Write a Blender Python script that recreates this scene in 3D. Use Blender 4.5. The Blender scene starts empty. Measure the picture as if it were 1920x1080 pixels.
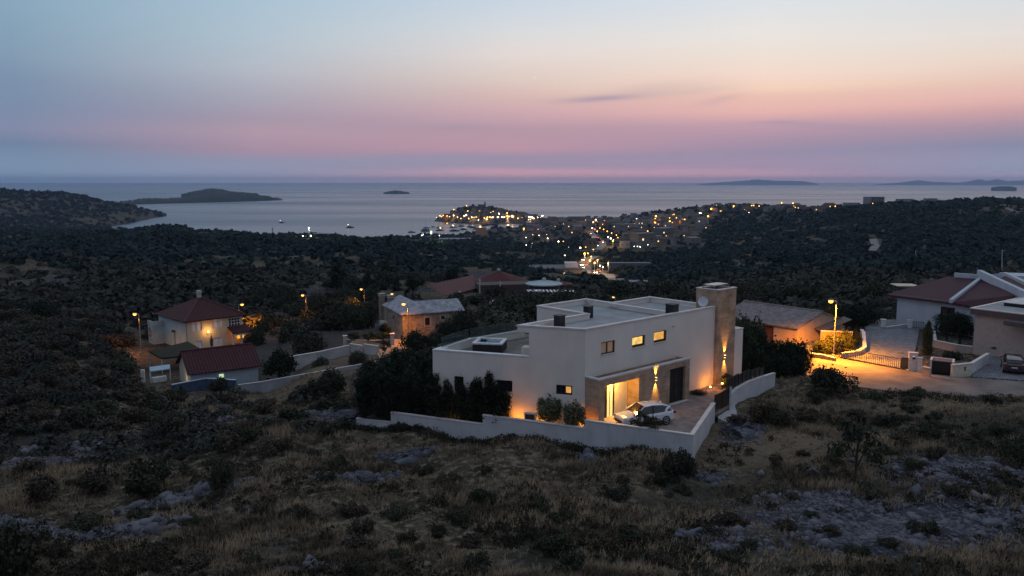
import bpy, math, random
import numpy as np
from mathutils import Vector, Matrix
R = math.radians
SC = bpy.context.scene
COL = SC.collection
# ------------------------------------------------------------------ camera
F = 1500.0                      # focal length in pixels of a 1920 wide frame
PITCH = math.atan(199.0 / F)
CAMZ = 100.0
cd = bpy.data.cameras.new('camera'); cam = bpy.data.objects.new('camera', cd); COL.objects.link(cam)
cd.sensor_width = 36.0; cd.lens = 36.0 * F / 1920.0
cd.clip_start = 0.5; cd.clip_end = 200000.0
cam.location = (0, 0, CAMZ); cam.rotation_euler = (math.pi / 2 - PITCH, 0, 0)
SC.camera = cam
SC.view_settings.view_transform = 'Standard'; SC.view_settings.look = 'None'
SC.view_settings.gamma = 1.0; SC.view_settings.exposure = 0.0
SC.cycles.volume_bounces = 0; SC.cycles.max_bounces = 5; SC.cycles.diffuse_bounces = 2
SC.cycles.glossy_bounces = 2; SC.cycles.transparent_max_bounces = 8; SC.cycles.transmission_bounces = 3
SC.cycles.sample_clamp_indirect = 3.0
CP, SP = math.cos(PITCH), math.sin(PITCH)

def ray(px, py):
    a = (px - 960.0) / F; b = (py - 540.0) / F
    return np.array([a, CP - b * SP, -SP - b * CP])
def PY(px, py, Y):              # the point seen at a pixel at distance Y
    d = ray(px, py); return np.array([0, 0, CAMZ]) + d * (Y / d[1])
def PZ(px, py, z):              # the point seen at a pixel at height z
    d = ray(px, py); return np.array([0, 0, CAMZ]) + d * ((z - CAMZ) / d[2])
def on_wall(px, py, P, e):      # (s, z) of a pixel on the upright plane through P along e
    d = ray(px, py); n = np.array([-e[1], e[0]])
    k = (P[0] * n[0] + P[1] * n[1]) / (d[0] * n[0] + d[1] * n[1])
    q = d * k + np.array([0, 0, CAMZ])
    return (q[0] - P[0]) * e[0] + (q[1] - P[1]) * e[1], q[2]

def lin(h):
    h = h.lstrip('#'); o = []
    for i in (0, 2, 4):
        c = int(h[i:i + 2], 16) / 255.0
        o.append(c / 12.92 if c <= 0.04045 else ((c + 0.055) / 1.055) ** 2.4)
    return (o[0], o[1], o[2], 1.0)

# ------------------------------------------------------------------ sky
SKY = {
 30:   [(0,'7799b0'),(100,'738fa7'),(150,'6c84a0'),(200,'6b809f'),(240,'767f9e'),(258,'6c7b9b'),(268,'5f7997'),(320,'7690ad'),(340,'7691b0')],
 480:  [(0,'9ab3c5'),(70,'a1b4c1'),(130,'a7adb9'),(180,'9c9aaa'),(220,'9b8ca0'),(250,'a88d9d'),(280,'a0849a'),(300,'8a8ba6'),(328,'9497b1'),(340,'a09bb3')],
 960:  [(0,'b9c6d4'),(60,'cccdcf'),(100,'d6cac6'),(150,'d1bbb1'),(180,'cba9a4'),(210,'c299a1'),(240,'ab899a'),(280,'b3889a'),(295,'9488a0'),(312,'9d8ba3'),(324,'d39aa6'),(340,'cf9dab')],
 1430: [(0,'ced3d8'),(60,'dcd6d1'),(100,'e0d2c5'),(140,'e8c9b9'),(165,'e8c2aa'),(180,'dfae9f'),(210,'d9a29c'),(235,'b88f9e'),(260,'a5869d'),(285,'9083a0'),(315,'a78ba5'),(328,'c998aa'),(340,'c79bae')],
 1890: [(0,'cbcfd1'),(60,'d8cfca'),(110,'dcc8b9'),(150,'dbb5a6'),(185,'d6a49d'),(205,'c39397'),(230,'a28699'),(270,'7c7f9d'),(318,'8e93b0'),(335,'b3a0b8'),(341,'b0a2b8')],
}
w = bpy.data.worlds.new('World'); SC.world = w; w.use_nodes = True
nt = w.node_tree; N = nt.nodes; L = nt.links; N.clear()
def nd(t, **k):
    n = N.new(t)
    for a, v in k.items(): setattr(n, a, v)
    return n
def setin(n, i, v):
    if isinstance(v, (int, float)): n.inputs[i].default_value = v
    elif isinstance(v, tuple): n.inputs[i].default_value = v
    else: L.new(v, n.inputs[i])
def M(op, a, b=0.0, c=0.0, clamp=False):
    n = nd('ShaderNodeMath', operation=op, use_clamp=clamp)
    setin(n, 0, a); setin(n, 1, b); setin(n, 2, c); return n.outputs[0]
def MIX(f, a, b):
    n = nd('ShaderNodeMix', data_type='RGBA'); setin(n, 0, f); setin(n, 6, a); setin(n, 7, b); return n.outputs[2]
def MR(v, a, b, c=0.0, d=1.0, smooth=True):
    n = nd('ShaderNodeMapRange', interpolation_type='SMOOTHSTEP' if smooth else 'LINEAR')
    setin(n, 0, v); n.inputs[1].default_value = a; n.inputs[2].default_value = b; n.inputs[3].default_value = c; n.inputs[4].default_value = d
    return n.outputs[0]
tc = nd('ShaderNodeTexCoord'); sep = nd('ShaderNodeSeparateXYZ'); L.new(tc.outputs['Generated'], sep.inputs[0])
az = M('ARCTAN2', sep.outputs[0], sep.outputs[1])
el0 = M('ARCSINE', sep.outputs[2])
cmb = nd('ShaderNodeCombineXYZ'); L.new(M('MULTIPLY', az, 2.2), cmb.inputs[0]); L.new(M('MULTIPLY', el0, 16.0), cmb.inputs[1])
nz = nd('ShaderNodeTexNoise'); L.new(cmb.outputs[0], nz.inputs['Vector']); nz.inputs['Scale'].default_value = 1.6; nz.inputs['Detail'].default_value = 4
nzf = nz.outputs['Fac']
el = M('ADD', el0, M('MULTIPLY', M('SUBTRACT', nzf, 0.5), 0.012))
E0, E1 = R(-1.0), R(16.0)
elf = MR(el, E0, E1, smooth=False)
cols = []
for x, rows in SKY.items():
    r = nd('ShaderNodeValToRGB'); cr = r.color_ramp; cr.interpolation = 'EASE' if False else 'LINEAR'
    st = []
    for y, h in rows:
        d = ray(x, y); e = math.asin(d[2] / np.linalg.norm(d)); st.append(((e - E0) / (E1 - E0), lin(h)))
    st.sort(key=lambda q: q[0])
    cr.elements[0].position = st[0][0]; cr.elements[0].color = st[0][1]
    cr.elements[1].position = st[-1][0]; cr.elements[1].color = st[-1][1]
    for p, c in st[1:-1]:
        e_ = cr.elements.new(p); e_.color = c
    L.new(elf, r.inputs[0]); cols.append((math.atan2(ray(x, 200)[0], ray(x, 200)[1]), r.outputs[0]))
sky = cols[0][1]
for (a0, _), (a1, c1) in zip(cols, cols[1:]):
    sky = MIX(MR(az, a0, a1, smooth=False), sky, c1)
# high sky, and the darker blue half of the sky behind the camera
high = MIX(MR(el0, R(25), R(80)), lin('b0bac6'), lin('98a8bc'))
sky = MIX(MR(el0, R(12.5), R(30)), sky, high)
east = MIX(MR(el0, R(2), R(45)), lin('7c7e93'), lin('8e9db2'))
sky = MIX(MR(M('ABSOLUTE', M('SUBTRACT', az, 0.12)), R(38), R(120)), sky, east)
# thin lens-shaped clouds
for (x, y, wx, wy, sl, k) in ((1128,185,80,7,-.05,.75),(1230,166,110,12,-.08,.25),(1350,188,40,6,-.2,.28),(1300,172,90,8,-.06,.25),(1465,232,42,4,.02,.5),(1590,242,80,5,.06,.35),(858,238,50,6,-.04,.4),(1520,236,120,6,.05,.25)):
    d = ray(x, y); ca = math.atan2(d[0], d[1]); ce = math.asin(d[2] / np.linalg.norm(d))
    da = M('SUBTRACT', az, ca)
    de = M('SUBTRACT', M('SUBTRACT', el, ce), M('MULTIPLY', da, -sl))
    q = M('ADD', M('POWER', M('ABSOLUTE', M('DIVIDE', da, wx / F)), 2.0), M('POWER', M('ABSOLUTE', M('DIVIDE', de, wy / F)), 2.0))
    g = M('MULTIPLY', M('MULTIPLY', M('EXPONENT', M('MULTIPLY', q, -1.2)), k), M('MULTIPLY', nzf, 1.8))
    sky = MIX(M('MINIMUM', g, 0.9), sky, lin('9287a0'))
ns = nd('ShaderNodeTexSky', sky_type='NISHITA'); ns.sun_disc = False; ns.sun_elevation = R(-3.0); ns.sun_rotation = R(25.0)
hsv = nd('ShaderNodeHueSaturation'); hsv.inputs['Saturation'].default_value = .90; L.new(sky, hsv.inputs['Color'])
b1 = nd('ShaderNodeBackground'); L.new(hsv.outputs[0], b1.inputs[0]); b1.inputs[1].default_value = 1.17
b2 = nd('ShaderNodeBackground'); L.new(ns.outputs[0], b2.inputs[0]); b2.inputs[1].default_value = 0.05
ad = nd('ShaderNodeAddShader'); L.new(b1.outputs[0], ad.inputs[0]); L.new(b2.outputs[0], ad.inputs[1])
wo = nd('ShaderNodeOutputWorld'); L.new(ad.outputs[0], wo.inputs[0])

# ------------------------------------------------------------------ object helpers
def tag(o, label=None, cat=None, group=None, kind=None):
    if label: o['label'] = label
    if cat: o['category'] = cat
    if group: o['group'] = group
    if kind: o['kind'] = kind
    return o
def empty(name, loc, label=None, cat=None, group=None, rz=0.0):
    o = bpy.data.objects.new(name, None); COL.objects.link(o); o.location = [float(v) for v in loc]; o.rotation_euler.z = rz
    o.empty_display_size = .3
    return tag(o, label, cat, group)
def wloc(p):
    v = np.zeros(3)
    while p is not None: v += np.array(p.location); p = p.parent
    return v
def npmesh(name, V, Fc, mat, parent=None, loc=None, smooth=False, mi=None):
    V = np.asarray(V, dtype=np.float64).reshape(-1, 3); Fc = np.asarray(Fc)
    off = wloc(parent) if parent is not None else (np.asarray(loc, float) if loc is not None else np.zeros(3))
    me = bpy.data.meshes.new(name); V = V - off
    n = len(Fc); k = Fc.shape[1]
    me.vertices.add(len(V)); me.vertices.foreach_set('co', V.astype(np.float32).ravel())
    me.loops.add(n * k); me.loops.foreach_set('vertex_index', Fc.astype(np.int32).ravel())
    me.polygons.add(n); me.polygons.foreach_set('loop_start', np.arange(0, n * k, k, dtype=np.int32))
    if smooth: me.polygons.foreach_set('use_smooth', np.ones(n, dtype=bool))
    for m in (mat if isinstance(mat, (list, tuple)) else [mat]): me.materials.append(m)
    if mi is not None: me.polygons.foreach_set('material_index', np.asarray(mi, dtype=np.int32))
    me.update(calc_edges=True)
    o = bpy.data.objects.new(name, me); COL.objects.link(o)
    if parent is not None: o.parent = parent
    elif loc is not None: o.location = [float(v) for v in loc]
    return o
class Fr:                        # a local frame: s along e, w to its left, z up
    def __init__(s, O, e):
        s.O = np.array(O[:2], float); e = np.array(e[:2], float); s.e = e / np.linalg.norm(e); s.n = np.array([-s.e[1], s.e[0]])
    def p(s, a, b, z):
        q = s.O + s.e * a + s.n * b; return (q[0], q[1], z)
    def inv(s, x, y):
        d = np.array([x, y]) - s.O; return float(d @ s.e), float(d @ s.n)
W0 = Fr((0, 0), (1, 0))
class MB:
    def __init__(s): s.v = []; s.f = []
    def face(s, pts):
        b = len(s.v); s.v += [tuple(float(c) for c in p) for p in pts]; s.f.append(tuple(range(b, b + len(pts)))); return s
    def box(s, fr, a0, a1, b0, b1, z0, z1, rz=0):
        if a0 > a1: a0, a1 = a1, a0
        if b0 > b1: b0, b1 = b1, b0
        b = len(s.v)
        for z in (z0, z1):
            for a, c in ((a0, b0), (a1, b0), (a1, b1), (a0, b1)): s.v.append(tuple(map(float, fr.p(a, c, z))))
        for q in ((3, 2, 1, 0), (4, 5, 6, 7), (0, 1, 5, 4), (1, 2, 6, 5), (2, 3, 7, 6), (3, 0, 4, 7)): s.f.append(tuple(b + i for i in q))
        return s
    def prism(s, pts, z0, z1):     # pts: plan points (x, y), z0/z1 numbers or per point lists
        n = len(pts); b = len(s.v)
        A = sum(pts[i][0] * pts[(i + 1) % n][1] - pts[(i + 1) % n][0] * pts[i][1] for i in range(n))
        zz0 = z0 if hasattr(z0, '__len__') else [z0] * n; zz1 = z1 if hasattr(z1, '__len__') else [z1] * n
        order = list(range(n)) if A > 0 else list(range(n))[::-1]
        for i in order: s.v.append((float(pts[i][0]), float(pts[i][1]), float(zz0[i])))
        for i in order: s.v.append((float(pts[i][0]), float(pts[i][1]), float(zz1[i])))
        s.f.append(tuple(b + i for i in range(n))[::-1]); s.f.append(tuple(b + n + i for i in range(n)))
        for i in range(n): j = (i + 1) % n; s.f.append((b + i, b + j, b + n + j, b + n + i))
        return s
    def ring(s, po, pi, z0, z1):   # a band between an outer and an inner outline
        n = len(po)
        for i in range(n):
            j = (i + 1) % n
            a, b, c, d = po[i], po[j], pi[j], pi[i]
            s.face([(a[0], a[1], z1), (b[0], b[1], z1), (c[0], c[1], z1), (d[0], d[1], z1)])
            s.face([(a[0], a[1], z0), (b[0], b[1], z0), (b[0], b[1], z1), (a[0], a[1], z1)])
            s.face([(d[0], d[1], z1), (c[0], c[1], z1), (c[0], c[1], z0), (d[0], d[1], z0)])
            s.face([(d[0], d[1], z0), (c[0], c[1], z0), (b[0], b[1], z0), (a[0], a[1], z0)])
        return s
    def tube(s, pts, r, n=6, cap=True):
        pts = [Vector([float(c) for c in p]) for p in pts]; rr = r if hasattr(r, '__len__') else [r] * len(pts)
        b = len(s.v); k = len(pts)
        for i, p in enumerate(pts):
            t = (pts[min(i + 1, k - 1)] - pts[max(i - 1, 0)]).normalized()
            u = t.cross(Vector((0, 0, 1)) if abs(t.z) < .9 else Vector((1, 0, 0))).normalized(); q = t.cross(u)
            for j in range(n):
                a = 2 * math.pi * j / n; s.v.append(tuple(p + (u * math.cos(a) + q * math.sin(a)) * rr[i]))
        for i in range(k - 1):
            for j in range(n):
                j2 = (j + 1) % n; s.f.append((b + i * n + j, b + i * n + j2, b + (i + 1) * n + j2, b + (i + 1) * n + j))
        if cap: s.f.append(tuple(b + j for j in range(n))); s.f.append(tuple(b + (k - 1) * n + j for j in range(n))[::-1])
        return s
    def lathe(s, c, prof, n=16):   # prof: (radius, z) from bottom to top
        b = len(s.v)
        for r, z in prof:
            for j in range(n):
                a = 2 * math.pi * j / n; s.v.append((c[0] + r * math.cos(a), c[1] + r * math.sin(a), c[2] + z))
        for i in range(len(prof) - 1):
            for j in range(n):
                j2 = (j + 1) % n; s.f.append((b + i * n + j, b + i * n + j2, b + (i + 1) * n + j2, b + (i + 1) * n + j))
        s.f.append(tuple(b + j for j in range(n))[::-1]); s.f.append(tuple(b + (len(prof) - 1) * n + j for j in range(n)))
        return s
    def build(s, name, mat, parent=None, loc=None, smooth=False, bevel=0):
        off = wloc(parent) if parent is not None else (np.asarray(loc, float) if loc is not None else np.array([np.mean([v[0] for v in s.v]), np.mean([v[1] for v in s.v]), min(v[2] for v in s.v)]))
        me = bpy.data.meshes.new(name)
        me.from_pydata([(v[0] - off[0], v[1] - off[1], v[2] - off[2]) for v in s.v], [], s.f); me.materials.append(mat)
        if smooth: me.polygons.foreach_set('use_smooth', np.ones(len(s.f), dtype=bool))
        me.update()
        o = bpy.data.objects.new(name, me); COL.objects.link(o)
        if parent is not None: o.parent = parent
        else: o.location = [float(c) for c in off]
        if bevel:
            m = o.modifiers.new('bevel', 'BEVEL'); m.width = bevel; m.segments = 2; m.limit_method = 'ANGLE'
        return o
def offset(pts, d):                 # outline moved inwards by d (outline counter-clockwise)
    n = len(pts); out = []
    P = [np.array(p[:2], float) for p in pts]
    A = sum(P[i][0] * P[(i + 1) % n][1] - P[(i + 1) % n][0] * P[i][1] for i in range(n)); sg = 1 if A > 0 else -1
    for i in range(n):
        a = P[i] - P[i - 1]; b = P[(i + 1) % n] - P[i]; a /= np.linalg.norm(a); b /= np.linalg.norm(b)
        na = np.array([-a[1], a[0]]) * sg; nb = np.array([-b[1], b[0]]) * sg
        m = na + nb; m /= np.linalg.norm(m); out.append(P[i] + m * d / max(.3, float(m @ na)))
    return out
def wall_holes(mb, A, B, z0, z1, holes=(), depth=.22):
    """an upright wall face from A to B (outside on the right hand of A->B) with rectangular openings (s0,s1,za,zb) and their reveals"""
    fr = Fr(A, np.array(B[:2]) - np.array(A[:2])); Ln = float(np.linalg.norm(np.array(B[:2]) - np.array(A[:2])))
    S = sorted({0.0, Ln} | {h[0] for h in holes} | {h[1] for h in holes}); Z = sorted({z0, z1} | {h[2] for h in holes} | {h[3] for h in holes})
    for i in range(len(S) - 1):
        for j in range(len(Z) - 1):
            cs, cz = (S[i] + S[i + 1]) / 2, (Z[j] + Z[j + 1]) / 2
            if any(h[0] < cs < h[1] and h[2] < cz < h[3] for h in holes): continue
            mb.face([fr.p(S[i], 0, Z[j]), fr.p(S[i + 1], 0, Z[j]), fr.p(S[i + 1], 0, Z[j + 1]), fr.p(S[i], 0, Z[j + 1])])
    for h in holes:
        c = [(h[0], h[2]), (h[1], h[2]), (h[1], h[3]), (h[0], h[3])]
        for i in range(4):
            a, b = c[i], c[(i + 1) % 4]
            mb.face([fr.p(a[0], 0, a[1]), fr.p(a[0], depth, a[1]), fr.p(b[0], depth, b[1]), fr.p(b[0], 0, b[1])])
    return fr
def window(parent, fr, h, frame_m, pane_m, depth=.16, bars=1, bar_h=0, name='window', t=.07, sill=None):
    """a window in opening h of a wall face: frame mesh, with the pane as its sub-part"""
    s0, s1, za, zb = h; m = MB()
    m.box(fr, s0, s0 + t, depth - .06, depth + .02, za, zb).box(fr, s1 - t, s1, depth - .06, depth + .02, za, zb)
    m.box(fr, s0 + t, s1 - t, depth - .06, depth + .02, za, za + t).box(fr, s0 + t, s1 - t, depth - .06, depth + .02, zb - t, zb)
    for i in range(1, bars + 1):
        c = s0 + (s1 - s0) * i / (bars + 1); m.box(fr, c - t / 2, c + t / 2, depth - .05, depth + .01, za + t, zb - t)
    for i in range(1, bar_h + 1):
        c = za + (zb - za) * i / (bar_h + 1); m.box(fr, s0 + t, s1 - t, depth - .045, depth + .005, c - t / 2, c + t / 2)
    f = m.build(name, frame_m, parent)
    q = MB(); q.box(fr, s0 + .01, s1 - .01, depth + .03, depth + .05, za + .01, zb - .01); q.build('pane', pane_m, f)
    if sill:
        q = MB(); q.box(fr, s0 - .08, s1 + .08, -.06, depth, za - .06, za - .002); q.build('sill', sill, f)
    return f
def kids(o): return [c for c in COL.objects if c.parent is o]
KID = {}
def dup(root, loc, rz=0.0, sc=(1, 1, 1), label=None, group=None, cat=None, name=None):
    def cp(o, par):
        c = o.copy(); COL.objects.link(c)
        if par is not None: c.parent = par
        if o.name not in KID: KID[o.name] = kids(o)
        for ch in KID[o.name]: cp(ch, c)
        return c
    if root.name not in KID: KID[root.name] = kids(root)
    r = cp(root, None); r.location = [float(v) for v in loc]; r.rotation_euler.z = rz; r.scale = sc if hasattr(sc, '__len__') else (sc, sc, sc)
    if label: r['label'] = label
    if group: r['group'] = group
    elif 'group' in r: del r['group']
    if cat: r['category'] = cat
    return r
def drop(root):
    for c in kids(root): drop(c)
    bpy.data.objects.remove(root)

# ------------------------------------------------------------------ materials
def mat(name, c1, c2=None, rough=.8, scale=3.0, detail=4, bump=0.0, bscale=None, metal=0.0, spec=.3, stretch=None, rnd=0.0, trans=0, coat=0, lo=.35, hi=.65, turn=0.0):
    m = bpy.data.materials.new(name); m.use_nodes = True; t = m.node_tree; P = t.nodes['Principled BSDF']
    P.inputs['Roughness'].default_value = rough; P.inputs['Metallic'].default_value = metal
    P.inputs['Specular IOR Level'].default_value = spec; P.inputs['Coat Weight'].default_value = coat
    c1 = tuple(c1) + (1,) if len(c1) == 3 else c1
    if c2 is None: c2 = tuple(v * .75 for v in c1[:3])
    c2 = tuple(c2) + (1,) if len(c2) == 3 else c2
    tx = t.nodes.new('ShaderNodeTexCoord'); src = tx.outputs['Object']
    if stretch:
        mp = t.nodes.new('ShaderNodeMapping'); mp.inputs['Scale'].default_value = stretch; mp.inputs['Rotation'].default_value = (0, 0, turn); t.links.new(src, mp.inputs[0]); src = mp.outputs[0]
    n = t.nodes.new('ShaderNodeTexNoise'); n.inputs['Scale'].default_value = scale; n.inputs['Detail'].default_value = detail
    t.links.new(src, n.inputs['Vector'])
    r = t.nodes.new('ShaderNodeMapRange'); r.inputs[1].default_value = lo; r.inputs[2].default_value = hi; t.links.new(n.outputs['Fac'], r.inputs[0])
    x = t.nodes.new('ShaderNodeMix'); x.data_type = 'RGBA'; x.inputs[6].default_value = c1; x.inputs[7].default_value = c2
    t.links.new(r.outputs[0], x.inputs[0]); out = x.outputs[2]
    if rnd:
        oi = t.nodes.new('ShaderNodeObjectInfo'); hs = t.nodes.new('ShaderNodeHueSaturation'); mr = t.nodes.new('ShaderNodeMapRange')
        mr.inputs[3].default_value = 1 - rnd; mr.inputs[4].default_value = 1 + rnd; t.links.new(oi.outputs['Random'], mr.inputs[0])
        t.links.new(mr.outputs[0], hs.inputs['Value']); t.links.new(out, hs.inputs['Color']); out = hs.outputs[0]
    t.links.new(out, P.inputs['Base Color'])
    if bump:
        n2 = t.nodes.new('ShaderNodeTexNoise'); n2.inputs['Scale'].default_value = bscale or scale * 6; n2.inputs['Detail'].default_value = 5
        t.links.new(src, n2.inputs['Vector']); b = t.nodes.new('ShaderNodeBump'); b.inputs['Strength'].default_value = min(1, bump); b.inputs['Distance'].default_value = .05 * max(1, bump)
        t.links.new(n2.outputs['Fac'], b.inputs['Height']); t.links.new(b.outputs[0], P.inputs['Normal'])
    return m
def emit(name, c, s, base=(.5, .4, .3), near=False):
    m = bpy.data.materials.new(name); m.use_nodes = True; P = m.node_tree.nodes['Principled BSDF']
    P.inputs['Base Color'].default_value = base + (1,); P.inputs['Emission Color'].default_value = tuple(c) + (1,); P.inputs['Emission Strength'].default_value = s
    if not near:
        try: m.cycles.emission_sampling = 'NONE'
        except Exception: pass
    return m
def brickmat(name, c1, c2, mortar, scale, rot=0.0, bw=.5, rh=.25, ms=.02, rough=.85, bump=.4, wallz=False, off=.5):
    m = bpy.data.materials.new(name); m.use_nodes = True; t = m.node_tree; P = t.nodes['Principled BSDF']; P.inputs['Roughness'].default_value = rough
    P.inputs['Specular IOR Level'].default_value = .25
    tx = t.nodes.new('ShaderNodeTexCoord'); mp = t.nodes.new('ShaderNodeMapping'); t.links.new(tx.outputs['Object'], mp.inputs[0])
    mp.inputs['Rotation'].default_value = (0, 0, rot); src = mp.outputs[0]
    if wallz:
        sx = t.nodes.new('ShaderNodeSeparateXYZ'); cx = t.nodes.new('ShaderNodeCombineXYZ'); t.links.new(src, sx.inputs[0])
        a = t.nodes.new('ShaderNodeMath'); a.operation = 'ADD'; t.links.new(sx.outputs[0], a.inputs[0]); t.links.new(sx.outputs[1], a.inputs[1])
        t.links.new(a.outputs[0], cx.inputs[0]); t.links.new(sx.outputs[2], cx.inputs[1]); src = cx.outputs[0]
    b = t.nodes.new('ShaderNodeTexBrick'); t.links.new(src, b.inputs[0])
    b.inputs['Color1'].default_value = tuple(c1) + (1,); b.inputs['Color2'].default_value = tuple(c2) + (1,); b.inputs['Mortar'].default_value = tuple(mortar) + (1,)
    b.inputs['Scale'].default_value = scale; b.inputs['Brick Width'].default_value = bw; b.inputs['Row Height'].default_value = rh; b.inputs['Mortar Size'].default_value = ms; b.offset = off
    n = t.nodes.new('ShaderNodeTexNoise'); n.inputs['Scale'].default_value = 1.3; n.inputs['Detail'].default_value = 6; t.links.new(tx.outputs['Object'], n.inputs['Vector'])
    hs = t.nodes.new('ShaderNodeHueSaturation'); mr = t.nodes.new('ShaderNodeMapRange'); mr.inputs[1].default_value = .3; mr.inputs[2].default_value = .7; mr.inputs[3].default_value = .7; mr.inputs[4].default_value = 1.25
    t.links.new(n.outputs['Fac'], mr.inputs[0]); t.links.new(mr.outputs[0], hs.inputs['Value']); t.links.new(b.outputs['Color'], hs.inputs['Color']); t.links.new(hs.outputs[0], P.inputs['Base Color'])
    bp = t.nodes.new('ShaderNodeBump'); bp.inputs['Strength'].default_value = bump; bp.inputs['Distance'].default_value = .03; bp.invert = True; t.links.new(b.outputs['Fac'], bp.inputs['Height']); t.links.new(bp.outputs[0], P.inputs['Normal'])
    return m
def tilemat(name, c1, c2, ang, pitch=.3, rough=.75, rows=.42):
    """roof tiles: ridges running down the slope, ang = plan direction of the eave"""
    m = bpy.data.materials.new(name); m.use_nodes = True; t = m.node_tree; P = t.nodes['Principled BSDF']; P.inputs['Roughness'].default_value = rough; P.inputs['Specular IOR Level'].default_value = .25
    tx = t.nodes.new('ShaderNodeTexCoord'); mp = t.nodes.new('ShaderNodeMapping'); t.links.new(tx.outputs['Object'], mp.inputs[0]); mp.inputs['Rotation'].default_value = (0, 0, -ang)
    wv = t.nodes.new('ShaderNodeTexWave'); wv.wave_type = 'BANDS'; wv.bands_direction = 'X'; wv.inputs['Scale'].default_value = .314 / pitch; t.links.new(mp.outputs[0], wv.inputs['Vector'])
    w2 = t.nodes.new('ShaderNodeTexWave'); w2.wave_type = 'BANDS'; w2.bands_direction = 'Y'; w2.wave_profile = 'SAW'; w2.inputs['Scale'].default_value = .314 / rows; w2.inputs['Distortion'].default_value = .6; t.links.new(mp.outputs[0], w2.inputs['Vector'])
    n = t.nodes.new('ShaderNodeTexNoise'); n.inputs['Scale'].default_value = 2.2; n.inputs['Detail'].default_value = 8; t.links.new(tx.outputs['Object'], n.inputs['Vector'])
    x = t.nodes.new('ShaderNodeMix'); x.data_type = 'RGBA'; x.inputs[6].default_value = tuple(c1) + (1,); x.inputs[7].default_value = tuple(c2) + (1,)
    mr = t.nodes.new('ShaderNodeMapRange'); mr.inputs[1].default_value = .35; mr.inputs[2].default_value = .68; t.links.new(n.outputs['Fac'], mr.inputs[0]); t.links.new(mr.outputs[0], x.inputs[0])
    hs_ = t.nodes.new('ShaderNodeHueSaturation'); mv = t.nodes.new('ShaderNodeMapRange'); mv.inputs[3].default_value = .65; mv.inputs[4].default_value = 1.2; t.links.new(wv.outputs['Fac'], mv.inputs[0]); t.links.new(mv.outputs[0], hs_.inputs['Value']); t.links.new(x.outputs[2], hs_.inputs['Color']); t.links.new(hs_.outputs[0], P.inputs['Base Color'])
    ml = t.nodes.new('ShaderNodeMath'); ml.operation = 'MULTIPLY_ADD'; ml.inputs[1].default_value = .45; t.links.new(w2.outputs['Fac'], ml.inputs[0]); t.links.new(wv.outputs['Fac'], ml.inputs[2])
    bp = t.nodes.new('ShaderNodeBump'); bp.inputs['Strength'].default_value = 1; bp.inputs['Distance'].default_value = .09; t.links.new(ml.outputs[0], bp.inputs['Height']); t.links.new(bp.outputs[0], P.inputs['Normal'])
    return m
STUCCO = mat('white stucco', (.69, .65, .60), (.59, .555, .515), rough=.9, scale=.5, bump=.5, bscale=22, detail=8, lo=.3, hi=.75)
def add_streaks(m, amt=.12):
    t = m.node_tree; P = t.nodes['Principled BSDF']; src = P.inputs['Base Color'].links[0].from_socket
    tx = t.nodes.new('ShaderNodeTexCoord'); mp = t.nodes.new('ShaderNodeMapping'); mp.inputs['Scale'].default_value = (2.2, 2.2, .12); t.links.new(tx.outputs['Object'], mp.inputs[0])
    n = t.nodes.new('ShaderNodeTexNoise'); n.inputs['Scale'].default_value = 1.6; n.inputs['Detail'].default_value = 6; t.links.new(mp.outputs[0], n.inputs['Vector'])
    r = t.nodes.new('ShaderNodeMapRange'); r.inputs[1].default_value = .45; r.inputs[2].default_value = .75; r.inputs[3].default_value = 1; r.inputs[4].default_value = 1 - amt * 1.6; t.links.new(n.outputs['Fac'], r.inputs[0])
    h = t.nodes.new('ShaderNodeHueSaturation'); t.links.new(r.outputs[0], h.inputs['Value']); t.links.new(src, h.inputs['Color']); t.links.new(h.outputs[0], P.inputs['Base Color'])
add_streaks(STUCCO, .025)
COPING = mat('pale coping', (.60, .56, .55), (.48, .45, .44), rough=.6, scale=1.2)
STONE = brickmat('travertine cladding', (.40, .29, .21), (.31, .225, .16), (.20, .14, .10), 1.0, bw=.9, rh=.15, ms=.006, wallz=True, bump=.5)
ROOFDECK = mat('pale gravel roof', (.34, .36, .37), (.25, .265, .28), rough=.95, scale=.7, bump=.8, bscale=30, detail=8)
DARK = mat('dark metal', (.018, .019, .022), (.012, .012, .014), rough=.45, scale=2)
DARKWOOD = mat('dark frame', (.05, .035, .025), rough=.5)
GLASSD = mat('dark glass', (.012, .014, .018), (.02, .02, .025), rough=.08, spec=.8)
PAVE = brickmat('driveway pavers', (.30, .24, .225), (.22, .175, .165), (.11, .09, .085), 1.0, rot=.4, bw=.34, rh=.17, ms=.012)
TERRACE = brickmat('terrace boards', (.20, .185, .17), (.15, .14, .13), (.05, .05, .05), 1.0, rot=-.5, bw=2.4, rh=.14, ms=.01)
CONC = mat('concrete', (.44, .44, .45), (.30, .30, .32), rough=.9, scale=.45, bump=.5, bscale=9, detail=9, lo=.3, hi=.7)
METALW = mat('white metal', (.6, .62, .65), rough=.4)
CHROME = mat('grey metal', (.35, .36, .38), rough=.35, metal=.8)
def glow_mat(name, c, s):
    m = emit(name, c, s, near=True); t = m.node_tree; P = t.nodes['Principled BSDF']; tx = t.nodes.new('ShaderNodeTexCoord'); n = t.nodes.new('ShaderNodeTexNoise'); n.inputs['Scale'].default_value = 1.5; n.inputs['Detail'].default_value = 1
    t.links.new(tx.outputs['Object'], n.inputs['Vector']); r = t.nodes.new('ShaderNodeMapRange'); r.inputs[1].default_value = .35; r.inputs[2].default_value = .65; r.inputs[3].default_value = s * .55; r.inputs[4].default_value = s * 1.25
    t.links.new(n.outputs['Fac'], r.inputs[0]); t.links.new(r.outputs[0], P.inputs['Emission Strength']); P.inputs['Roughness'].default_value = .08; return m
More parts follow.
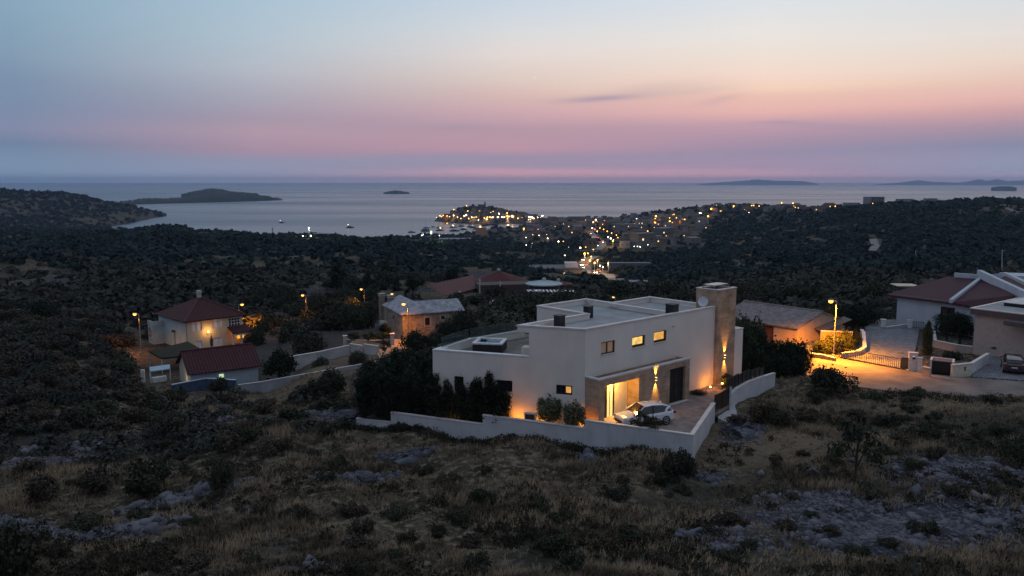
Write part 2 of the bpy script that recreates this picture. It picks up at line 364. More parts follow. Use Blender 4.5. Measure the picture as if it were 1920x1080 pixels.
WARMGLASS = glow_mat('lit window amber', (1.0, .47, .045), 1.05)
WARMGLASS2 = glow_mat('lit window pale amber', (1.0, .60, .12), 1.05)
DIMGLASS = glow_mat('dim window', (1.0, .42, .10), .06)
WARMLAMP = emit('warm lamp', (1.0, .62, .2), 7.0, near=True)
SODIUM = emit('sodium lamp', (1.0, .40, .05), 5.0, near=True)
def leafmat(n, a, b, rnd=.3, scale=1.2): return mat(n, a, b, rough=.75, scale=scale, rnd=rnd, detail=3, spec=.15)
LEAF = leafmat('scrub leaves', (.042, .048, .030), (.022, .027, .018))
LEAF2 = leafmat('brownish scrub', (.068, .054, .040), (.034, .028, .022))
LEAFG = leafmat('green leaves', (.036, .052, .026), (.018, .028, .015))
CONIF = leafmat('conifer leaves', (.016, .028, .015), (.008, .014, .009))
OLIVE = leafmat('olive leaves', (.058, .062, .042), (.030, .036, .024))
BARK = mat('bark', (.06, .045, .035), (.035, .028, .022), rough=.95, scale=4)

# ------------------------------------------------------------------ plan of the villa (needed by the terrain)
ZY, ZR, ZT = 81.6, 88.9, 86.46
A0 = PZ(1098, 616.5, ZR)[:2]; D0 = PZ(1345, 573, ZR)[:2]
VF = Fr(A0, D0 - A0)
WZ = 82.45                                           # top of the yard wall
wallpts = [(PZ(668,784,80.3), 80.3), (PZ(733,790,80.3), 80.3), (PZ(905,795,81.1), 81.1), (PZ(1097,802,81.85), 81.85), (PZ(1300,815,WZ), WZ)]
wr0 = PZ(1341, 755, WZ); wp0 = PZ(1369, 740, WZ)
curve = [PZ(1369,739,WZ), PZ(1384,727,WZ), PZ(1405,715,WZ), PZ(1430,706,WZ), PZ(1454,699,WZ)]

# ------------------------------------------------------------------ terrain
CT = [  # (px, py, Y)
 (0,1080,38),(500,1080,37),(960,1080,36.3),(1450,1080,35.5),(1920,1080,35),(0,960,47),(480,960,47),(960,950,45.5),(1450,960,44),(1920,960,43.5),
 (0,870,60),(300,850,62),(600,860,57),(960,870,53),(1300,868,54),(1600,850,54),(1920,850,53),(1500,790,62),(1700,790,61),(1920,790,60),(1430,760,66),
 (0,780,76),(200,760,82),(400,762,80),(560,745,82),(0,700,92),(150,640,120),(0,640,110),(0,560,180),(200,580,165),(640,702,98.8),(560,716,100),(640,800,66),
 (0,500,300),(300,520,260),(600,520,280),(0,460,500),(400,460,500),(700,470,450),(0,444,800),(300,440,900),(600,447,850),(800,462,750),(0,436,1200),(60,400,1750),
 (550,560,190),(700,530,240),(480,600,160),(620,600,150),(800,500,400),
 (1920,376,1150),(1760,382,1200),(1645,391,1300),(1500,395,1350),(1350,401,1500),(1920,450,600),(1600,450,650),(1400,450,750),(1250,472,700),(1650,500,350),(1920,505,300),
 (1400,510,350),(1150,502,600),(1100,518,430),(1000,500,560),(900,480,620),(1300,548,230),(1100,552,210),(900,562,185),(1600,560,180),(1920,540,190),
 (1000,425,1500),(1150,425,1450),(1000,450,1050),(1200,450,1000),(850,456,1150),(1300,440,1150),(1050,418,1700),(955,428,1600),(905,438,1480),(862,445,1380),(1020,416,1950),(1110,414,2000),(1200,414,1850),
]
CW = []
for px, py, Y in CT: CW.append(tuple(PY(px, py, Y)))
def cz(px, Y, z): CW.append(((px - 960) / F * Y, Y, z))
for px, Y, z in ((300,1150,10),(600,1150,8),(120,1150,22),(300,1380,-4),(600,1380,-5),(200,1420,-4),(940,1800,-7),(900,1710,-7),(862,1570,-7),(978,1890,-5),(830,1600,-8),(1000,1960,-4),(0,1500,22),(800,1330,6),(800,1480,-4),(450,2200,-12),(700,1800,-12),(860,1640,-3),
                 (820,1800,-8),(700,2600,-14),(960,2500,-14),(1150,2250,-8),(1050,2180,-4),(1300,2500,-14),(1920,1700,30),(1920,2300,-12),(1600,2400,-14),(300,2900,-14),(0,2900,-12),(-250,1900,60),(-250,900,52),
                 (2200,1150,78),(2200,600,62),(2200,2300,-5),(-250,300,72),(-250,100,79),(-250,45,80),(2200,45,82),(2200,90,80.5),(2200,200,76),(960,28,82),(0,28,81),(1920,28,82.5),(960,15,83),
                 (150,2900,-14),(600,3300,-15),(1600,3300,-15)): cz(px, Y, z)
for px, Y, z in ((800,85,80.2),(700,80,79.0),(1350,85,80.6),(1200,95,79.8),(1000,100,79.0),(1400,95,79.9),(1150,120,78.2),(1150,160,75.5),(900,140,76.2)): cz(px, Y, z)
def flat(x, y, z): CW.append((x, y, z))
flat(*PY(754, 640, 118)[:2], 75.6); flat(*PY(640, 640, 130)[:2], 74.6); flat(-45, 112, 71.8); flat(-58, 125, 71.7); flat(-50, 135, 71.9); flat(-44, 102, 71.9); flat(-30, 101, 72.6)
flat(-14, 98, 77.0); flat(38, 90, 79.9); flat(48, 76, 80.0); flat(58, 100, 79.9); flat(40, 105, 79.7); flat(66, 110, 79.8)
def wallY(px):
    k = [(668, 65.3), (733, 64.3), (905, 61.0), (1097, 57.7), (1300, 54.2), (1310, 53.8)]
    return float(np.interp(px, [q[0] for q in k], [q[1] for q in k]))
for px_, py_ in ((645,805),(700,807),(780,812),(860,816),(905,820),(960,824),(1020,829),(1080,835),(1130,841),(1200,850),(1270,860),(1305,868)):
    CW.append(tuple(PY(px_, py_, wallY(px_) - .3)))
CW = np.array(CW)
def uv(x, y):
    return np.clip(x / y, -.98, .98) * 3.0, np.log(np.maximum(y, 30.0))
cu, cv = uv(CW[:, 0], CW[:, 1])
C2 = .12 ** 2
K = np.sqrt((cu[:, None] - cu[None]) ** 2 + (cv[:, None] - cv[None]) ** 2 + C2)
nC = len(CW); A_ = np.zeros((nC + 3, nC + 3)); A_[:nC, :nC] = K + np.eye(nC) * -.004; P_ = np.stack([np.ones(nC), cu, cv], 1)
A_[:nC, nC:] = P_; A_[nC:, :nC] = P_.T
coef = np.linalg.solve(A_, np.concatenate([CW[:, 2], np.zeros(3)]))
_rs = np.random.RandomState(5)
WAVES = []
for wl, amp in ((3.1,.07),(5.3,.10),(9.7,.16),(17,.22),(33,.4),(71,.9),(150,2.0),(310,3.2)):
    for k in range(3):
        a = _rs.rand() * 6.283; WAVES.append((math.cos(a) * 6.283 / wl, math.sin(a) * 6.283 / wl, _rs.rand() * 6.283, amp, wl))
# hills that rise from the sea: (px, crest row, crest distance, half depth towards us, half depth behind)
HILLS = {
 'headland': [(-400,350,2000,700,900),(-150,352,2000,600,900),(0,358,2000,450,800),(60,361,2030,400,700),(110,362,2060,360,600),(160,370,2100,380,500),(200,379,2160,370,350),(235,386,2230,330,250),(265,392,2300,220,180),(290,397,2370,120,110),(306,401,2390,60,60),(316,405,2400,20,20)],
 'peninsula': [(812,414,2060,10,10),(830,407,2060,40,60),(848,398,2060,90,90),(868,393,2060,110,110),(890,389,2060,125,110),(915,389,2060,135,110),(940,393,2060,140,110),(965,398,2060,140,110),(990,402,2060,120,110),(1010,406,2060,90,90),(1022,412,2060,40,60)],
 'wooded': [(1135,415,1850,100,200),(1160,409,1800,160,250),(1200,403,1750,200,300),(1260,394,1720,200,300),(1320,387,1720,220,300),(1400,386,1720,250,300),(1470,387,1700,250,300),(1540,394,1700,250,300)],
}
def pip(x, y, poly):
    ins = np.zeros(x.shape, bool); n = len(poly); dmin = np.full(x.shape, 1e9)
    for i in range(n):
        x1, y1 = poly[i][:2]; x2, y2 = poly[(i + 1) % n][:2]
        c = ((y1 > y) != (y2 > y)) & (x < (x2 - x1) * (y - y1) / ((y2 - y1) or 1e-9) + x1); ins ^= c
        dx, dy = x2 - x1, y2 - y1; t = np.clip(((x - x1) * dx + (y - y1) * dy) / (dx * dx + dy * dy), 0, 1)
        dmin = np.minimum(dmin, np.hypot(x - x1 - t * dx, y - y1 - t * dy))
    return ins, dmin
def vp(a, b): return VF.p(a, b, 0)[:2]
yard = [tuple(wallpts[3][0][:2]), tuple(wallpts[4][0][:2]), tuple(wr0[:2]), tuple(wp0[:2])] + [tuple(c[:2]) for c in curve] + [vp(25, 6), vp(23, 18), vp(8, 20), vp(4, 13), vp(1, 4)]
garden = [tuple(wallpts[0][0][:2]), tuple(wallpts[1][0][:2]), tuple(wallpts[2][0][:2]), tuple(wallpts[3][0][:2]), vp(1, 4), vp(4, 13), vp(-1, 16), vp(-6, 14)]
garden = [(a_, b_ + .35) if i_ < 4 else (a_, b_) for i_, (a_, b_) in enumerate(garden)]
roadp = [tuple(PZ(*q)[:2]) for q in ((1462,712,80),(1530,712,80),(1600,732,80),(1750,733,80),(2150,752,80),(2200,600,80),(1860,590,80),(1640,600,80),(1500,640,80),(1440,660,80))]
homep = [(-66,128),(-54,118),(-50,101.8),(-34,108),(-34,118),(-44,142),(-60,146)]
PADS = [(offset(garden, .45), 79.9, .45), (offset(yard, .45), ZY - .4, .45), (roadp, 79.9, 5.0), (homep, 71.8, 5.0)]
def ground(x, y):
    x = np.asarray(x, float); y = np.maximum(np.asarray(y, float), 3.0); sh = x.shape; x = np.atleast_1d(x).ravel(); y = np.atleast_1d(y).ravel()
    u, v = uv(x, y); z = np.zeros(len(x))
    for i0 in range(0, len(x), 20000):
        s = slice(i0, i0 + 20000); kk = np.sqrt((u[s, None] - cu[None]) ** 2 + (v[s, None] - cv[None]) ** 2 + C2); z[s] = kk @ coef[:nC] + coef[nC] + coef[nC + 1] * u[s] + coef[nC + 2] * v[s]
    for a, b, p, amp, wl in WAVES:
        z += amp * np.sin(a * x + b * y + p + .6 * np.sin(b * x * .7 - a * y * .9)) * np.clip((y - wl * .9) / (wl * 1.6), 0, 1) * .6
    px = 960 + F * x / (y * CP + (CAMZ - 30) * SP)
    for nm, h in HILLS.items():
        h = np.array(h, float); cr = CAMZ - h[:, 2] * np.tan(np.arctan((h[:, 1] - 540) / F) + PITCH)
        zc = np.interp(px, h[:, 0], cr, left=cr[0] if nm == 'headland' else -30, right=-30); Yc = np.interp(px, h[:, 0], h[:, 2]); fd = np.interp(px, h[:, 0], h[:, 3]); bd = np.interp(px, h[:, 0], h[:, 4])
        t = np.where(y < Yc, (Yc - y) / fd, (y - Yc) / bd); prof = np.where(t < 1, np.cos(np.clip(t, 0, 1) * math.pi / 2) ** (.75 if nm == 'peninsula' else .9), 0)
        hz = np.where(t < 1, zc * prof + 1.5 * prof * np.sin(x / 31.0 + y / 47.0) + 1.2 * prof * np.sin(x / 13.0 - y / 23.0), -30)
        z = np.maximum(z, hz - np.where(prof > 0, 0.3, 0))
    for poly, pz, fe in PADS:
        ins, dm = pip(x, y, poly); wgt = np.where(ins, 1.0, np.clip(1 - dm / fe, 0, 1)); wgt = wgt * wgt * (3 - 2 * wgt); z = z * (1 - wgt) + pz * wgt
    return z.reshape(sh) if sh else float(z[0])
def hit(px, py, Ymax=2500):       # where the view through a pixel meets the ground
    d = ray(px, py); Y = np.exp(np.linspace(math.log(28), math.log(Ymax), 700)); x = d[0] / d[1] * Y; z = CAMZ + d[2] / d[1] * Y
    g = ground(x, Y); k = np.nonzero(z <= g)[0]
    if len(k) == 0: return None
    i = k[0]; return np.array([x[i], Y[i], g[i]])
us = np.linspace(-1.15, 1.15, 620); us = np.sign(us) * np.abs(us) ** 1.0
vs = np.concatenate([np.linspace(math.log(6), math.log(34), 40)[:-1], np.linspace(math.log(34), math.log(130), 250)[:-1], np.linspace(math.log(130), math.log(3200), 330)])
UU, VV = np.meshgrid(us, vs); YY = np.exp(VV); XX = UU * YY; ZZ = ground(XX, YY)
nu, nv = len(us), len(vs); idx = np.arange(nu * nv).reshape(nv, nu)
faces = np.stack([idx[:-1, :-1], idx[:-1, 1:], idx[1:, 1:], idx[1:, :-1]], -1).reshape(-1, 4)
# bare rock, gravel and path zones, as the photo shows them: (px, py, half width m, half depth m, turn)
ROCKS = [(1700,980,9,3.2,.1),(1560,940,4,1.5,0),(1780,880,5,3,.2),(1640,1010,4,2,0),(60,870,7,1.0,.35),(200,835,8,1.0,.3),(20,985,1.6,1,.3),(170,1010,5,.8,.35),(360,930,3,.8,.4),(670,895,2.2,.6,.5),(760,858,2,.6,.4),(1108,860,1.1,1.4,.2),
         (1395,800,1.6,3.2,-.5),(620,770,3.5,1.6,.3),(575,775,2.5,1.2,.2),(660,785,3,2,.3),(140,790,3,1,.4),(1330,900,1.2,.8,0),(1305,1000,1.3,.7,.2),(560,1065,1.5,.7,0),(1370,1020,1.5,.8,0),(1490,650,12,4,0),(1650,460,8,40,0),(1630,455,5,30,.1),
         (700,540,28,10,.1),(620,545,20,7,.1),(780,545,14,8,0),(900,515,12,14,0),(620,520,6,12,0),(90,520,14,8,0),(210,530,4,12,.2),(130,525,8,7,0),(80,430,40,30,0),(1390,498,18,10,0),(1300,560,16,6,0),(1500,545,22,6,0),(1750,490,22,9,0),
         (280,398,60,25,0),(170,428,60,30,0),(1420,395,60,20,0),(1300,432,40,15,0)]
DRY = [(620,690,12,4,0),(560,715,8,3,0),(700,665,10,5,0),(450,770,5,2,0),(1450,820,8,5,0),(1850,715,14,2,0),(1800,760,12,3,0)]
ROCKS = [(a_, b_, c_ * (.7 if b_ < 600 else 1), d_, e_) for a_, b_, c_, d_, e_ in ROCKS]
rock = np.zeros(nu * nv); dry = np.zeros(nu * nv); xf, yf = XX.ravel(), YY.ravel()
for lst, arr in ((ROCKS, rock), (DRY, dry)):
    for px, py, a, b, r_ in lst:
        h = hit(px, py)
        if h is None: continue
        dx, dy = xf - h[0], yf - h[1]; c, s = math.cos(r_), math.sin(r_)
        q = ((dx * c + dy * s) / a) ** 2 + ((-dx * s + dy * c) / b) ** 2
        np.maximum(arr, np.exp(-q * .8) * (.62 if (arr is rock and py < 600) else 1), out=arr)
ter = npmesh('terrain', np.stack([XX, YY, ZZ], -1), faces, mat('tmp', (.1, .1, .1)), smooth=True); tag(ter, 'dry stony hillside falling away towards the bay', kind='structure')
at = ter.data.attributes.new('rock', 'FLOAT', 'POINT'); at.data.foreach_set('value', rock.astype(np.float32))
at = ter.data.attributes.new('dry', 'FLOAT', 'POINT'); at.data.foreach_set('value', dry.astype(np.float32))
def terrain_mat():
    m = bpy.data.materials.new('hillside'); m.use_nodes = True; t = m.node_tree; P = t.nodes['Principled BSDF']; P.inputs['Roughness'].default_value = 1; P.inputs['Specular IOR Level'].default_value = .05
    tx = t.nodes.new('ShaderNodeTexCoord')
    def noise(s, d=6, dist=0.0):
        n = t.nodes.new('ShaderNodeTexNoise'); n.inputs['Scale'].default_value = s; n.inputs['Detail'].default_value = d; n.inputs['Distortion'].default_value = dist; t.links.new(tx.outputs['Object'], n.inputs['Vector']); return n.outputs['Fac']
    def mr(v, a, b, c=0, d=1):
        n = t.nodes.new('ShaderNodeMapRange'); n.interpolation_type = 'SMOOTHSTEP'; n.inputs[1].default_value = a; n.inputs[2].default_value = b; n.inputs[3].default_value = c; n.inputs[4].default_value = d; t.links.new(v, n.inputs[0]); return n.outputs[0]
    def mx(f, a, b):
        n = t.nodes.new('ShaderNodeMix'); n.data_type = 'RGBA'; t.links.new(f, n.inputs[0])
        for i, q in ((6, a), (7, b)):
            if isinstance(q, tuple): n.inputs[i].default_value = q + (1,)
            else: t.links.new(q, n.inputs[i])
        return n.outputs[2]
    def ma(op, a, b):
        n = t.nodes.new('ShaderNodeMath'); n.operation = op; n.use_clamp = False
        for i, q in ((0, a), (1, b)):
            if isinstance(q, (int, float)): n.inputs[i].default_value = q
            else: t.links.new(q, n.inputs[i])
        return n.outputs[0]
    c = mx(mr(noise(.35), .38, .62), (.088, .073, .054), (.038, .032, .026))
    c = mx(mr(noise(1.7, 7), .45, .7), c, (.19, .158, .115))
    c = mx(mr(noise(.045, 5), .45, .62), c, (.036, .038, .032))
    c = mx(mr(noise(.012, 6), .52, .66, 0, .8), c, (.062, .060, .062))
    at1 = t.nodes.new('ShaderNodeAttribute'); at1.attribute_name = 'dry'
    c = mx(ma('MULTIPLY', at1.outputs['Fac'], .8), c, (.17, .135, .095))
    at2 = t.nodes.new('ShaderNodeAttribute'); at2.attribute_name = 'rock'
    v = t.nodes.new('ShaderNodeTexVoronoi'); v.inputs['Scale'].default_value = 2.6; t.links.new(tx.outputs['Object'], v.inputs['Vector'])
    stone = mx(mr(v.outputs['Distance'], .1, .55), (.125, .135, .17), (.04, .042, .055))
    stone = mx(mr(noise(.9, 8), .4, .62), stone, (.045, .046, .056))
    f = mr(ma('ADD', at2.outputs['Fac'], ma('MULTIPLY', ma('SUBTRACT', noise(1.1, 6), .5), 1.3)), .35, .6)
    c = mx(f, c, stone); t.links.new(c, P.inputs['Base Color'])
    bp = t.nodes.new('ShaderNodeBump'); bp.inputs['Strength'].default_value = 1; bp.inputs['Distance'].default_value = .35
    t.links.new(ma('ADD', noise(2.2, 8), ma('MULTIPLY', v.outputs['Distance'], .4)), bp.inputs['Height']); t.links.new(bp.outputs[0], P.inputs['Normal'])
    return m
ter.data.materials[0] = terrain_mat()

# sea
sea = MB(); S_ = 90000
sea.face([(-S_, -300, 0), (S_, -300, 0), (S_, S_, 0), (-S_, S_, 0)])
def seamat():
    m = bpy.data.materials.new('sea water'); m.use_nodes = True; t = m.node_tree; P = t.nodes['Principled BSDF']
    P.inputs['Base Color'].default_value = (.012, .045, .095, 1); P.inputs['IOR'].default_value = 1.333; P.inputs['Specular IOR Level'].default_value = .5; P.inputs['Specular Tint'].default_value = (.43, .63, .97, 1)
    tx = t.nodes.new('ShaderNodeTexCoord'); mp = t.nodes.new('ShaderNodeMapping'); mp.inputs['Scale'].default_value = (.35, 1.5, 1); t.links.new(tx.outputs['Object'], mp.inputs[0])
    n = t.nodes.new('ShaderNodeTexNoise'); n.inputs['Scale'].default_value = .0012; n.inputs['Detail'].default_value = 7; t.links.new(mp.outputs[0], n.inputs['Vector'])
    r = t.nodes.new('ShaderNodeMapRange'); r.inputs[1].default_value = .35; r.inputs[2].default_value = .7; r.inputs[3].default_value = .22; r.inputs[4].default_value = .42; t.links.new(n.outputs['Fac'], r.inputs[0]); t.links.new(r.outputs[0], P.inputs['Roughness'])
    n2 = t.nodes.new('ShaderNodeTexNoise'); n2.inputs['Scale'].default_value = .10; n2.inputs['Detail'].default_value = 3; t.links.new(tx.outputs['Object'], n2.inputs['Vector'])
    bp = t.nodes.new('ShaderNodeBump'); bp.inputs['Strength'].default_value = .5; bp.inputs['Distance'].default_value = .35; t.links.new(n2.outputs['Fac'], bp.inputs['Height']); t.links.new(bp.outputs[0], P.inputs['Normal'])
    return m
tag(sea.build('sea', seamat(), loc=(0, 0, 0)), 'calm grey-blue sea reaching the horizon', kind='structure')

# islands in the sea: solid mounds; rows are (px, crest row), dist, half depth
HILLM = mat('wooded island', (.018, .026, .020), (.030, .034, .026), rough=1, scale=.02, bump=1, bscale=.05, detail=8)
HILLF = mat('haze-tinted far island', (.05, .065, .085), (.065, .08, .10), rough=1, scale=.02)  # paler and bluer than the near islands: haze fade put into the colour
def island(name, prof, Y, hd, label, matl=HILLM, jag=2.0, seed=0, Y2=None):
    prof = np.array(prof, float); n = 160; m = 15; px = np.linspace(prof[0, 0], prof[-1, 0], n); cy = np.interp(px, prof[:, 0], prof[:, 1])
    Yv = np.linspace(Y, Y2 or Y, n); zc = np.maximum(.5, CAMZ - Yv * np.tan(np.arctan((cy - 540) / F) + PITCH)); rs = np.random.RandomState(seed)
    jg = np.interp(np.arange(n), np.arange(0, n, 2), rs.randn(len(np.arange(0, n, 2)))) * jag; env = np.clip(np.minimum(px - px[0], px[-1] - px) / 14, 0, 1)
    V = []
    for i in range(n):
        dd = hd * (.15 + .85 * math.sin(math.pi * min(1, max(0, (px[i] - px[0]) / (px[-1] - px[0]))))) ** .6
        for j in range(m):
            t = -1 + 2 * j / (m - 1); y = Yv[i] + t * dd; x = (px[i] - 960) / F * (y * CP + 100 * SP)
            V.append((x, y, -3 + (zc[i] + 3 + jg[i] * env[i]) * math.cos(t * math.pi / 2) ** .8))
    id_ = np.arange(n * m).reshape(n, m); Fc = np.stack([id_[:-1, :-1], id_[1:, :-1], id_[1:, 1:], id_[:-1, 1:]], -1).reshape(-1, 4)
    o = npmesh(name, V, Fc, matl, loc=(0, 0, 0), smooth=False); tag(o, label, kind='structure')
island('island_hill', [(203,380),(240,376),(270,371),(300,372),(335,370),(370,366),(400,362),(430,359),(465,361),(490,365),(510,369),(522,371),(530,374)], 3560, 170, 'dark wooded island lying off the headland', seed=1, Y2=4500)
island('island_hill', [(340,364),(365,358),(395,353),(420,355),(440,360),(450,366)], 4600, 250, 'higher wooded back of the island', seed=2)
island('island_hill', [(719,361),(730,358.5),(742,356.5),(752,358),(768,361)], 6800, 130, 'small low islet alone on the open sea', seed=3)
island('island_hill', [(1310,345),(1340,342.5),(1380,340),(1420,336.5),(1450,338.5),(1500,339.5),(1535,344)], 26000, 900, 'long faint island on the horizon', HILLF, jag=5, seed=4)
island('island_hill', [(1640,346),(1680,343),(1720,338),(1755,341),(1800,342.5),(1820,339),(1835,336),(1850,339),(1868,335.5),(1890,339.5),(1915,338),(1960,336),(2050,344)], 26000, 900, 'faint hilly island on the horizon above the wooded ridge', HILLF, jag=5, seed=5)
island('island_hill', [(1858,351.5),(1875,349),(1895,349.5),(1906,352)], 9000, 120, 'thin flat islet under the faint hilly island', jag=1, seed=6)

# ------------------------------------------------------------------ lights carried by lamps
def lamp_light(parent, loc, power, color=(1.0, .48, .10), r=.08, spot=None, aim=(0, 0, -1), blend=.6, name='bulb_light'):
    l = bpy.data.lights.new(name, 'SPOT' if spot else 'POINT'); l.energy = power; l.color = color; l.shadow_soft_size = r
    if spot: l.spot_size = R(spot); l.spot_blend = blend
    o = bpy.data.objects.new(name, l); COL.objects.link(o); o.parent = parent; o.location = Vector([float(v) for v in loc]) - Vector(wloc(parent))
    o.rotation_euler = Vector(aim).to_track_quat('-Z', 'Y').to_euler(); return o
WARM = (1.0, .47, .08); AMB = (1.0, .30, .012)

# ------------------------------------------------------------------ the villa
def V2(a, b): return VF.p(a, b, 0)[:2]
LS = float(np.linalg.norm(D0 - A0)) + .1
B0 = PZ(811, 655, ZT)[:2]; fl = Fr(B0, A0 - B0); LL = float(np.linalg.norm(A0 - B0))      # left front: from B to the corner A
sC = on_wall(992, 640, B0, fl.e)[0]; sT = on_wall(970, 607, B0, fl.e)[0]
C1 = fl.p(sC, 0, 0)[:2]; C2_ = fl.p(sT, 0, 0)[:2]
villa = empty('villa', (A0[0], A0[1], ZY), 'large white flat-roofed two-storey house with stone portico, lit windows and stone tower', 'house')
m = MB()
def hole(px0, py0, px1, py1, P, e):
    s0, za = on_wall(px0, py1, P, e); s1, zb = on_wall(px1, py0, P, e); return (float(s0), float(s1), float(za), float(zb))
def holem(px0, px1, ytl, ybl, P, e):   # left and right column, top and bottom row at the left column
    s0, zb = on_wall(px0, ytl, P, e); _, za = on_wall(px0, ybl, P, e); s1, _ = on_wall(px1, ytl, P, e); return (float(s0), float(s1), float(za), float(zb))
HR = [holem(1127, 1153.5, 642.5, 666, A0, VF.e), holem(1185.6, 1210, 632.5, 652.6, A0, VF.e), holem(1226.4, 1250, 623, 643.6, A0, VF.e)]
HL = [holem(851.7, 869, 705, 733, B0, fl.e), holem(931.7, 960.7, 712, 733, B0, fl.e), holem(1042.7, 1073, 721, 739, B0, fl.e)]
P1_ = V2(0, -1.45)
z_pt = on_wall(1125, 711, P1_, VF.e)[1]; s_pe = on_wall(1294, 671, P1_, VF.e)[0]
ent = holem(1134, 1198, 724, 795, P1_, VF.e); ent = (ent[0], ent[1], ZY + .02, ent[3])
gar = holem(1256.5, 1285.5, 693, 752, P1_, VF.e); gar = (gar[0], gar[1], ZY + .02, gar[3])
zg = ent[3]
wall_holes(m, A0, V2(LS, 0), ZY - .4, ZR - .1, HR)
wall_holes(m, B0, A0, 79.0, ZT - .08, HL)
wall_holes(m, C1, A0, ZT - .08, ZR - .1)
up = [V2(0, 0), V2(LS, 0), V2(LS, 7.8), V2(11.8, 7.8), V2(11.8, 11), V2(5.3, 11), V2(5.3, 5.05), tuple(C1)]
upr = up[:-1] + [tuple(C2_)]
for i in range(1, 7): wall_holes(m, up[i], up[i + 1], ZT - .5 if i > 3 else ZY - .4, ZR - .1)
low = [tuple(B0), V2(-1.3, 12.8), V2(5.3, 12.8), V2(11.8, 11)]
for i in range(3): wall_holes(m, low[i + 1], low[i], 79.0, ZT - .08)
m.build('wall', STUCCO, villa)
# roof coping, inner parapet faces, deck
m = MB(); m.ring(offset(upr, -.06), offset(upr, .34), ZR - .12, ZR)
m.prism([V2(11.3, .35), V2(11.7, .35), V2(11.7, 7.75), V2(11.3, 7.75)], ZR - .3, ZR - .02)
m.prism([V2(11.8, 7.45), V2(12.2, 7.45), V2(5.0, .0), V2(5.4, 0)][:2] + [V2(11.75, 10.6), V2(11.4, 10.6)], ZR - .3, ZR - .03)
m.build('roof_coping', COPING, villa)
m = MB(); m.ring(offset(upr, .04), offset(upr, .30), ZR - .62, ZR - .12); m.prism([tuple(C1), tuple(C2_), V2(5.0, 5.0)], ZR - .52, ZR - .13); m.build('parapet', STUCCO, villa)
m = MB(); m.prism(offset(upr, .30), ZR - .75, ZR - .5); m.build('roof', ROOFDECK, villa)
lowp = [tuple(A0), V2(8, 5), V2(11.6, 10.8), V2(5.3, 12.7), V2(-1.3, 12.7), tuple(B0)]
m = MB(); m.prism(offset(lowp, .15), ZT - .95, ZT - .72); m.build('terrace_floor', TERRACE, villa)
# terrace parapet with its wide coping
tp = [fl.p(sC - .02, 0, 0)[:2], V2(-1.3, 12.8), tuple(B0)]
m = MB()
m.box(fl, 0, sC - .02, -.04, .40, ZT - .1, ZT)
fb = Fr(B0, np.array(V2(-1.3, 12.8)) - B0); lb = float(np.linalg.norm(np.array(V2(-1.3, 12.8)) - B0))
m.box(fb, .3, 1.3, -.75, .04, ZT - .1, ZT + .001); m.box(fb, 1.3, lb, -.38, .04, ZT - .1, ZT)
fd_ = Fr(V2(-1.3, 12.8), VF.e); m.box(fd_, .0, 6.5, -.38, .04, ZT - .1, ZT - .002)
m.build('terrace_coping', mat('cool white coping', (.60, .63, .66), (.5, .52, .55), rough=.5), villa)
m = MB(); m.box(fl, .1, sC - .02, .03, .35, ZT - .9, ZT - .1); m.box(fb, .3, lb, -.33, -.03, ZT - .9, ZT - .1); m.box(fd_, 0, 6.5, -.33, -.03, ZT - .9, ZT - .1)
pz = PZ(974, 628, ZT + .55)
m.box(fl, sC - .95, sC + .3, 1.0, 1.9, ZT - .9, ZT + .45)
m.build('terrace_wall', STUCCO, villa)
GLASS = bpy.data.materials.new('balustrade glass'); GLASS.use_nodes = True
gp = GLASS.node_tree.nodes['Principled BSDF']; gp.inputs['Transmission Weight'].default_value = .0; gp.inputs['Alpha'].default_value = .45; gp.inputs['Base Color'].default_value = (.06, .08, .08, 1); gp.inputs['Roughness'].default_value = .06
def glassrail(frm, a0, a1, w, parent, n):
    for i in range(n):
        q = MB(); b0 = a0 + (a1 - a0) * i / n + .02; b1 = a0 + (a1 - a0) * (i + 1) / n - .02
        q.box(frm, b0, b1, w - .01, w + .01, ZT, ZT + .85); q.build('glass_panel', GLASS, parent)
rail = empty('glass_balustrade', (*fb.p(2, 0, 0)[:2], ZT), 'frameless glass railing round the roof terrace with the hot tub', 'railing')
glassrail(fb, 1.0, lb - .1, -.18, rail, 4); glassrail(fd_, .1, 6.3, -.18, rail, 5)
# left front windows
fw = DARK
for h, nb in ((HL[0], 0), (HL[1], 1)): window(villa, fl, h, DARK, GLASSD, bars=nb)
h = HL[2]; f = window(villa, fl, h, DARK, GLASSD, bars=1, t=.1)
q = MB(); q.box(fl, h[0] + (h[1] - h[0]) * .60, h[1] - .12, .10, .12, h[2] + .16, h[3] - .12); o = q.build('lit_pane', WARMGLASS, f)
# right front windows
for h, g in ((HR[0], DIMGLASS), (HR[1], WARMGLASS2), (HR[2], WARMGLASS)):
    window(villa, VF, h, DARKWOOD, g, bars=1 if g is DIMGLASS else 0, sill=COPING, t=.09)
for h in HR[1:]:
    q = MB(); q.box(VF, h[1] - .22, h[1] - .08, .07, .14, h[2] + .08, h[3] - .06); q.box(VF, h[0] + .08, h[1] - .08, .07, .14, h[2] + .08, h[2] + .2); q.build('shutter_edge', DARKWOOD, villa)
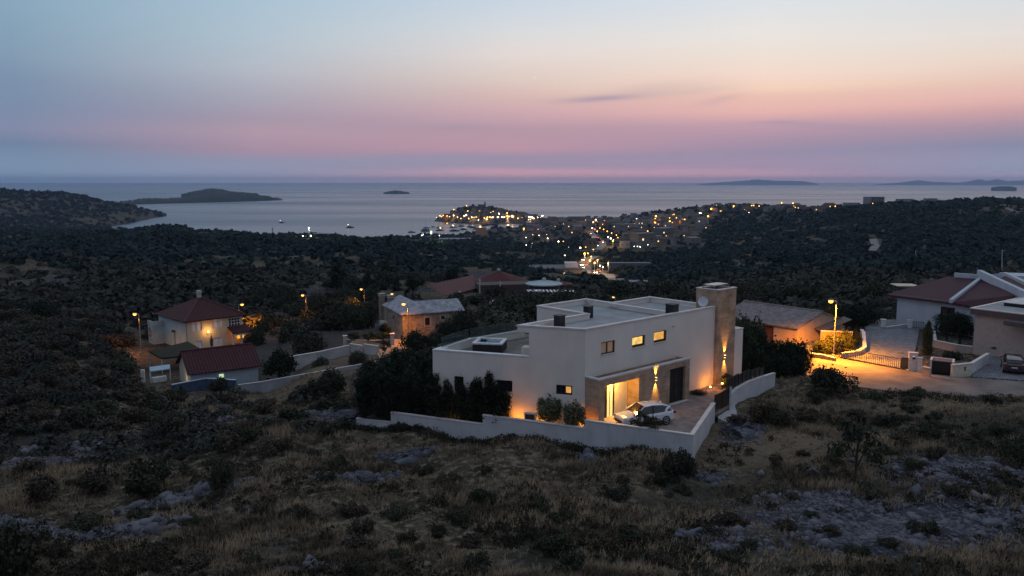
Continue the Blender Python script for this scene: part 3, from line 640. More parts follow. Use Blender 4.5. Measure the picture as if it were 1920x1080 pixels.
# portico
m = MB(); PF = Fr(P1_, VF.e)
wall_holes(m, V2(0, -1.45), V2(s_pe, -1.45), ZY - .3, z_pt - .12, [(ent[0], ent[1], ZY + .02, zg), (gar[0], gar[1], ZY + .02, gar[3])], depth=1.2)
wall_holes(m, V2(0, -.01), V2(0, -1.45), ZY - .3, z_pt - .12); wall_holes(m, V2(s_pe, -1.45), V2(s_pe, -.01), ZY - .3, z_pt - .12)
m.ring(offset([V2(0, -1.45), V2(s_pe, -1.45), V2(s_pe, -.02), V2(0, -.02)], .28), offset([V2(0, -1.45), V2(s_pe, -1.45), V2(s_pe, -.02), V2(0, -.02)], .30), z_pt - .7, z_pt - .12)
m.prism([V2(.3, -1.2), V2(s_pe - .3, -1.2), V2(s_pe - .3, -.03), V2(.3, -.03)], z_pt - .74, z_pt - .55)
por = m.build('portico', STONE, villa)
m = MB(); m.box(VF, -.05, s_pe + .05, -1.5, -1.15, z_pt - .12, z_pt); m.box(VF, -.05, .28, -1.15, -.01, z_pt - .12, z_pt); m.build('portico_coping', COPING, villa)
WHITEP = mat('white entrance wall', (.72, .68, .60), (.66, .62, .54), rough=.7)
m = MB(); e0, e1 = ent[0], ent[1]
m.face([VF.p(e0, -.24, ZY), VF.p(e1, -.24, ZY), VF.p(e1, -.24, zg), VF.p(e0, -.24, zg)]); m.build('entrance_wall', WHITEP, villa)
gd0 = on_wall(1136, 760, V2(0, -.4), VF.e)[0]; gd1 = on_wall(1148, 760, V2(0, -.4), VF.e)[0]
m = MB(); m.box(VF, gd0, gd1, -.42, -.34, ZY + .05, zg - .05); dg_ = m.build('glass_door', emit('lit entrance glass', (1.0, .70, .22), .95, near=True), villa)
m = MB(); m.box(VF, gd0 - .5, gd0 + .02, -.5, -.42, ZY, zg); m.box(VF, gd1, gd1 + .12, -.5, -.3, ZY, zg); m.box(VF, (gd0 + gd1) / 2 - .02, (gd0 + gd1) / 2 + .02, -.46, -.425, ZY, zg); m.build('door_frame', DARK, dg_)
m = MB(); m.box(VF, e0, e1, -1.9, -.3, ZY + .012, ZY + .05); m.build('door_step', mat('pale step', (.6, .52, .40)), villa)
m = MB(); m.box(VF, gar[0] + .02, gar[1] - .02, -1.22, -1.16, ZY + .03, gar[3] - .01)
gd = m.build('garage_door', DARK, villa)
m = MB(); c_ = (gar[0] + gar[1]) / 2; m.box(VF, c_ - .03, c_ + .03, -1.26, -1.22, ZY + .05, gar[3] - .02)
for k in (0.33, .66): m.box(VF, gar[0] + .05, gar[1] - .05, -1.245, -1.225, ZY + k * (gar[3] - ZY) - .02, ZY + k * (gar[3] - ZY) + .02)
m.build('panel_joint', mat('door joint', (.05, .05, .055)), gd)
m = MB(); m.box(VF, gar[0] - .1, gar[1] + .2, -1.75, -1.45, ZY + .01, ZY + .06); m.build('threshold', COPING, villa)
# tower and side box
t0 = on_wall(1345, 600, V2(0, -.25), VF.e)[0]; t1 = on_wall(1379, 600, V2(0, -.25), VF.e)[0]; t2 = on_wall(1393, 650, V2(0, 0), VF.e)[0]
ztw = on_wall(1379, 540, V2(0, -.25), VF.e)[1]
m = MB(); m.box(VF, t0, t1, -.25, 2.1, ZY - .4, ztw); tw = m.build('tower', STONE, villa)
m = MB(); m.ring([V2(t0 - .04, -.29), V2(t1 + .04, -.29), V2(t1 + .04, 2.14), V2(t0 - .04, 2.14)], [V2(t0 + .3, .05), V2(t1 - .3, .05), V2(t1 - .3, 1.8), V2(t0 + .3, 1.8)], ztw, ztw + .07); m.build('tower_coping', COPING, tw)
m = MB(); m.box(VF, t0 + .3, t1 - .3, .1, 1.7, ztw + .005, ztw + .12); m.build('chimney_mouth', DARK, tw)
m = MB(); cf = [(t0 + .5, .5), (t1 - .25, .5), (t1 - .25, 1.7), (t0 + .5, 1.7)]
m.prism([V2(*c) for c in cf], ztw + .28, ztw + .36)
for a, b in cf: m.box(VF, a - .03, a + .03, b - .03, b + .03, ztw + .1, ztw + .3)
m.build('chimney_cap', CHROME, tw)
zb_ = on_wall(1385, 616.5, V2(0, 0), VF.e)[1]
m = MB(); m.box(VF, t1 + .005, t2, .05, 3.0, ZY - .4, zb_ - .06); m.build('side_block', STUCCO, villa); m = MB(); m.box(VF, t1 + .005, t2 + .05, 0, 3.05, zb_ - .06, zb_); m.build('side_coping', COPING, villa)
q = MB(); sd = on_wall(1262, 612, A0, VF.e); q.box(VF, sd[0] - .06, sd[0] + .06, -.14, -.002, sd[1] - .05, sd[1] + .1); q.build('outdoor_camera', METALW, villa)
q = MB(); q.box(VF, s_pe - .25, s_pe - .1, -1.6, -1.452, z_pt - .95, z_pt - .8); q.build('sensor', METALW, villa)
# dish and ventilation boxes on the roof
dish = empty('satellite_dish', (*V2(t0 - .55, .9), ZR - .1), 'pale round satellite dish fixed beside the stone tower on the roof', 'dish')
c = np.array(VF.p(t0 - .55, .9, ZR + .35)); dv = Vector((-.55, -.8, .25)).normalized(); m = MB(); rm = dv.to_track_quat('Z', 'Y').to_matrix()
for i in range(4):
    pass
prof = [(0.02, 0), (.2, .015), (.36, .06), (.48, .13)]
b = len(m.v)
for r_, z_ in prof:
    for j in range(18):
        a = j * math.pi / 9; m.v.append(tuple(Vector(c) + rm @ Vector((r_ * math.cos(a), r_ * math.sin(a), z_))))
for i in range(3):
    for j in range(18): m.f.append((i * 18 + j, i * 18 + (j + 1) % 18, (i + 1) * 18 + (j + 1) % 18, (i + 1) * 18 + j))
m.build('reflector', METALW, dish, smooth=True)
m = MB(); m.tube([VF.p(t0 - .55, .9, ZR - .5), VF.p(t0 - .55, .95, ZR + .35), VF.p(t0 - .5, 1.0, ZR + .4)], .03); m.tube([tuple(c), tuple(Vector(c) + dv * .5)], .015); m.build('mount', CHROME, dish)
def vent(px, py, s, h, label):
    P_ = PZ(px, py, ZR - .1); a, b_ = VF.inv(P_[0], P_[1]); g = empty('ventilation_unit', VF.p(a, b_, ZR - .5), label, 'roof vent', 'ventilation boxes on the villa roof')
    m = MB(); m.box(VF, a - s / 2, a + s / 2, b_ - s / 2, b_ + s / 2, ZR - .5, ZR - .1 + h); m.build('casing', DARK, g, bevel=.03)
    m = MB(); m.box(VF, a - s / 2 - .05, a + s / 2 + .05, b_ - s / 2 - .05, b_ + s / 2 + .05, ZR - .1 + h, ZR - .04 + h)
    m.build('lid', mat('vent lid', (.10, .10, .11)), g)
    m = MB()
    for k in range(4): z_ = ZR + (h - .1) * (k + .5) / 4; m.box(VF, a - s / 2 - .02, a + s / 2 - .1, b_ - s / 2 - .025, b_ - s / 2 - .005, z_ - .03, z_ + .02)
    m.build('louvre', mat('vent louvre', (.07, .07, .08)), g)
vent(1049, 606, .66, .62, 'dark ventilation box nearest the villa front corner and the pointed roof edge')
vent(1103, 587, .62, .58, 'dark ventilation box in the notch between the two villa roof sections')
vent(1260, 586, .82, .72, 'largest dark ventilation box, on the villa roof edge above the amber windows')

# hot tub on the terrace
ht0, ht1 = PZ(886, 661, ZT - .7), PZ(941, 663, ZT - .7)
hf = Fr(ht0, (ht1 - ht0)[:2]); hw = float(np.linalg.norm((ht1 - ht0)[:2])); tub = empty('hot_tub', (*hf.p(hw / 2, 1.1, 0)[:2], ZT - .72), 'square dark-sided hot tub with white rim on the roof terrace', 'hot tub')
q = [hf.p(0, .0, 0)[:2], hf.p(hw, 0, 0)[:2], hf.p(hw, hw * .95, 0)[:2], hf.p(0, hw * .95, 0)[:2]]
m = MB(); m.ring(q, offset(q, .15), ZT - .72, ZT + .02); m.build('skirt', mat('tub cabinet', (.022, .02, .022), rough=.6, stretch=(8, 8, 1)), tub)
m = MB(); m.ring(offset(q, -.04), offset(q, .26), ZT + .02, ZT + .14); m.ring(offset(q, .24), offset(q, .30), ZT - .5, ZT + .04); m.build('rim', METALW, tub, bevel=.03)
m = MB(); m.prism(offset(q, .28), ZT - .3, ZT - .08); m.build('water', mat('tub water', (.10, .26, .34), (.07, .2, .28), rough=.05, spec=.8), tub)
m = MB(); m.box(hf, .3, .8, hw * .95 - .5, hw * .95 - .25, ZT - .08, ZT + .05); m.build('headrest', DARK, tub)

# wall lights and garden lights of the villa
def updown(px, py, w, label, pw=700):
    s_, z_ = on_wall(px, py, V2(0, w), VF.e); g = empty('wall_light', VF.p(s_, w, z_), label, 'wall light', 'up-and-down wall lights of the villa')
    m = MB(); m.box(VF, s_ - .06, s_ + .06, w - .15, w - .01, z_ - .09, z_ + .09); m.build('housing', DARK, g)
    m = MB(); m.box(VF, s_ - .05, s_ + .05, w - .13, w - .03, z_ + .092, z_ + .12); m.build('lens', WARMLAMP, g); m = MB(); m.box(VF, s_ - .05, s_ + .05, w - .13, w - .03, z_ - .12, z_ - .092); m.build('lens', WARMLAMP, g)
    for sg in (1, -1):
        a = np.array(VF.n) * .10
        lamp_light(g, VF.p(s_, w - .13, z_ + sg * .15), pw, WARM, r=.03, spot=52, aim=(a[0], a[1], sg), blend=.9)
updown(1229, 710, -1.45, 'glowing up-and-down light on the stone wall between entrance and dark garage door')
updown(1358, 668, -.25, 'glowing up-and-down light on the front of the stone tower', 800)
g = empty('ceiling_light', VF.p((e0 + e1) / 2, -.8, zg - .03), 'warm downlight under the stone portico at the entrance', 'ceiling light'); m = MB(); m.lathe(VF.p((e0 + e1) / 2, -.8, zg - .05), [(.08, 0), (.08, .04)]); m.build('lens', WARMLAMP, g)
lamp_light(g, VF.p((e0 + e1) / 2 - .1, -.9, zg - .15), 520, WARM, r=.1)
def garden_light(px, py, z, label, pw, h=.45, loc=None, both=True):
    P_ = PZ(px, py, z) if loc is None else np.array(loc); g = empty('garden_light', P_, label, 'garden light', 'low garden lights in the villa yard')
    m = MB(); m.lathe(P_, [(.05, 0), (.05, h)], 10); m.build('post', DARK, g); m = MB(); m.lathe(P_ + np.array([0, 0, h]), [(.07, 0), (.085, .06), (.07, .14)], 10); m.build('globe', WARMLAMP, g)
    m = MB(); m.lathe(P_ + np.array([0, 0, h + .142]), [(.1, 0), (.03, .05)], 10); m.build('cap', DARK, g)
    lamp_light(g, P_ + np.array([0, 0, h + .18]), pw * 3, AMB if both else WARM, r=.08)
garden_light(1342, 738, ZY, 'short lit garden post on the paving at the foot of the stone tower', 40, loc=VF.p(t0 - .6, -1.4, ZY))
lg = VF.p(t0 - 1.4, -.7, ZY)
garden_light(0, 0, 0, 'low garden light washing the white wall between garage door and tower', 26, .12, loc=lg)
garden_light(0, 0, 0, 'garden light glowing between the wall corner and the round bush by the villa', 60, .35, loc=(*PY(1089, 800, 58.6)[:2], 81.2))
sAC = on_wall(994, 782, np.array(fl.p(0, -.85, 0)[:2]), fl.e)[0]
garden_light(0, 0, 0, 'low light washing the white front, on the conifer side of the air conditioner', 45, .3, loc=(*fl.p(sAC - 1.15, -.75, 0)[:2], 80.95))
garden_light(0, 0, 0, 'low light washing the white front between air conditioner and first oleander', 18, .3, loc=(*fl.p(sAC + 1.0, -.7, 0)[:2], 80.95))
garden_light(0, 0, 0, 'garden light glowing through the conifers below the wide dark window', 60, .12, loc=(*fl.p(LL * .42, -.8, 0)[:2], 80.3))
garden_light(0, 0, 0, 'garden light glowing through the conifers at the dark narrow window', 40, .12, loc=(*fl.p(LL * .14, -.8, 0)[:2], 80.3))
garden_light(0, 0, 0, 'garden light standing behind the curved dark fence', 14, .6, loc=(*PZ(1411, 720, 81.6)[:2], ZY))
garden_light(0, 0, 0, 'garden light in the flower bed beside the tower bush', 10, .6, loc=(*PZ(1367, 722, 81.2)[:2], ZY))
# air conditioning unit
ap = np.array(fl.p(on_wall(994, 782, np.array(fl.p(0, -.85, 0)[:2]), fl.e)[0], -.85, 81.0)); af = fl
g = empty('air_conditioner', (ap[0], ap[1], 80.95), 'white boxed outdoor air conditioning unit beside the lit white front', 'air conditioner'); fa = Fr(ap[:2], fl.e)
m = MB(); m.box(fa, -.5, .5, 0, .4, 81.3, 82.12); m.build('casing', METALW, g, bevel=.03); m = MB(); m.box(fa, -.40, .34, -.02, -.002, 81.4, 82.04); m.build('grille', DARK, g)
for a_ in (-.4, .3): m = MB(); m.box(fa, a_, a_ + .1, .05, .35, 80.9, 81.3); m.build('foot', DARK, g)

# yard: paved floor, garden soil
m = MB(); m.prism(offset(yard, .02), ZY - .3, ZY); o = m.build('driveway', PAVE, loc=(0, 0, 0)); tag(o, 'paved villa driveway inside the white yard wall', kind='structure')
gstrip = [tuple(q_[0][:2]) for q_ in wallpts[:4]] + [tuple(A0 + .3 * (VF.n)), tuple(B0 + .2 * fl.n), tuple(B0 + np.array((-2.5, 2.5)))]
m = MB(); m.prism(offset(gstrip, .05), 77.0, 80.3); o = m.build('garden_bed_ground', mat('garden soil', (.05, .042, .034), (.03, .026, .02), rough=1), loc=(0, 0, 0)); tag(o, 'strip of garden soil in front of the villa', kind='structure')
q_ = fl.p(LL * .52, .2, 0)[:2]; gst2 = [tuple(wallpts[2][0][:2]), tuple(wallpts[3][0][:2]), tuple(A0 + .3 * (VF.n)), q_]
m = MB(); m.prism(offset(gst2, .06), 79.9, 80.95); o = m.build('garden_bed_ground', bpy.data.materials['garden soil'], loc=(0, 0, 0)); tag(o, 'raised garden bed before the lit white front', kind='structure')
# stepped front wall, one continuous wall with its coping
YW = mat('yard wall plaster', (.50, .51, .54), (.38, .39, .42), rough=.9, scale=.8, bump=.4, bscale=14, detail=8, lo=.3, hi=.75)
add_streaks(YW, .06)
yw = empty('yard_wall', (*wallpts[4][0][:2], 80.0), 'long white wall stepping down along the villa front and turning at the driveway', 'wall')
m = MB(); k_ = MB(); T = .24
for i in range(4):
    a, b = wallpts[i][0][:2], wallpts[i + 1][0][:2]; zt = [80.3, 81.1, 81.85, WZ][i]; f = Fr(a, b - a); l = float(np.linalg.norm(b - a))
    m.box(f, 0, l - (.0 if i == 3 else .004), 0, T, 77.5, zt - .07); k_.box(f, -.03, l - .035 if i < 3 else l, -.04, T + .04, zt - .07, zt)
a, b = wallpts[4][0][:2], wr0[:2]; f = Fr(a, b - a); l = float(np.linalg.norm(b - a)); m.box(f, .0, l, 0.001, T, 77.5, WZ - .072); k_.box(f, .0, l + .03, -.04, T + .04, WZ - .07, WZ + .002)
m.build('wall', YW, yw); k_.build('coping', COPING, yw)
# curved wall right of the gate, fence on it
cw = empty('curved_wall', (*curve[2][:2], 81.0), 'curved white wall carrying the dark fence beyond the gate', 'wall')
m = MB(); k_ = MB()
cc = []
for i in range(len(curve) - 1):
    for t in np.linspace(0, 1, 4)[:-1]: cc.append(curve[i] * (1 - t) + curve[i + 1] * t)
cc.append(curve[-1]); cc = [np.array(c[:2]) for c in cc]
for i in range(len(cc) - 1):
    f = Fr(cc[i], cc[i + 1] - cc[i]); l = float(np.linalg.norm(cc[i + 1] - cc[i])); m.box(f, 0, l, 0, T, 79.0, WZ - .07); k_.box(f, 0, l, -.04, T + .03, WZ - .07, WZ)
m.build('wall', YW, cw); k_.build('coping', COPING, cw)
fen = empty('curved_fence', (*curve[2][:2], WZ), 'dark slatted fence panels following the curved white wall', 'fence')
for i in range(0, len(cc) - 3):
    f = Fr(cc[i], cc[i + 1] - cc[i]); l = float(np.linalg.norm(cc[i + 1] - cc[i])); m = MB(); zt = WZ + 1.15 - .05 * i
    for z_ in np.arange(WZ - .3, zt, .125): m.box(f, .01, l - .01, T + .08, T + .11, z_, z_ + .108)
    m.build('slat_panel', DARK, fen)
    m = MB(); m.box(f, -.04, .04, T + .03, T + .10, WZ - .3, zt + .02); m.build('fence_post', DARK, fen)
gate = empty('driveway_gate', (*((wr0 + wp0) / 2)[:2], ZY), 'dark slatted driveway gate between the two white yard walls', 'gate'); f = Fr(wr0[:2], (wp0 - wr0)[:2]); l = float(np.linalg.norm((wp0 - wr0)[:2]))
m = MB()
for z_ in np.arange(ZY - .55, ZY + 1.35, .125): m.box(f, .02, l - .15, .06, .09, z_, z_ + .11)
m.build('slat_panel', DARK, gate); m = MB()
for a in (0.02, l / 2, l - .2): m.box(f, a, a + .07, .02, .06, ZY - .6, ZY + 1.4)
m.box(f, .02, l - .13, .02, .06, ZY + 1.38, ZY + 1.44); m.build('gate_frame', DARK, gate)
gpst = empty('gate_post', (*wp0[:2], ZY), 'slim pale metal post where the dark gate meets the curved wall', 'post'); m = MB(); m.box(f, l - .1, l + .04, -.1, .04, 80.3, ZY + 1.5); m.build('post', METALW, gpst); m = MB(); m.box(f, l - .13, l + .07, -.13, .07, ZY + 1.5, ZY + 1.54); m.build('cap', CHROME, gpst)
# concrete ramp in front of the gate
rp = [PZ(1341,757,ZY-.2), PZ(1371,742,ZY-.2), PZ(1385,790,80.7), PZ(1372,803,80.55), PZ(1346,788,80.9)]
m = MB(); m.prism([q[:2] for q in rp], 79.2, [ZY - .12, ZY - .12, 80.95, 80.8, 81.1]); tag(m.build('concrete_ramp_ground', CONC, loc=(0, 0, 0)), 'rough concrete ramp spilling down outside the gate', kind='structure')

# ------------------------------------------------------------------ neighbouring houses
REDT = tilemat('red roof tiles', (.07, .018, .022), (.045, .013, .017), 0.0)
def roofm(ang, c1=(.072, .018, .022), c2=(.045, .013, .017), **k): return tilemat('roof tiles', c1, c2, ang, **k)
def slab_roof(polys, th, m, name, parent):
    """sloping roof planes given by their top corner points, with thickness"""
    mb = MB()
    for P in polys:
        P = [np.array(p, float) for p in P]; n = len(P); b = len(mb.v)
        nrm = np.cross(P[1] - P[0], P[2] - P[0])
        if nrm[2] < 0: P = P[::-1]
        mb.v += [tuple(p) for p in P] + [(p[0], p[1], p[2] - th) for p in P]
        mb.f.append(tuple(b + i for i in range(n))); mb.f.append(tuple(b + n + i for i in range(n))[::-1])
        for i in range(n): j = (i + 1) % n; mb.f.append((b + j, b + i, b + n + i, b + n + j))
    return mb.build(name, m, parent)
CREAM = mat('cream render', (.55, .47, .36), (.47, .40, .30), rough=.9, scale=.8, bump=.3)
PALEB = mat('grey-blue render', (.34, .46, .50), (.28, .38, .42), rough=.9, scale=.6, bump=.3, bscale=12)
WHITEM = mat('white paint', (.62, .62, .62), rough=.6)
LANT = emit('wall lantern', (1.0, .55, .12), 10, near=True)
# cream house with the hip roof
hz0, hz1 = 71.8, 76.9
hA = PZ(349, 602, hz1); hBk = PZ(288, 590, hz1); hR = PZ(454, 589, hz1)
hf = Fr(hA, (hR - hA)[:2]); hl = float(np.linalg.norm((hR - hA)[:2])); hd = 11.6
ch = empty('hipped_house', (hA[0], hA[1], hz0), 'cream two-storey house with dark red pyramid roof and lit wall lantern', 'house')
def fh(px0, px1, yt, yb): return holem(px0, px1, yt, yb, np.array(hf.O), hf.e)
HH = [fh(360, 378, 605, 622), fh(399, 416.5, 600, 616), fh(428, 450, 597, 613.5), fh(367, 379, 640, 652), fh(400, 417, 634, 650)]
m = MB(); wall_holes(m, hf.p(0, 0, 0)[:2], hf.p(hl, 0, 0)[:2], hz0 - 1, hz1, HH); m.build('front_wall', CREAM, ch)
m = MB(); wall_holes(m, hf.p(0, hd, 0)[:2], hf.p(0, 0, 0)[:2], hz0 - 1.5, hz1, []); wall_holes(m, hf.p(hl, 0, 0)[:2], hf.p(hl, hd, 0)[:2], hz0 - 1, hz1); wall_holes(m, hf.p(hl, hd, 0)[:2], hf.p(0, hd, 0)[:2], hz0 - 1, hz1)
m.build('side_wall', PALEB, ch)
SHUT = mat('pale shutters', (.66, .66, .74), (.56, .56, .64), rough=.7, stretch=(1, 1, 8))
for i, h in enumerate(HH):
    if i == 2: window(ch, hf, h, WHITEM, GLASSD, bars=3, bar_h=2, t=.09, depth=.1)
    else: window(ch, hf, h, WHITEM, SHUT, bars=1, t=.05, depth=.1)
ov = .5; ap_ = hf.p(hl * .5, hd * .5, hz1 + 3.0)
c4 = [hf.p(-ov, -ov, hz1 - .05), hf.p(hl + ov, -ov, hz1 - .05), hf.p(hl + ov, hd + ov, hz1 - .05), hf.p(-ov, hd + ov, hz1 - .05)]
rf = slab_roof([[c4[i], c4[(i + 1) % 4], ap_] for i in range(4)], .16, roofm(math.atan2(hf.e[1], hf.e[0])), 'roof', ch)
m = MB(); [m.tube([np.array(c4[i]) + (0, 0, .05), np.array(ap_) + (0, 0, .06)], .11) for i in (0, 1)]; m.build('ridge_tile', mat('ridge tile', (.11, .05, .05)), rf)
m = MB(); a_, b_ = hl * .5, hd * .5; m.box(hf, a_ - .3, a_ + .3, b_ - .3, b_ + .3, hz1 + 2.5, hz1 + 3.7); m.build('chimney', mat('pale chimney', (.45, .44, .38)), rf)
m = MB(); m.box(hf, a_ - .42, a_ + .42, b_ - .42, b_ + .42, hz1 + 3.7, hz1 + 3.8); m.prism([hf.p(a_ - .35, b_ - .35, 0)[:2], hf.p(a_ + .35, b_ - .35, 0)[:2], hf.p(a_ + .35, b_ + .35, 0)[:2], hf.p(a_ - .35, b_ + .35, 0)[:2]], hz1 + 3.8, hz1 + 4.15); m.build('chimney_cap', CONC, rf)
# balcony wing with arched window
m = MB(); m.box(hf, -1.9, -.005, hd - 2.2, hd, hz0 - 1, hz0 + 3.3); m.build('balcony_wing', PALEB, ch)
m = MB(); m.box(hf, -1.95, -1.8, hd - 2.25, hd, hz0 + 3.3, hz0 + 4.1); m.box(hf, -1.8, 0, hd - 2.25, hd - 2.1, hz0 + 3.3, hz0 + 4.1); m.build('balcony_parapet', CONC, ch)
s_, z_ = on_wall(284, 546 + 30, np.array(hf.p(0, 0, 0)[:2]), hf.n)
m = MB(); ws = Fr(hf.p(-.03, hd - 3.2, 0), -hf.e); arc = [(-.03, 0)]
fs = Fr(hf.p(-1.93, hd - .2, 0), -hf.n)      # looks out of the wing's side
pts = [(1.0 + .8 * math.cos(a), 2.3 + .8 * math.sin(a)) for a in np.linspace(0, math.pi, 10)]; pts = [(1.8, 1.1)] + pts + [(.2, 1.1)]
def plate(fr, pts, d0, d1, z0):
    mb = MB(); n = len(pts); b = 0
    mb.v = [tuple(map(float, fr.p(a, d0, z0 + z))) for a, z in pts] + [tuple(map(float, fr.p(a, d1, z0 + z))) for a, z in pts]
    mb.f = [tuple(range(n)), tuple(range(2 * n - 1, n - 1, -1))] + [(i, i + n, (i + 1) % n + n, (i + 1) % n) for i in range(n)]; return mb
aw = plate(fs, pts, -.04, .02, hz0).build('arched_window', GLASSD, ch)
m = MB(); m.tube([fs.p(a, -.06, hz0 + z) for a, z in pts + pts[:1]], .06, 5)
for a in (.6, 1.0, 1.4): m.tube([fs.p(a, -.06, hz0 + 1.1), fs.p(a, -.06, hz0 + 2.3 + math.sqrt(max(0, .64 - (a - 1) ** 2)))], .035, 4)
m.tube([fs.p(.2, -.06, hz0 + 1.9), fs.p(1.8, -.06, hz0 + 1.9)], .035, 4); m.build('window_frame', WHITEM, aw)
q = MB(); q.box(hf, -.5, -.02, hd * .42 - .2, hd * .42 + .25, hz0 + 2.6, hz0 + 2.95); q.build('awning_box', mat('green box', (.03, .13, .11)), ch)
q = MB(); q.tube([hf.p(-.06, hd * .42, hz0 - 1), hf.p(-.06, hd * .42, hz0 + 2.6)], .05); q.build('drainpipe', mat('drainpipe', (.12, .16, .17)), ch); q = MB(); q.tube([hf.p(-.08, -.1, hz0 - 1), hf.p(-.08, -.1, hz1)], .06); q.build('drainpipe', mat('drainpipe', (.12, .16, .17)), ch)
# porch
p0, p1 = on_wall(427, 640, hf.O, hf.e)[0], on_wall(459, 640, hf.O, hf.e)[0]; pzz = hz0 + 2.3
m = MB(); slab_roof([[hf.p(p0, -2.2, pzz), hf.p(p1 + .5, -2.2, pzz), hf.p(p1 + .5, 0, pzz + .9), hf.p(p0, 0, pzz + .9)]], .12, REDT, 'porch_roof', ch)
for a in (p0 + .15, (p0 + p1) / 2, p1 + .3): q = MB(); q.box(hf, a - .15, a + .15, -2.1, -1.8, hz0, pzz - .1); q.build('porch_pillar', CREAM, ch)
q = MB(); q.box(hf, p0, p1 + .5, -2.12, -1.78, pzz - .45, pzz - .12); q.build('porch_beam', CREAM, ch)
q = MB(); q.box(hf, (p0 + p1) / 2 + .2, p1 - .1, -.06, -.01, hz0 + .9, hz0 + 1.9); q.build('porch_window', WARMGLASS, ch)
lamp_light(ch, hf.p((p0 + p1) / 2 + .6, -1.1, hz0 + 1.9), 60, AMB)
ls, lz = on_wall(389, 622, hf.O, hf.e); g = empty('wall_lantern', hf.p(ls, -.3, lz), 'bright wall lantern between the upper windows of the cream house', 'wall light')
m = MB(); m.tube([hf.p(ls, 0, lz - .35), hf.p(ls, -.3, lz - .3), hf.p(ls, -.35, lz - .12)], .03); m.build('bracket', DARK, g); m = MB(); m.lathe(hf.p(ls, -.35, lz - .12), [(.07, 0), (.15, .12), (.15, .26), (.05, .34)], 10); m.build('globe', LANT, g)
lamp_light(g, hf.p(ls, -.65, lz + .1), 95, (1, .45, .08), r=.12)
# red-roofed garage in front
gA = PZ(354, 701, 74.2); gR = PZ(487.8, 684.4, 74.2); gf = Fr(gA, (gR - gA)[:2]); gl = float(np.linalg.norm((gR - gA)[:2])); gdp = 8.0; gh = 76.6
ga = empty('outbuilding', (gA[0], gA[1], 71.8), 'low pale outbuilding with a ribbed red tile roof in front of the cream house', 'outbuilding')
m = MB(); wall_holes(m, gf.p(0.25, 0.3, 0)[:2], gf.p(gl - .25, .3, 0)[:2], 70.5, 74.15); wall_holes(m, gf.p(gl - .25, .3, 0)[:2], gf.p(gl - .25, gdp - .3, 0)[:2], 70.5, 74.15); wall_holes(m, gf.p(gl - .25, gdp - .3, 0)[:2], gf.p(.25, gdp - .3, 0)[:2], 70.5, 74.15)
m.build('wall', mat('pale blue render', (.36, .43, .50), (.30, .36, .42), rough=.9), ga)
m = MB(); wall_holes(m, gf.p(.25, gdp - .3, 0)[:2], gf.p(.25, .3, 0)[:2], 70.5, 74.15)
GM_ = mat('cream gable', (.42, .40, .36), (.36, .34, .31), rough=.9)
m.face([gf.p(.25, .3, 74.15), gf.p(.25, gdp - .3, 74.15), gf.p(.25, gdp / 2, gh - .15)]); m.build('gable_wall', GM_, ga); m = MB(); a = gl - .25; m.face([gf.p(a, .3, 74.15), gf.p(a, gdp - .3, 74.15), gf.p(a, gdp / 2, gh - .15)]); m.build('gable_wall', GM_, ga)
rf = slab_roof([[gf.p(-.2, -.2, 74.15), gf.p(gl + .2, -.2, 74.15), gf.p(gl + .2, gdp / 2, gh), gf.p(-.2, gdp / 2, gh)], [gf.p(-.2, gdp / 2, gh), gf.p(gl + .2, gdp / 2, gh), gf.p(gl + .2, gdp + .2, 74.15), gf.p(-.2, gdp + .2, 74.15)]], .14, roofm(math.atan2(gf.e[1], gf.e[0]), (.072, .019, .024), (.044, .013, .017), pitch=.42), 'roof', ga)
m = MB(); m.tube([gf.p(-.2, gdp / 2, gh + .04), gf.p(gl + .2, gdp / 2, gh + .04)], .12); m.build('ridge_tile', mat('ridge tiles red', (.08, .022, .026)), rf)
m = MB(); m.box(gf, .2, .24, 1.6, 3.0, 71.8, 73.6); m.build('door', mat('cream door', (.5, .47, .40)), ga)
lamp_light(ga, gf.p(-.8, 2.5, 73.0), 26, (1, .8, .4))
q = MB(); w_ = on_wall(415, 704, np.array(gf.p(0, .3, 0)[:2]), gf.e); q.box(gf, w_[0] - .3, w_[0] + .3, .2, .28, w_[1] - .25, w_[1] + .2); q.build('lit_window', emit('greenish window', (.8, 1.0, .6), .7), ga)
q_ = PY(620, 623, 140); g = empty('garden_lantern', q_ - np.array([0, 0, 1.6]), 'small greenish-white lantern glowing among the dark olives', 'lantern'); m = MB(); m.tube([q_ - np.array([0, 0, 2.4]), q_], .05, 5); m.build('post', DARK, g); m = MB(); m.lathe(q_, [(.05, 0), (.2, .1), (.2, .35), (.05, .45)], 8); m.build('globe', emit('greenish lantern', (.85, 1.0, .5), 5, near=True), g)
# mossy flat pergola between the two
pc = [PZ(279, 658, 74.6), PZ(303, 671, 74.2), PZ(390, 662, 74.2), PZ(352, 640, 74.8)]
pg = empty('mossy_pergola', PZ(330, 655, 72), 'dark moss-covered pergola roof between cream house and red-roofed outbuilding', 'pergola')
slab_roof([pc], .25, mat('mossy thatch', (.030, .028, .018), (.016, .016, .011), rough=1, bump=1, scale=3), 'roof', pg)
for p in pc: q = MB(); q.tube([(p[0], p[1], 70.5), (p[0], p[1], p[2] - .2)], .08); q.build('post', CONC, pg)
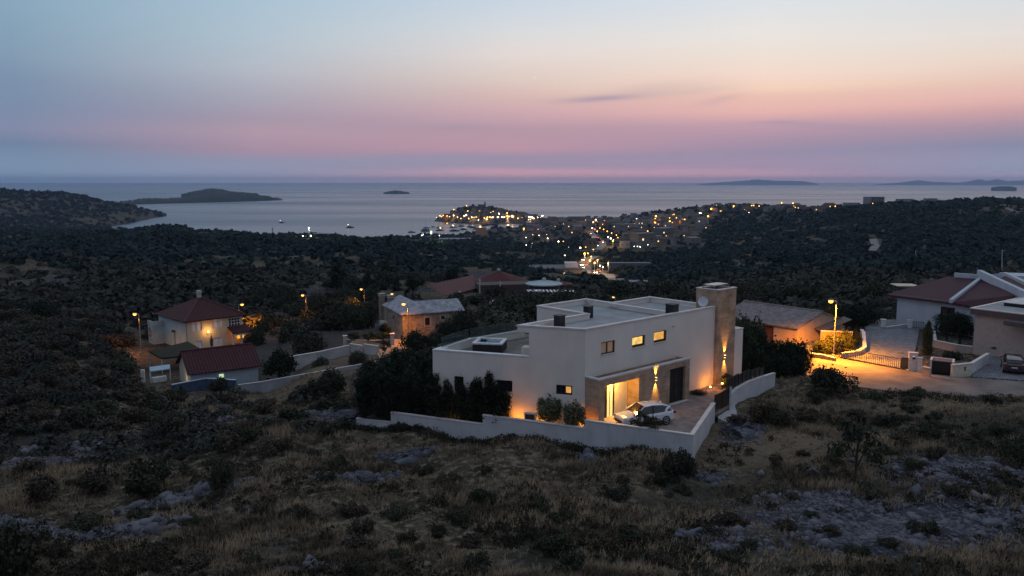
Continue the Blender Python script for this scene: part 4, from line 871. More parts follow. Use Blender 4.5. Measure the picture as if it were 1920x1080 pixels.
# light blue canopy at the left end
cc4 = [PZ(280, 688, 74.0), PZ(318, 683, 74.0), PZ(319, 691, 73.6), PZ(282, 696, 73.6)]
can = empty('flat_canopy', PZ(300, 700, 72), 'pale blue metal canopy on slim posts at the gable of the outbuilding', 'canopy'); slab_roof([cc4], .12, mat('pale blue sheet', (.35, .50, .62), rough=.4), 'roof', can)
for p in cc4: q = MB(); q.tube([(p[0], p[1], 71), (p[0], p[1], p[2] - .1)], .05); q.build('post', METALW, can)
q = MB(); f_ = Fr(cc4[3], (cc4[2] - cc4[3])[:2]); q.box(f_, .3, 2.2, .2, 1.0, 71.6, 72.5); tag(q.build('garden_table', METALW), 'white garden table standing under the pale blue canopy', 'table')
tb = MB(); P_ = PZ(268, 716, 71.9); tb.box(Fr(P_, (1, .2)), -.25, .25, 0, .4, 71.2, 73.6); tag(tb.build('gate_pillar', WHITEM), 'white gate pillar at the far end of the blue wall', 'pillar')
# blue wall with white coping in front, then the long plain boundary wall
def wallrun(name, pts, hgt, label, m1, m2, t=.25, cop=.08, cat='wall', grp=None):
    g = empty(name, pts[0], label, cat, grp); a = MB(); b = MB()
    for i in range(len(pts) - 1):
        f = Fr(pts[i], (pts[i + 1] - pts[i])[:2]); l = float(np.linalg.norm((pts[i + 1] - pts[i])[:2])); z0, z1 = pts[i][2], pts[i + 1][2]
        for mb, w0, w1, lo_, hi_, e_ in ((a, 0, t, -hgt, -cop, 0), (b, -.05, t + .05, -cop, 0, .0)):
            k = len(mb.v); mb.v += [tuple(map(float, f.p(s, w, z + q))) for q in (lo_, hi_) for s, w, z in ((-e_, w0, z0), (l + e_, w0, z1), (l + e_, w1, z1), (-e_, w1, z0))]
            mb.f += [tuple(k + i_ for i_ in q) for q in ((3, 2, 1, 0), (4, 5, 6, 7), (0, 1, 5, 4), (1, 2, 6, 5), (2, 3, 7, 6), (3, 0, 4, 7))]
    a.build('wall', m1, g); b.build('coping', m2, g); return g
wallrun('blue_wall', [PZ(322, 721, 73.2), PZ(386, 709, 73.4), PZ(441, 712, 73.4)], 3.2, 'dark blue painted wall with white coping below the outbuilding', mat('dark blue paint', (.05, .085, .15), (.035, .06, .11), rough=.8), mat('blue white', (.48, .56, .64)))
BW = mat('boundary plaster', (.33, .34, .37), (.24, .25, .28), rough=.9, scale=.5, bump=.4)
wallrun('boundary_wall', [PY(441, 722, 102), PY(487, 716, 101.5), PY(560, 703, 101), PY(660, 685.5, 100), PY(752, 668, 98)], 2.4, 'long sloping plain wall running from the outbuilding to the lane', BW, COPING)
wallrun('garden_wall', [PY(540, 669, 109), PY(600, 659, 112), PY(655, 647, 114)], 2.0, 'orange-lit low wall along the dark olive trees', CONC, COPING)
wallrun('garden_wall', [PY(655, 644, 116), PY(678, 647.5, 114)], 1.6, 'short low wall with pale top, farther of the two beside the lane', CONC, COPING)
wallrun('garden_wall', [PY(682, 645, 114), PY(708, 648.5, 111.5)], 1.6, 'short low wall with pale top, nearer the small lit tree', CONC, COPING)
wallrun('garden_wall', [PY(741, 657, 103), PY(762, 662, 99)], 1.6, 'low angled wall end below the street lamp by the lane', CONC, COPING)
wallrun('lane_wall', [PY(645, 636, 121), PY(700, 639, 119), PY(735, 636, 117)], 1.3, 'stone wall under the lit ivy hedge beside the lane', mat('lane stone', (.26, .20, .17), (.18, .14, .12), bump=.8), CONC)
for px, py, Y, lb_ in ((735, 625, 117, 'lit gate pillar at the end of the ivy hedge'), (647, 629, 121, 'pale pillar at the dark end of the ivy hedge'), (690, 624.5, 119, 'pillar half hidden in the middle of the ivy hedge')):
    P_ = PY(px, py, Y); g = empty('garden_pillar', (P_[0], P_[1], P_[2] - 2.4), lb_, 'pillar'); m = MB(); f_ = Fr(P_, (1, .3)); m.box(f_, -.28, .28, -.28, .28, P_[2] - 3, P_[2] - .1); m.build('shaft', CONC, g); m = MB(); m.box(f_, -.36, .36, -.36, .36, P_[2] - .1, P_[2]); m.build('cap', COPING, g)
q = MB(); P_ = PY(545, 640, 122); f_ = Fr(P_, (.8, -.6)); q.box(f_, -.3, .3, 0, .5, 71.5, 75); tag(q.build('gate_pillar', mat('sandy pillar', (.3, .24, .18))), 'sandy gate pillar between the olive trees', 'pillar')

# stone house with the grey stone roof
sz0, sz1 = 75.6, 79.8
sA = PZ(755, 589, sz1); sR = PZ(868, 581, sz1); sf = Fr(sA, (sR - sA)[:2]); sl = float(np.linalg.norm((sR - sA)[:2])); sdp = 10.6
STW = brickmat('rubble stone wall', (.32, .27, .225), (.22, .185, .155), (.14, .115, .095), 1.0, bw=.45, rh=.22, ms=.03, wallz=True)
sh = empty('stone_house', (sA[0], sA[1], sz0), 'old rubble-stone house with grey slate hipped roof and two chimneys', 'house')
sh1 = [holem(797, 806, 596, 610.5, sf.O, sf.e), holem(827, 834, 592.5, 599, sf.O, sf.e)]
m = MB(); wall_holes(m, sf.p(0, 0, 0)[:2], sf.p(sl, 0, 0)[:2], sz0 - 1.5, sz1, sh1)
sn = Fr(sf.p(0, sdp, 0), -sf.n); hs_ = []
for px, yt, yb, w_ in ((738, 591, 598, .8), (727, 586, 599, .45)):
    s_, zt = on_wall(px, yt, sn.O, sn.e); zb = on_wall(px, yb, sn.O, sn.e)[1]; hs_.append((s_ - w_ / 2, s_ + w_ / 2, zb, zt))
wall_holes(m, sn.p(0, 0, 0)[:2], sn.p(sdp, 0, 0)[:2], sz0 - 1.5, sz1, hs_)
wall_holes(m, sf.p(sl, 0, 0)[:2], sf.p(sl, 5.5, 0)[:2], sz0 - 1, sz1); wall_holes(m, sf.p(sl, 5.5, 0)[:2], sf.p(5.5, 5.5, 0)[:2], sz0 - 1, sz1); wall_holes(m, sf.p(5.5, 5.5, 0)[:2], sf.p(5.5, sdp, 0)[:2], sz0 - 1, sz1); wall_holes(m, sf.p(5.5, sdp, 0)[:2], sf.p(0, sdp, 0)[:2], sz0 - 1, sz1)
m.face([sf.p(sl, 0, sz1), sf.p(sl, 5.5, sz1), sf.p(sl, 2.75, sz1 + 1.45)]); m.face([sf.p(0, sdp, sz1), sf.p(5.5, sdp, sz1), sf.p(2.75, sdp, sz1 + 1.45)])
m.build('wall', STW, sh)
for h in sh1: window(sh, sf, h, DARKWOOD, GLASSD, bars=1, depth=.18); q = MB(); s0, s1, za, zb = h; q.box(sf, s0 - .2, s0 - .01, -.04, -.002, za - .15, zb + .2); q.box(sf, s1 + .01, s1 + .2, -.04, -.002, za - .15, zb + .2); q.box(sf, s0 - .01, s1 + .01, -.04, -.002, zb + .01, zb + .2); q.box(sf, s0 - .01, s1 + .01, -.04, -.002, za - .15, za - .01); q.build('window_surround', mat('cut stone', (.42, .37, .31)), sh)
for h in hs_: window(sh, sn, h, DARKWOOD, GLASSD, bars=0, depth=.18)
o_ = .3; r1 = sz1 + 1.5
SLATE = brickmat('slate roof', (.36, .37, .42), (.24, .25, .29), (.13, .13, .16), 1.0, bw=.5, rh=.3, ms=.02, rot=-.39)
rf = slab_roof([[sf.p(-o_, -o_, sz1), sf.p(sl + .2, -o_, sz1), sf.p(sl + .2, 2.75, r1), sf.p(2.75, 2.75, r1)], [sf.p(-o_, -o_, sz1), sf.p(2.75, 2.75, r1), sf.p(2.75, sdp + .2, r1), sf.p(-o_, sdp + .2, sz1)],
           [sf.p(2.75, 2.75, r1), sf.p(sl + .2, 2.75, r1), sf.p(sl + .2, 5.8, sz1), sf.p(5.8, 5.8, sz1)], [sf.p(2.75, 2.75, r1), sf.p(5.8, 5.8, sz1), sf.p(5.8, sdp + .2, sz1), sf.p(2.75, sdp + .2, r1)]], .15, SLATE, 'roof', sh)
for a, b_ in ((.6, sdp - .7), (-.2, sdp + 1.8)):
    m = MB(); m.box(sf, a, a + .9, b_, b_ + .7, sz1 - .6 if a > 0 else sz0, sz1 + 1.15); cm = m.build('chimney', STW, rf); m = MB(); m.box(sf, a - .1, a + 1.0, b_ - .1, b_ + .8, sz1 + 1.15, sz1 + 1.25)
    for dx, dy in ((.02, 0), (.74, 0), (.02, .55), (.74, .55)): m.box(sf, a + dx, a + dx + .14, b_ + dy, b_ + dy + .14, sz1 + 1.25, sz1 + 1.5)
    m.box(sf, a - .12, a + 1.02, b_ - .12, b_ + .82, sz1 + 1.5, sz1 + 1.6); m.build('chimney_cap', mat('pale cap', (.4, .38, .36)), cm)
m = MB(); m.box(sf, -.8, -.01, sdp - 2.2, sdp, sz0 - 1, sz0 + 1.6); m.build('side_step', CONC, sh)
P_ = PY(893, 607, 112); wallrun('stone_gateway', [PY(872, 600, 124), PY(888, 604, 116), PY(899, 603, 112)], 2.4, 'stone side wall with a lit pillar beyond the terrace', STW, CONC)

# the lane below the first street lamp
m = MB(); lp = [PZ(*q)[:2] for q in ((655,650,75.9),(700,652,75.9),(712,672,75.9),(745,668,75.9),(792,652,75.9),(800,640,75.9),(740,636,75.9),(660,640,75.9))]
m.prism(lp, 74.6, 75.95); tag(m.build('lane_road', mat('sandy lane', (.34, .26, .19), (.24, .18, .13), rough=1, bump=.6), loc=(0, 0, 0)), 'sandy lane lit orange by the lamp at the stone house', kind='structure')
for px, py, Y, w_, lb_ in ((672, 580, 190, 12, 'pale track'),):
    pass
m = MB(); P_ = PY(510, 598, 165); Q_ = PY(565, 592, 180)
wallrun('garden_wall', [PY(517, 592, 168), PY(562, 593, 172)], 3.5, 'rough pale rubble wall seen above the dark olive crowns', mat('white rubble', (.34, .34, .38), (.22, .22, .25), bump=1, scale=1.5), CONC)
wallrun('garden_wall', [PY(566, 578.5, 205), PY(600, 572, 215), PY(640, 566.5, 225)], 1.6, 'long thin orange-lit wall behind the lamp beyond the olives', CONC, COPING)
def smallhouse(px, py, Y, w, d, h, rot, label, wm=None, rm=None, rise=1.2, grp=None):
    P_ = PY(px, py, Y); f = Fr(P_, (math.cos(rot), math.sin(rot))); z = P_[2]; g = empty('small_house', P_, label, 'house', grp)
    m = MB(); m.prism([f.p(a, b, 0)[:2] for a, b in ((-w / 2, 0), (w / 2, 0), (w / 2, d), (-w / 2, d))], z - 3, z + h)
    for a in (-w / 2, w / 2): m.face([f.p(a, 0, z + h), f.p(a, d, z + h), f.p(a, d / 2, z + h + rise * .95)])
    m.build('wall', wm or CREAM, g)
    slab_roof([[f.p(-w / 2 - .3, -.3, z + h), f.p(w / 2 + .3, -.3, z + h), f.p(w / 2 + .3, d / 2, z + h + rise), f.p(-w / 2 - .3, d / 2, z + h + rise)], [f.p(-w / 2 - .3, d / 2, z + h + rise), f.p(w / 2 + .3, d / 2, z + h + rise), f.p(w / 2 + .3, d + .3, z + h), f.p(-w / 2 - .3, d + .3, z + h)]], .15, rm or REDT, 'roof', g)
    m = MB(); m.box(f, -w * .2, -w * .2 + .9, -.05, -.01, z + .8, z + 2.0); m.build('window', GLASSD, g); return g
smallhouse(650, 577, 210, 9, 6, 1.9, .3, 'small pink-lit house behind the thin cypress', mat('pinkish', (.42, .27, .21)), mat('pink roof', (.33, .22, .18)), rise=1.3)
smallhouse(668, 577, 200, 4, 4, 2.4, .2, 'tiny white house beside the pink-lit one', WHITEM)

# ------------------------------------------------------------------ right hand neighbours
zr_ = 79.9
m = MB(); rd = [PZ(*q)[:2] for q in ((1456,708,80),(1480,722,80),(1535,713,80),(1600,724,80),(1680,735,80),(1760,742,80),(1920,745,80),(2300,760,80),(2300,690,80),(1920,716,80),(1810,708,80),(1730,700,80),(1690,693,80),(1572,672,80),(1520,671,80),(1516,690,80),(1490,700,80))]
ASPH = mat('old asphalt', (.20, .175, .16), (.11, .10, .095), rough=.95, scale=.4, bump=.6, bscale=14, detail=8)
m.prism(rd, 79.3, 80.02); tag(m.build('road', ASPH, loc=(0, 0, 0)), 'road lit orange under the street lamp', kind='structure')
m = MB(); cp_ = [PZ(*q)[:2] for q in ((1573,669.5,80),(1690,692,80),(1712,676,80),(1728,600,80),(1640,600,80),(1618,618,80),(1612,650,80))]
PAVB = brickmat('grey pavers', (.20, .21, .24), (.14, .15, .17), (.07, .07, .08), 1.0, bw=.5, rh=.5, ms=.04, rot=.6)
m.prism(cp_, 79.5, 80.04); tag(m.build('courtyard_paving', PAVB, loc=(0, 0, 0)), 'grey paved forecourt behind the sliding gate', kind='structure')
m = MB(); cp_ = [PZ(*q)[:2] for q in ((1823,707,80),(1920,714,80),(2200,735,80),(2200,650,80),(1860,655,80),(1854,664,80),(1826,684,80))]
m.prism(cp_, 79.5, 80.06); tag(m.build('parking_paving', PAVB, loc=(0, 0, 0)), 'grey paved parking place under the dark car', kind='structure')
wallrun('low_wall', [PZ(1455, 722, 80.75), PZ(1480, 712, 80.75), PZ(1516, 704, 80.75)], 1.4, 'pale low retaining edge between curved wall and road', CONC, CONC, t=.8, cop=.05)
# old barn
bz = 82.0; bA = PZ(1496, 614.7, bz); bR = PZ(1580.6, 597.5, bz); bf = Fr(bA, (bR - bA)[:2]); bl = float(np.linalg.norm((bR - bA)[:2])); bd_ = 11.5
bn = empty('barn_house', (bA[0], bA[1], 80), 'low old house with a weathered grey stone roof and orange-lit gable', 'house')
BARNW = mat('sandy render', (.46, .34, .26), (.38, .28, .21), rough=.95, scale=.8, bump=.4)
m = MB(); bb = [bf.p(0, 0, 0), bf.p(bl, 0, 0), bf.p(bl, bd_, 0), bf.p(0, bd_, 0)]
wall_holes(m, bb[0][:2], bb[1][:2], 78.5, bz); wall_holes(m, bb[1][:2], bb[2][:2], 78.5, bz); wall_holes(m, bb[2][:2], bb[3][:2], 78.5, bz)
dw = (bd_ - 2.6 - 3.2, bd_ - 2.6 - 1.8, 79.5, bz - .25); wall_holes(m, bb[3][:2], bb[0][:2], 78.5, bz, [(bd_ - 5.0, bd_ - 3.4, 79.6, bz - .3)])
m.face([bf.p(0, 0, bz), bf.p(bl, 0, bz), bf.p(bl / 2, 0, bz + 1.45)]); m.face([bf.p(0, bd_, bz), bf.p(bl, bd_, bz), bf.p(bl / 2, bd_, bz + 1.45)])
m.build('wall', BARNW, bn)
br = bz + 1.5; rf = slab_roof([[bf.p(-.3, -.2, bz - .02), bf.p(-.3, bd_ + .3, bz - .02), bf.p(bl / 2, bd_ + .3, br), bf.p(bl / 2, -.2, br)], [bf.p(bl + .3, -.2, bz - .02), bf.p(bl + .3, bd_ + .3, bz - .02), bf.p(bl / 2, bd_ + .3, br), bf.p(bl / 2, -.2, br)]], .14, brickmat('weathered stone roof', (.235, .205, .215), (.15, .13, .14), (.09, .08, .085), 1.0, bw=.35, rh=.25, ms=.02, rot=-.7), 'roof', bn)
m = MB(); m.tube([bf.p(bl / 2, -.2, br + .03), bf.p(bl / 2, bd_ + .3, br + .03)], .12); m.build('ridge', mat('ridge stone', (.25, .21, .19)), rf)
m = MB(); m.box(Fr(bf.p(0, bd_, 0), -bf.n), bd_ - 5.0, bd_ - 3.4, .12, .18, 79.6, bz - .3); m.build('door', mat('red-brown door', (.14, .05, .03)), bn)
slab_roof([[bf.p(bl * .35, -1.2, bz - .75), bf.p(bl + .1, -1.2, bz + .05), bf.p(bl + .1, -.01, bz + .3), bf.p(bl * .35, -.01, bz - .45)]], .08, mat('sheet', (.14, .11, .10)), 'lean_to_roof', bn)
# brick pier wall, curved kerb wall round the lit hedge
ORW = brickmat('sandy block wall', (.40, .27, .18), (.30, .20, .13), (.18, .12, .08), 1.0, bw=.4, rh=.2, ms=.015, wallz=True)
wallrun('block_wall', [PZ(1539, 620, 82.0), PZ(1599, 622, 82.0)], 2.4, 'tall sandy block wall glowing orange behind the lit hedge', ORW, COPING)
wallrun('kerb_wall', [PZ(1613, 617, 81.2), PZ(1617, 622, 81.1), PZ(1618, 640, 80.75), PZ(1619, 650, 80.6), PZ(1606, 657, 80.6), PZ(1578, 661, 80.6)], 1.0, 'white curved kerb wall around the lit hedge corner', CONC, COPING, t=.3)
wallrun('kerb_wall', [PZ(1520, 662, 80.5), PZ(1545, 665.5, 80.5), PZ(1566, 671, 80.4)], .8, 'low stone kerb at the foot of the street lamp', STW, COPING)
gt = empty('sliding_gate', PZ(1630, 680, 80), 'long dark railing gate across the paved forecourt', 'gate'); a, b = PZ(1571, 669.5, 80.05), PZ(1688, 692, 80.05); f = Fr(a, (b - a)[:2]); l = float(np.linalg.norm((b - a)[:2])); N_ = 34
m = MB(); m.box(f, 0, l, -.03, .03, 81.12, 81.18); m.build('top_rail', DARKWOOD, gt); m = MB(); m.box(f, 0, l, -.03, .03, 80.1, 80.16); m.build('bottom_rail', DARKWOOD, gt)
for i in range(N_ + 1): m = MB(); m.box(f, l * i / N_ - .018, l * i / N_ + .018, -.018, .018, 80.17, 81.11); m.build('bar', DARKWOOD, gt)
g = empty('small_gate', PZ(1697, 694, 80), 'narrow dark gate leaf against the letterbox pillar', 'gate'); a, b = PZ(1689, 692.5, 80.05), PZ(1703, 694, 80.05); f = Fr(a, (b - a)[:2]); l = float(np.linalg.norm((b - a)[:2]))
m = MB(); [m.box(f, l * i / 8 - .04, l * i / 8 + .04, -.02, .02, 80.15, 81.3) for i in range(9)]; m.build('slat_panel', DARKWOOD, g); m = MB(); m.box(f, 0, l, -.03, .03, 81.3, 81.38); m.build('rail', DARKWOOD, g)
def pillar(px, py, z0, z1, w, d, label, face=None):
    P_ = PZ(px, py, z0); g = empty('gate_pillar', P_, label, 'pillar'); f = Fr(P_, (1, -.32)); m = MB(); m.box(f, -w / 2, w / 2, 0, d, z0 - .5, z1 - .08); m.build('shaft', WHITEM, g); m = MB(); m.box(f, -w / 2 - .06, w / 2 + .06, -.06, d + .06, z1 - .08, z1); m.build('cap', COPING, g)
    return g, f
g, f = pillar(1711, 696, 80, 82.0, .85, .5, 'white pillar with letterbox beside the railing gate'); m = MB(); m.box(f, -.1, .2, -.05, -.002, 81.3, 81.5); m.build('letterbox', DARK, g); m = MB(); m.box(f, -.05, .08, -.03, -.002, 81.56, 81.66); m.build('intercom', emit('intercom', (.7, .9, 1), .5), g)
pillar(1724, 698.5, 80, 81.6, .4, .4, 'slim white pillar next to the letterbox pillar')
wallrun('low_wall', [PZ(1729, 687, 81.0), PZ(1743, 690, 81.0)], 1.2, 'short low wall between pillars and bin shelter', BARNW, COPING)
binb = empty('bin_shelter', PZ(1765, 703, 80), 'white-framed bin shelter with dark doors at the roadside', 'shelter'); a, b = PZ(1742, 699, 80.0), PZ(1787, 704, 80.0); f = Fr(a, (b - a)[:2]); l = float(np.linalg.norm((b - a)[:2]))
m = MB(); m.box(f, 0, .2, 0, 1.6, 79.5, 81.45); m.box(f, l - .2, l, 0, 1.6, 79.5, 81.45); m.box(f, .2, l - .2, 1.4, 1.6, 79.5, 81.45); m.build('frame', WHITEM, binb); m = MB(); m.box(f, .2, l - .2, .1, .16, 80.05, 81.3); m.build('door', DARK, binb); m = MB(); m.box(f, .21, l - .21, .05, 1.38, 81.32, 81.38); m.build('lid', mat('reddish lid', (.20, .12, .12)), binb)
g = wallrun('numbered_wall', [PZ(1787, 684, 81.3), PZ(1823, 680.5, 81.3)], 1.6, 'lit white wall panel with house number beside the bin shelter', mat('cream white', (.6, .54, .44)), WHITEM)
a, b = PZ(1787, 684, 81.3), PZ(1823, 680.5, 81.3); f = Fr(a, (b - a)[:2]); l = float(np.linalg.norm((b - a)[:2])); m = MB(); m.box(f, l * .6, l * .6 + .06, -.03, -.002, 80.55, 80.95); m.box(f, l * .6 + .14, l * .6 + .2, -.03, -.002, 80.55, 80.95); m.box(f, l * .6 + .12, l * .6 + .28, -.03, -.002, 80.9, 80.95); m.build('house_number', DARK, g)
wallrun('low_wall', [PZ(1823, 681, 81.2), PZ(1840, 671, 81.2), PZ(1855, 662, 81.2)], 1.2, 'slanting white wall beside the parking place', WHITEM, WHITEM)
wallrun('garden_wall', [PY(1749, 637, 96.5), PY(1795, 646, 93), PY(1860, 654, 92)], 2.4, 'pinkish garden wall below the hedge of the modern house', mat('pinkish render', (.42, .33, .31), (.36, .28, .26)), COPING)
wallrun('garden_wall', [PY(1748, 610, 109), PY(1752, 640, 97)], 1.8, 'white sloping wall edge beside the narrow tall hedge', WHITEM, WHITEM)
wallrun('garden_wall', [PY(1638, 609, 112), PY(1658, 612, 109)], 1.4, 'white low wall with pillar at the far side of the forecourt', WHITEM, COPING)
wallrun('garden_wall', [PY(1662, 613, 108.5), PY(1705, 607, 109)], 1.5, 'bluish low wall across the far side of the forecourt', PALEB, COPING)
for px, py, Y, lb_ in ((1657, 600, 109, 'white pillar at the far side of the forecourt, beside the low wall'), (1707, 601, 108.6, 'white pillar with sloping foot below the white house')):
    P_ = PY(px, py, Y); g = empty('white_pillar', (P_[0], P_[1], 80), lb_, 'pillar'); f = Fr(P_, (1, -.3)); m = MB(); m.box(f, -.3, .3, 0, .5, 79.5, P_[2]); m.build('shaft', WHITEM, g); m = MB(); m.box(f, -.36, .36, -.05, .55, P_[2], P_[2] + .08); m.build('cap', COPING, g)
g = empty('railing', PY(1730, 610, 108), 'thin dark railing at the foot of the white house', 'railing'); a, b = PY(1712, 603, 108.5), PY(1752, 600, 108); f = Fr(a, (b - a)[:2]); l = float(np.linalg.norm((b - a)[:2])); m = MB(); m.box(f, 0, l, -.02, .02, a[2] - .05, a[2]); m.build('rail', DARK, g)
for i in range(12): m = MB(); m.box(f, l * i / 12, l * i / 12 + .04, -.02, .02, a[2] - 1.2, a[2] - .051); m.build('bar', DARK, g)
# white house with the purple-red roof and white parapet beams
WALLB = mat('cool white render', (.44, .48, .54), (.38, .42, .48), rough=.9, scale=.6, bump=.3)
PUR = roofm(-1.0, (.066, .016, .030), (.045, .012, .022), pitch=.34)
ez = 84.25; E0_ = PZ(1672, 552, ez); E1_ = PZ(1785, 566, ez); ef = Fr(E0_, (E1_ - E0_)[:2]); el_ = float(np.linalg.norm((E1_ - E0_)[:2]))
wh = empty('white_house', (E0_[0], E0_[1], 80), 'large white house with purple-red roof divided by white parapet beams', 'house')
e3 = el_ + 5.5
m = MB(); wall_holes(m, ef.p(.6, .5, 0)[:2], ef.p(e3, .5, 0)[:2], 78, ez, [(el_ - 2.3, el_ - .4, 80.6, 83.4)]); wall_holes(m, ef.p(.6, 15, 0)[:2], ef.p(.6, .5, 0)[:2], 78, ez); wall_holes(m, ef.p(e3, .5, 0)[:2], ef.p(e3, 15, 0)[:2], 78, ez); m.build('wall', WALLB, wh)
window(wh, Fr(ef.p(.6, .5, 0), ef.e), (el_ - 2.3, el_ - .4, 80.6, 83.4), DARK, GLASSD, bars=1)
R0_ = ef.p(0, 14.5, 85.9); R1_ = PY(1840, 523, 116.4)
slab_roof([[ef.p(-.8, -.2, ez - .1), ef.p(el_, -.2, ez - .1), tuple(R1_), R0_]], .2, PUR, 'roof', wh)
Q1 = PY(1903, 553, 101.5); slab_roof([[ef.p(el_, -.2, ez - .08), ef.p(e3, -.2, ez - .4), tuple(Q1), tuple(R1_)]], .2, PUR, 'roof', wh)
def beam(a, b, w_, h_, name='parapet_beam'):
    a, b = np.array(a, float), np.array(b, float); d = (b - a)[:2]; f = Fr(a, d); l = float(np.linalg.norm(d)); mb = MB()
    mb.v = [tuple(map(float, f.p(s, w, z + q))) for q in (-h_ / 2, h_ / 2) for s, w, z in ((0, -w_ / 2, a[2]), (l, -w_ / 2, b[2]), (l, w_ / 2, b[2]), (0, w_ / 2, a[2]))]
    mb.f = [(3, 2, 1, 0), (4, 5, 6, 7), (0, 1, 5, 4), (1, 2, 6, 5), (2, 3, 7, 6), (3, 0, 4, 7)]; mb.build(name, WALLB, wh)
beam(ef.p(el_, -.3, ez + .1), np.array(R1_) + (0, 0, .1), .45, .5); beam(PY(1836, 513, 117), PY(1935, 560, 98), .6, 1.1); beam(PY(1790, 517, 119), PY(1838, 521, 116.6), .5, .9)
beam(PY(1862, 517, 124), PY(1885, 514, 122), .5, .5); beam(PY(1884, 514, 122), PY(1960, 549, 104), .6, .6)
slab_roof([[PY(1866, 524, 118), PY(1886, 517, 121), PY(1940, 546, 106), PY(1930, 553, 101)]], .2, PUR, 'roof', wh)
m = MB(); f = Fr(PY(1893, 522, 130), (1, -.25)); m.box(f, 0, 9, 0, 5, 82, PY(1893, 517, 130)[2]); m.build('rear_wing', WALLB, wh)
m = MB(); f = Fr(PY(1694, 537, 121), (1, -.1)); zq = PY(1694, 536, 121)[2]; m.box(f, -.9, 2.4, 0, 3.0, zq - .1, zq); m.build('roof_light', mat('cream board', (.65, .55, .42)), wh)
# modern house at the picture edge
kz = 85.4; KA = PZ(1820, 577, kz); KR = PZ(1914, 588, kz); kf = Fr(KA, (KR - KA)[:2])
mh = empty('flat_roofed_house', (KA[0], KA[1], 80), 'sandy modern flat-roofed house with dark fascia behind the parked dark car', 'house')
m = MB(); m.prism([kf.p(a, b, 0)[:2] for a, b in ((.4, .4), (12, .4), (12, 13.6), (.4, 13.6))], 78.5, kz - .75); m.build('wall', mat('warm grey render', (.40, .34, .31), (.34, .29, .265), rough=.9, bump=.3), mh)
ko = [kf.p(a, b, 0)[:2] for a, b in ((0, 0), (12.5, 0), (12.5, 14), (0, 14))]
m = MB(); m.prism(ko, kz - .75, kz - .1); m.build('fascia', mat('dark fascia', (.10, .08, .085)), mh); m = MB(); m.ring(offset(ko, -.05), offset(ko, .35), kz - .1, kz + .02); m.build('roof_coping', COPING, mh)
m = MB(); m.prism(offset(ko, .36), kz - .09, kz - .05); m.build('roof', ROOFDECK, mh)
m = MB(); m.prism([kf.p(a, b, 0)[:2] for a, b in ((1.6, 5), (9, 5), (9, 11), (1.6, 11))], kz - .04, kz + .35); m.build('roof_box', DARK, mh); m = MB(); m.prism([kf.p(a, b, 0)[:2] for a, b in ((1.5, 4.9), (9.1, 4.9), (9.1, 11.1), (1.5, 11.1))], kz + .35, kz + .42); m.build('roof_box_cover', COPING, mh)
m = MB(); m.box(kf, 4.2, 12.6, -1.6, -.06, kz - 1.3, kz - .8); m.build('lower_canopy', mat('dark canopy', (.10, .08, .085)), mh)

# ------------------------------------------------------------------ restaurant roofs, gazebo and far sheds
def hiproof(px, py_ap, py_ev, Y, rx, ry, rot, label, m, wallm, n=8, wh_=2.6, name='hipped_hall'):
    ze = PY(px, py_ev, Y - ry * .9)[2]; c = PY(px, py_ev, Y); za = PY(px, py_ap, Y)[2]; f = Fr((c[0], Y), (math.cos(rot), math.sin(rot)))
    g = empty(name, (c[0], Y, ze - wh_), label, 'building'); pts = [f.p(rx * math.cos(2 * math.pi * (i + .5) / n), ry * math.sin(2 * math.pi * (i + .5) / n), ze) for i in range(n)]
    slab_roof([[pts[i], pts[(i + 1) % n], f.p(0, 0, za)] for i in range(n)], .25, m, 'roof', g)
    q = MB(); q.prism([f.p(rx * .86 * math.cos(2 * math.pi * (i + .5) / n), ry * .86 * math.sin(2 * math.pi * (i + .5) / n), 0)[:2] for i in range(n)], ze - wh_ - 2, ze - .26); q.build('wall', wallm, g)
    q = MB(); q.lathe(f.p(0, 0, za - .1), [(.5, 0), (.5, .5), (.3, .7)], 8); q.build('roof_cap', CONC, g); return g, f, ze
DKW = mat('dark red walls', (.07, .045, .045), (.05, .035, .035))
RUST = tilemat('weathered red tiles', (.095, .018, .022), (.062, .014, .018), .3, pitch=.6)
hiproof(935, 507, 533, 235, 9.6, 8.5, .2, 'big eight-sided dark red roof of a hall behind the stone house', RUST, DKW)
hiproof(1047, 526, 535, 235, 4.5, 4.5, 0, 'small low dark red roof half hidden behind the pale gazebo', RUST, DKW, name='small_hall')
g = empty('long_hall', PY(860, 545, 200), 'long sloping dark red roof with a white gable below the dark pine', 'building')
A1, A2, A3, A4 = PY(894, 540, 215), PY(836, 556, 190), PY(806, 533, 225), PY(888, 515, 250)
slab_roof([[A1, A2, A3, A4]], .3, RUST, 'roof', g)
slab_roof([[A2, A3, PY(790, 548, 215), PY(803, 560, 190)]], .3, RUST, 'roof', g)
q = MB(); f = Fr(A2, (A1 - A2)[:2]); q.box(f, .3, 13, .4, .8, A2[2] - 4, A2[2] - .4); q.build('wall', mat('white gable', (.42, .42, .45)), g)
q = MB(); q.box(f, 1.0, 2.4, .3, .39, A2[2] - 2.2, A2[2] - 1.0); q.build('window', GLASSD, g)
q = MB(); f2 = Fr(PY(898, 545, 212), (1, .2)); q.box(f2, 0, 16, 0, 7, PY(898, 551, 212)[2] - 1, PY(898, 535, 212)[2]); q.build('side_wing', DKW, g)
PGZ = mat('pale blue roof', (.36, .46, .50), (.30, .39, .43), rough=.5)
gz, f, ze = hiproof(1020, 525, 535, 200, 4.7, 4.7, .2, 'pale blue ribbed gazebo roof beside the dark red halls', PGZ, DKW, n=12, name='gazebo')
m = MB()
for i in range(12): a = 2 * math.pi * (i + .5) / 12; m.tube([f.p(4.7 * math.cos(a), 4.7 * math.sin(a), ze + .05), f.p(0, 0, PY(1020, 525, 200)[2] + .05)], .05, 4)
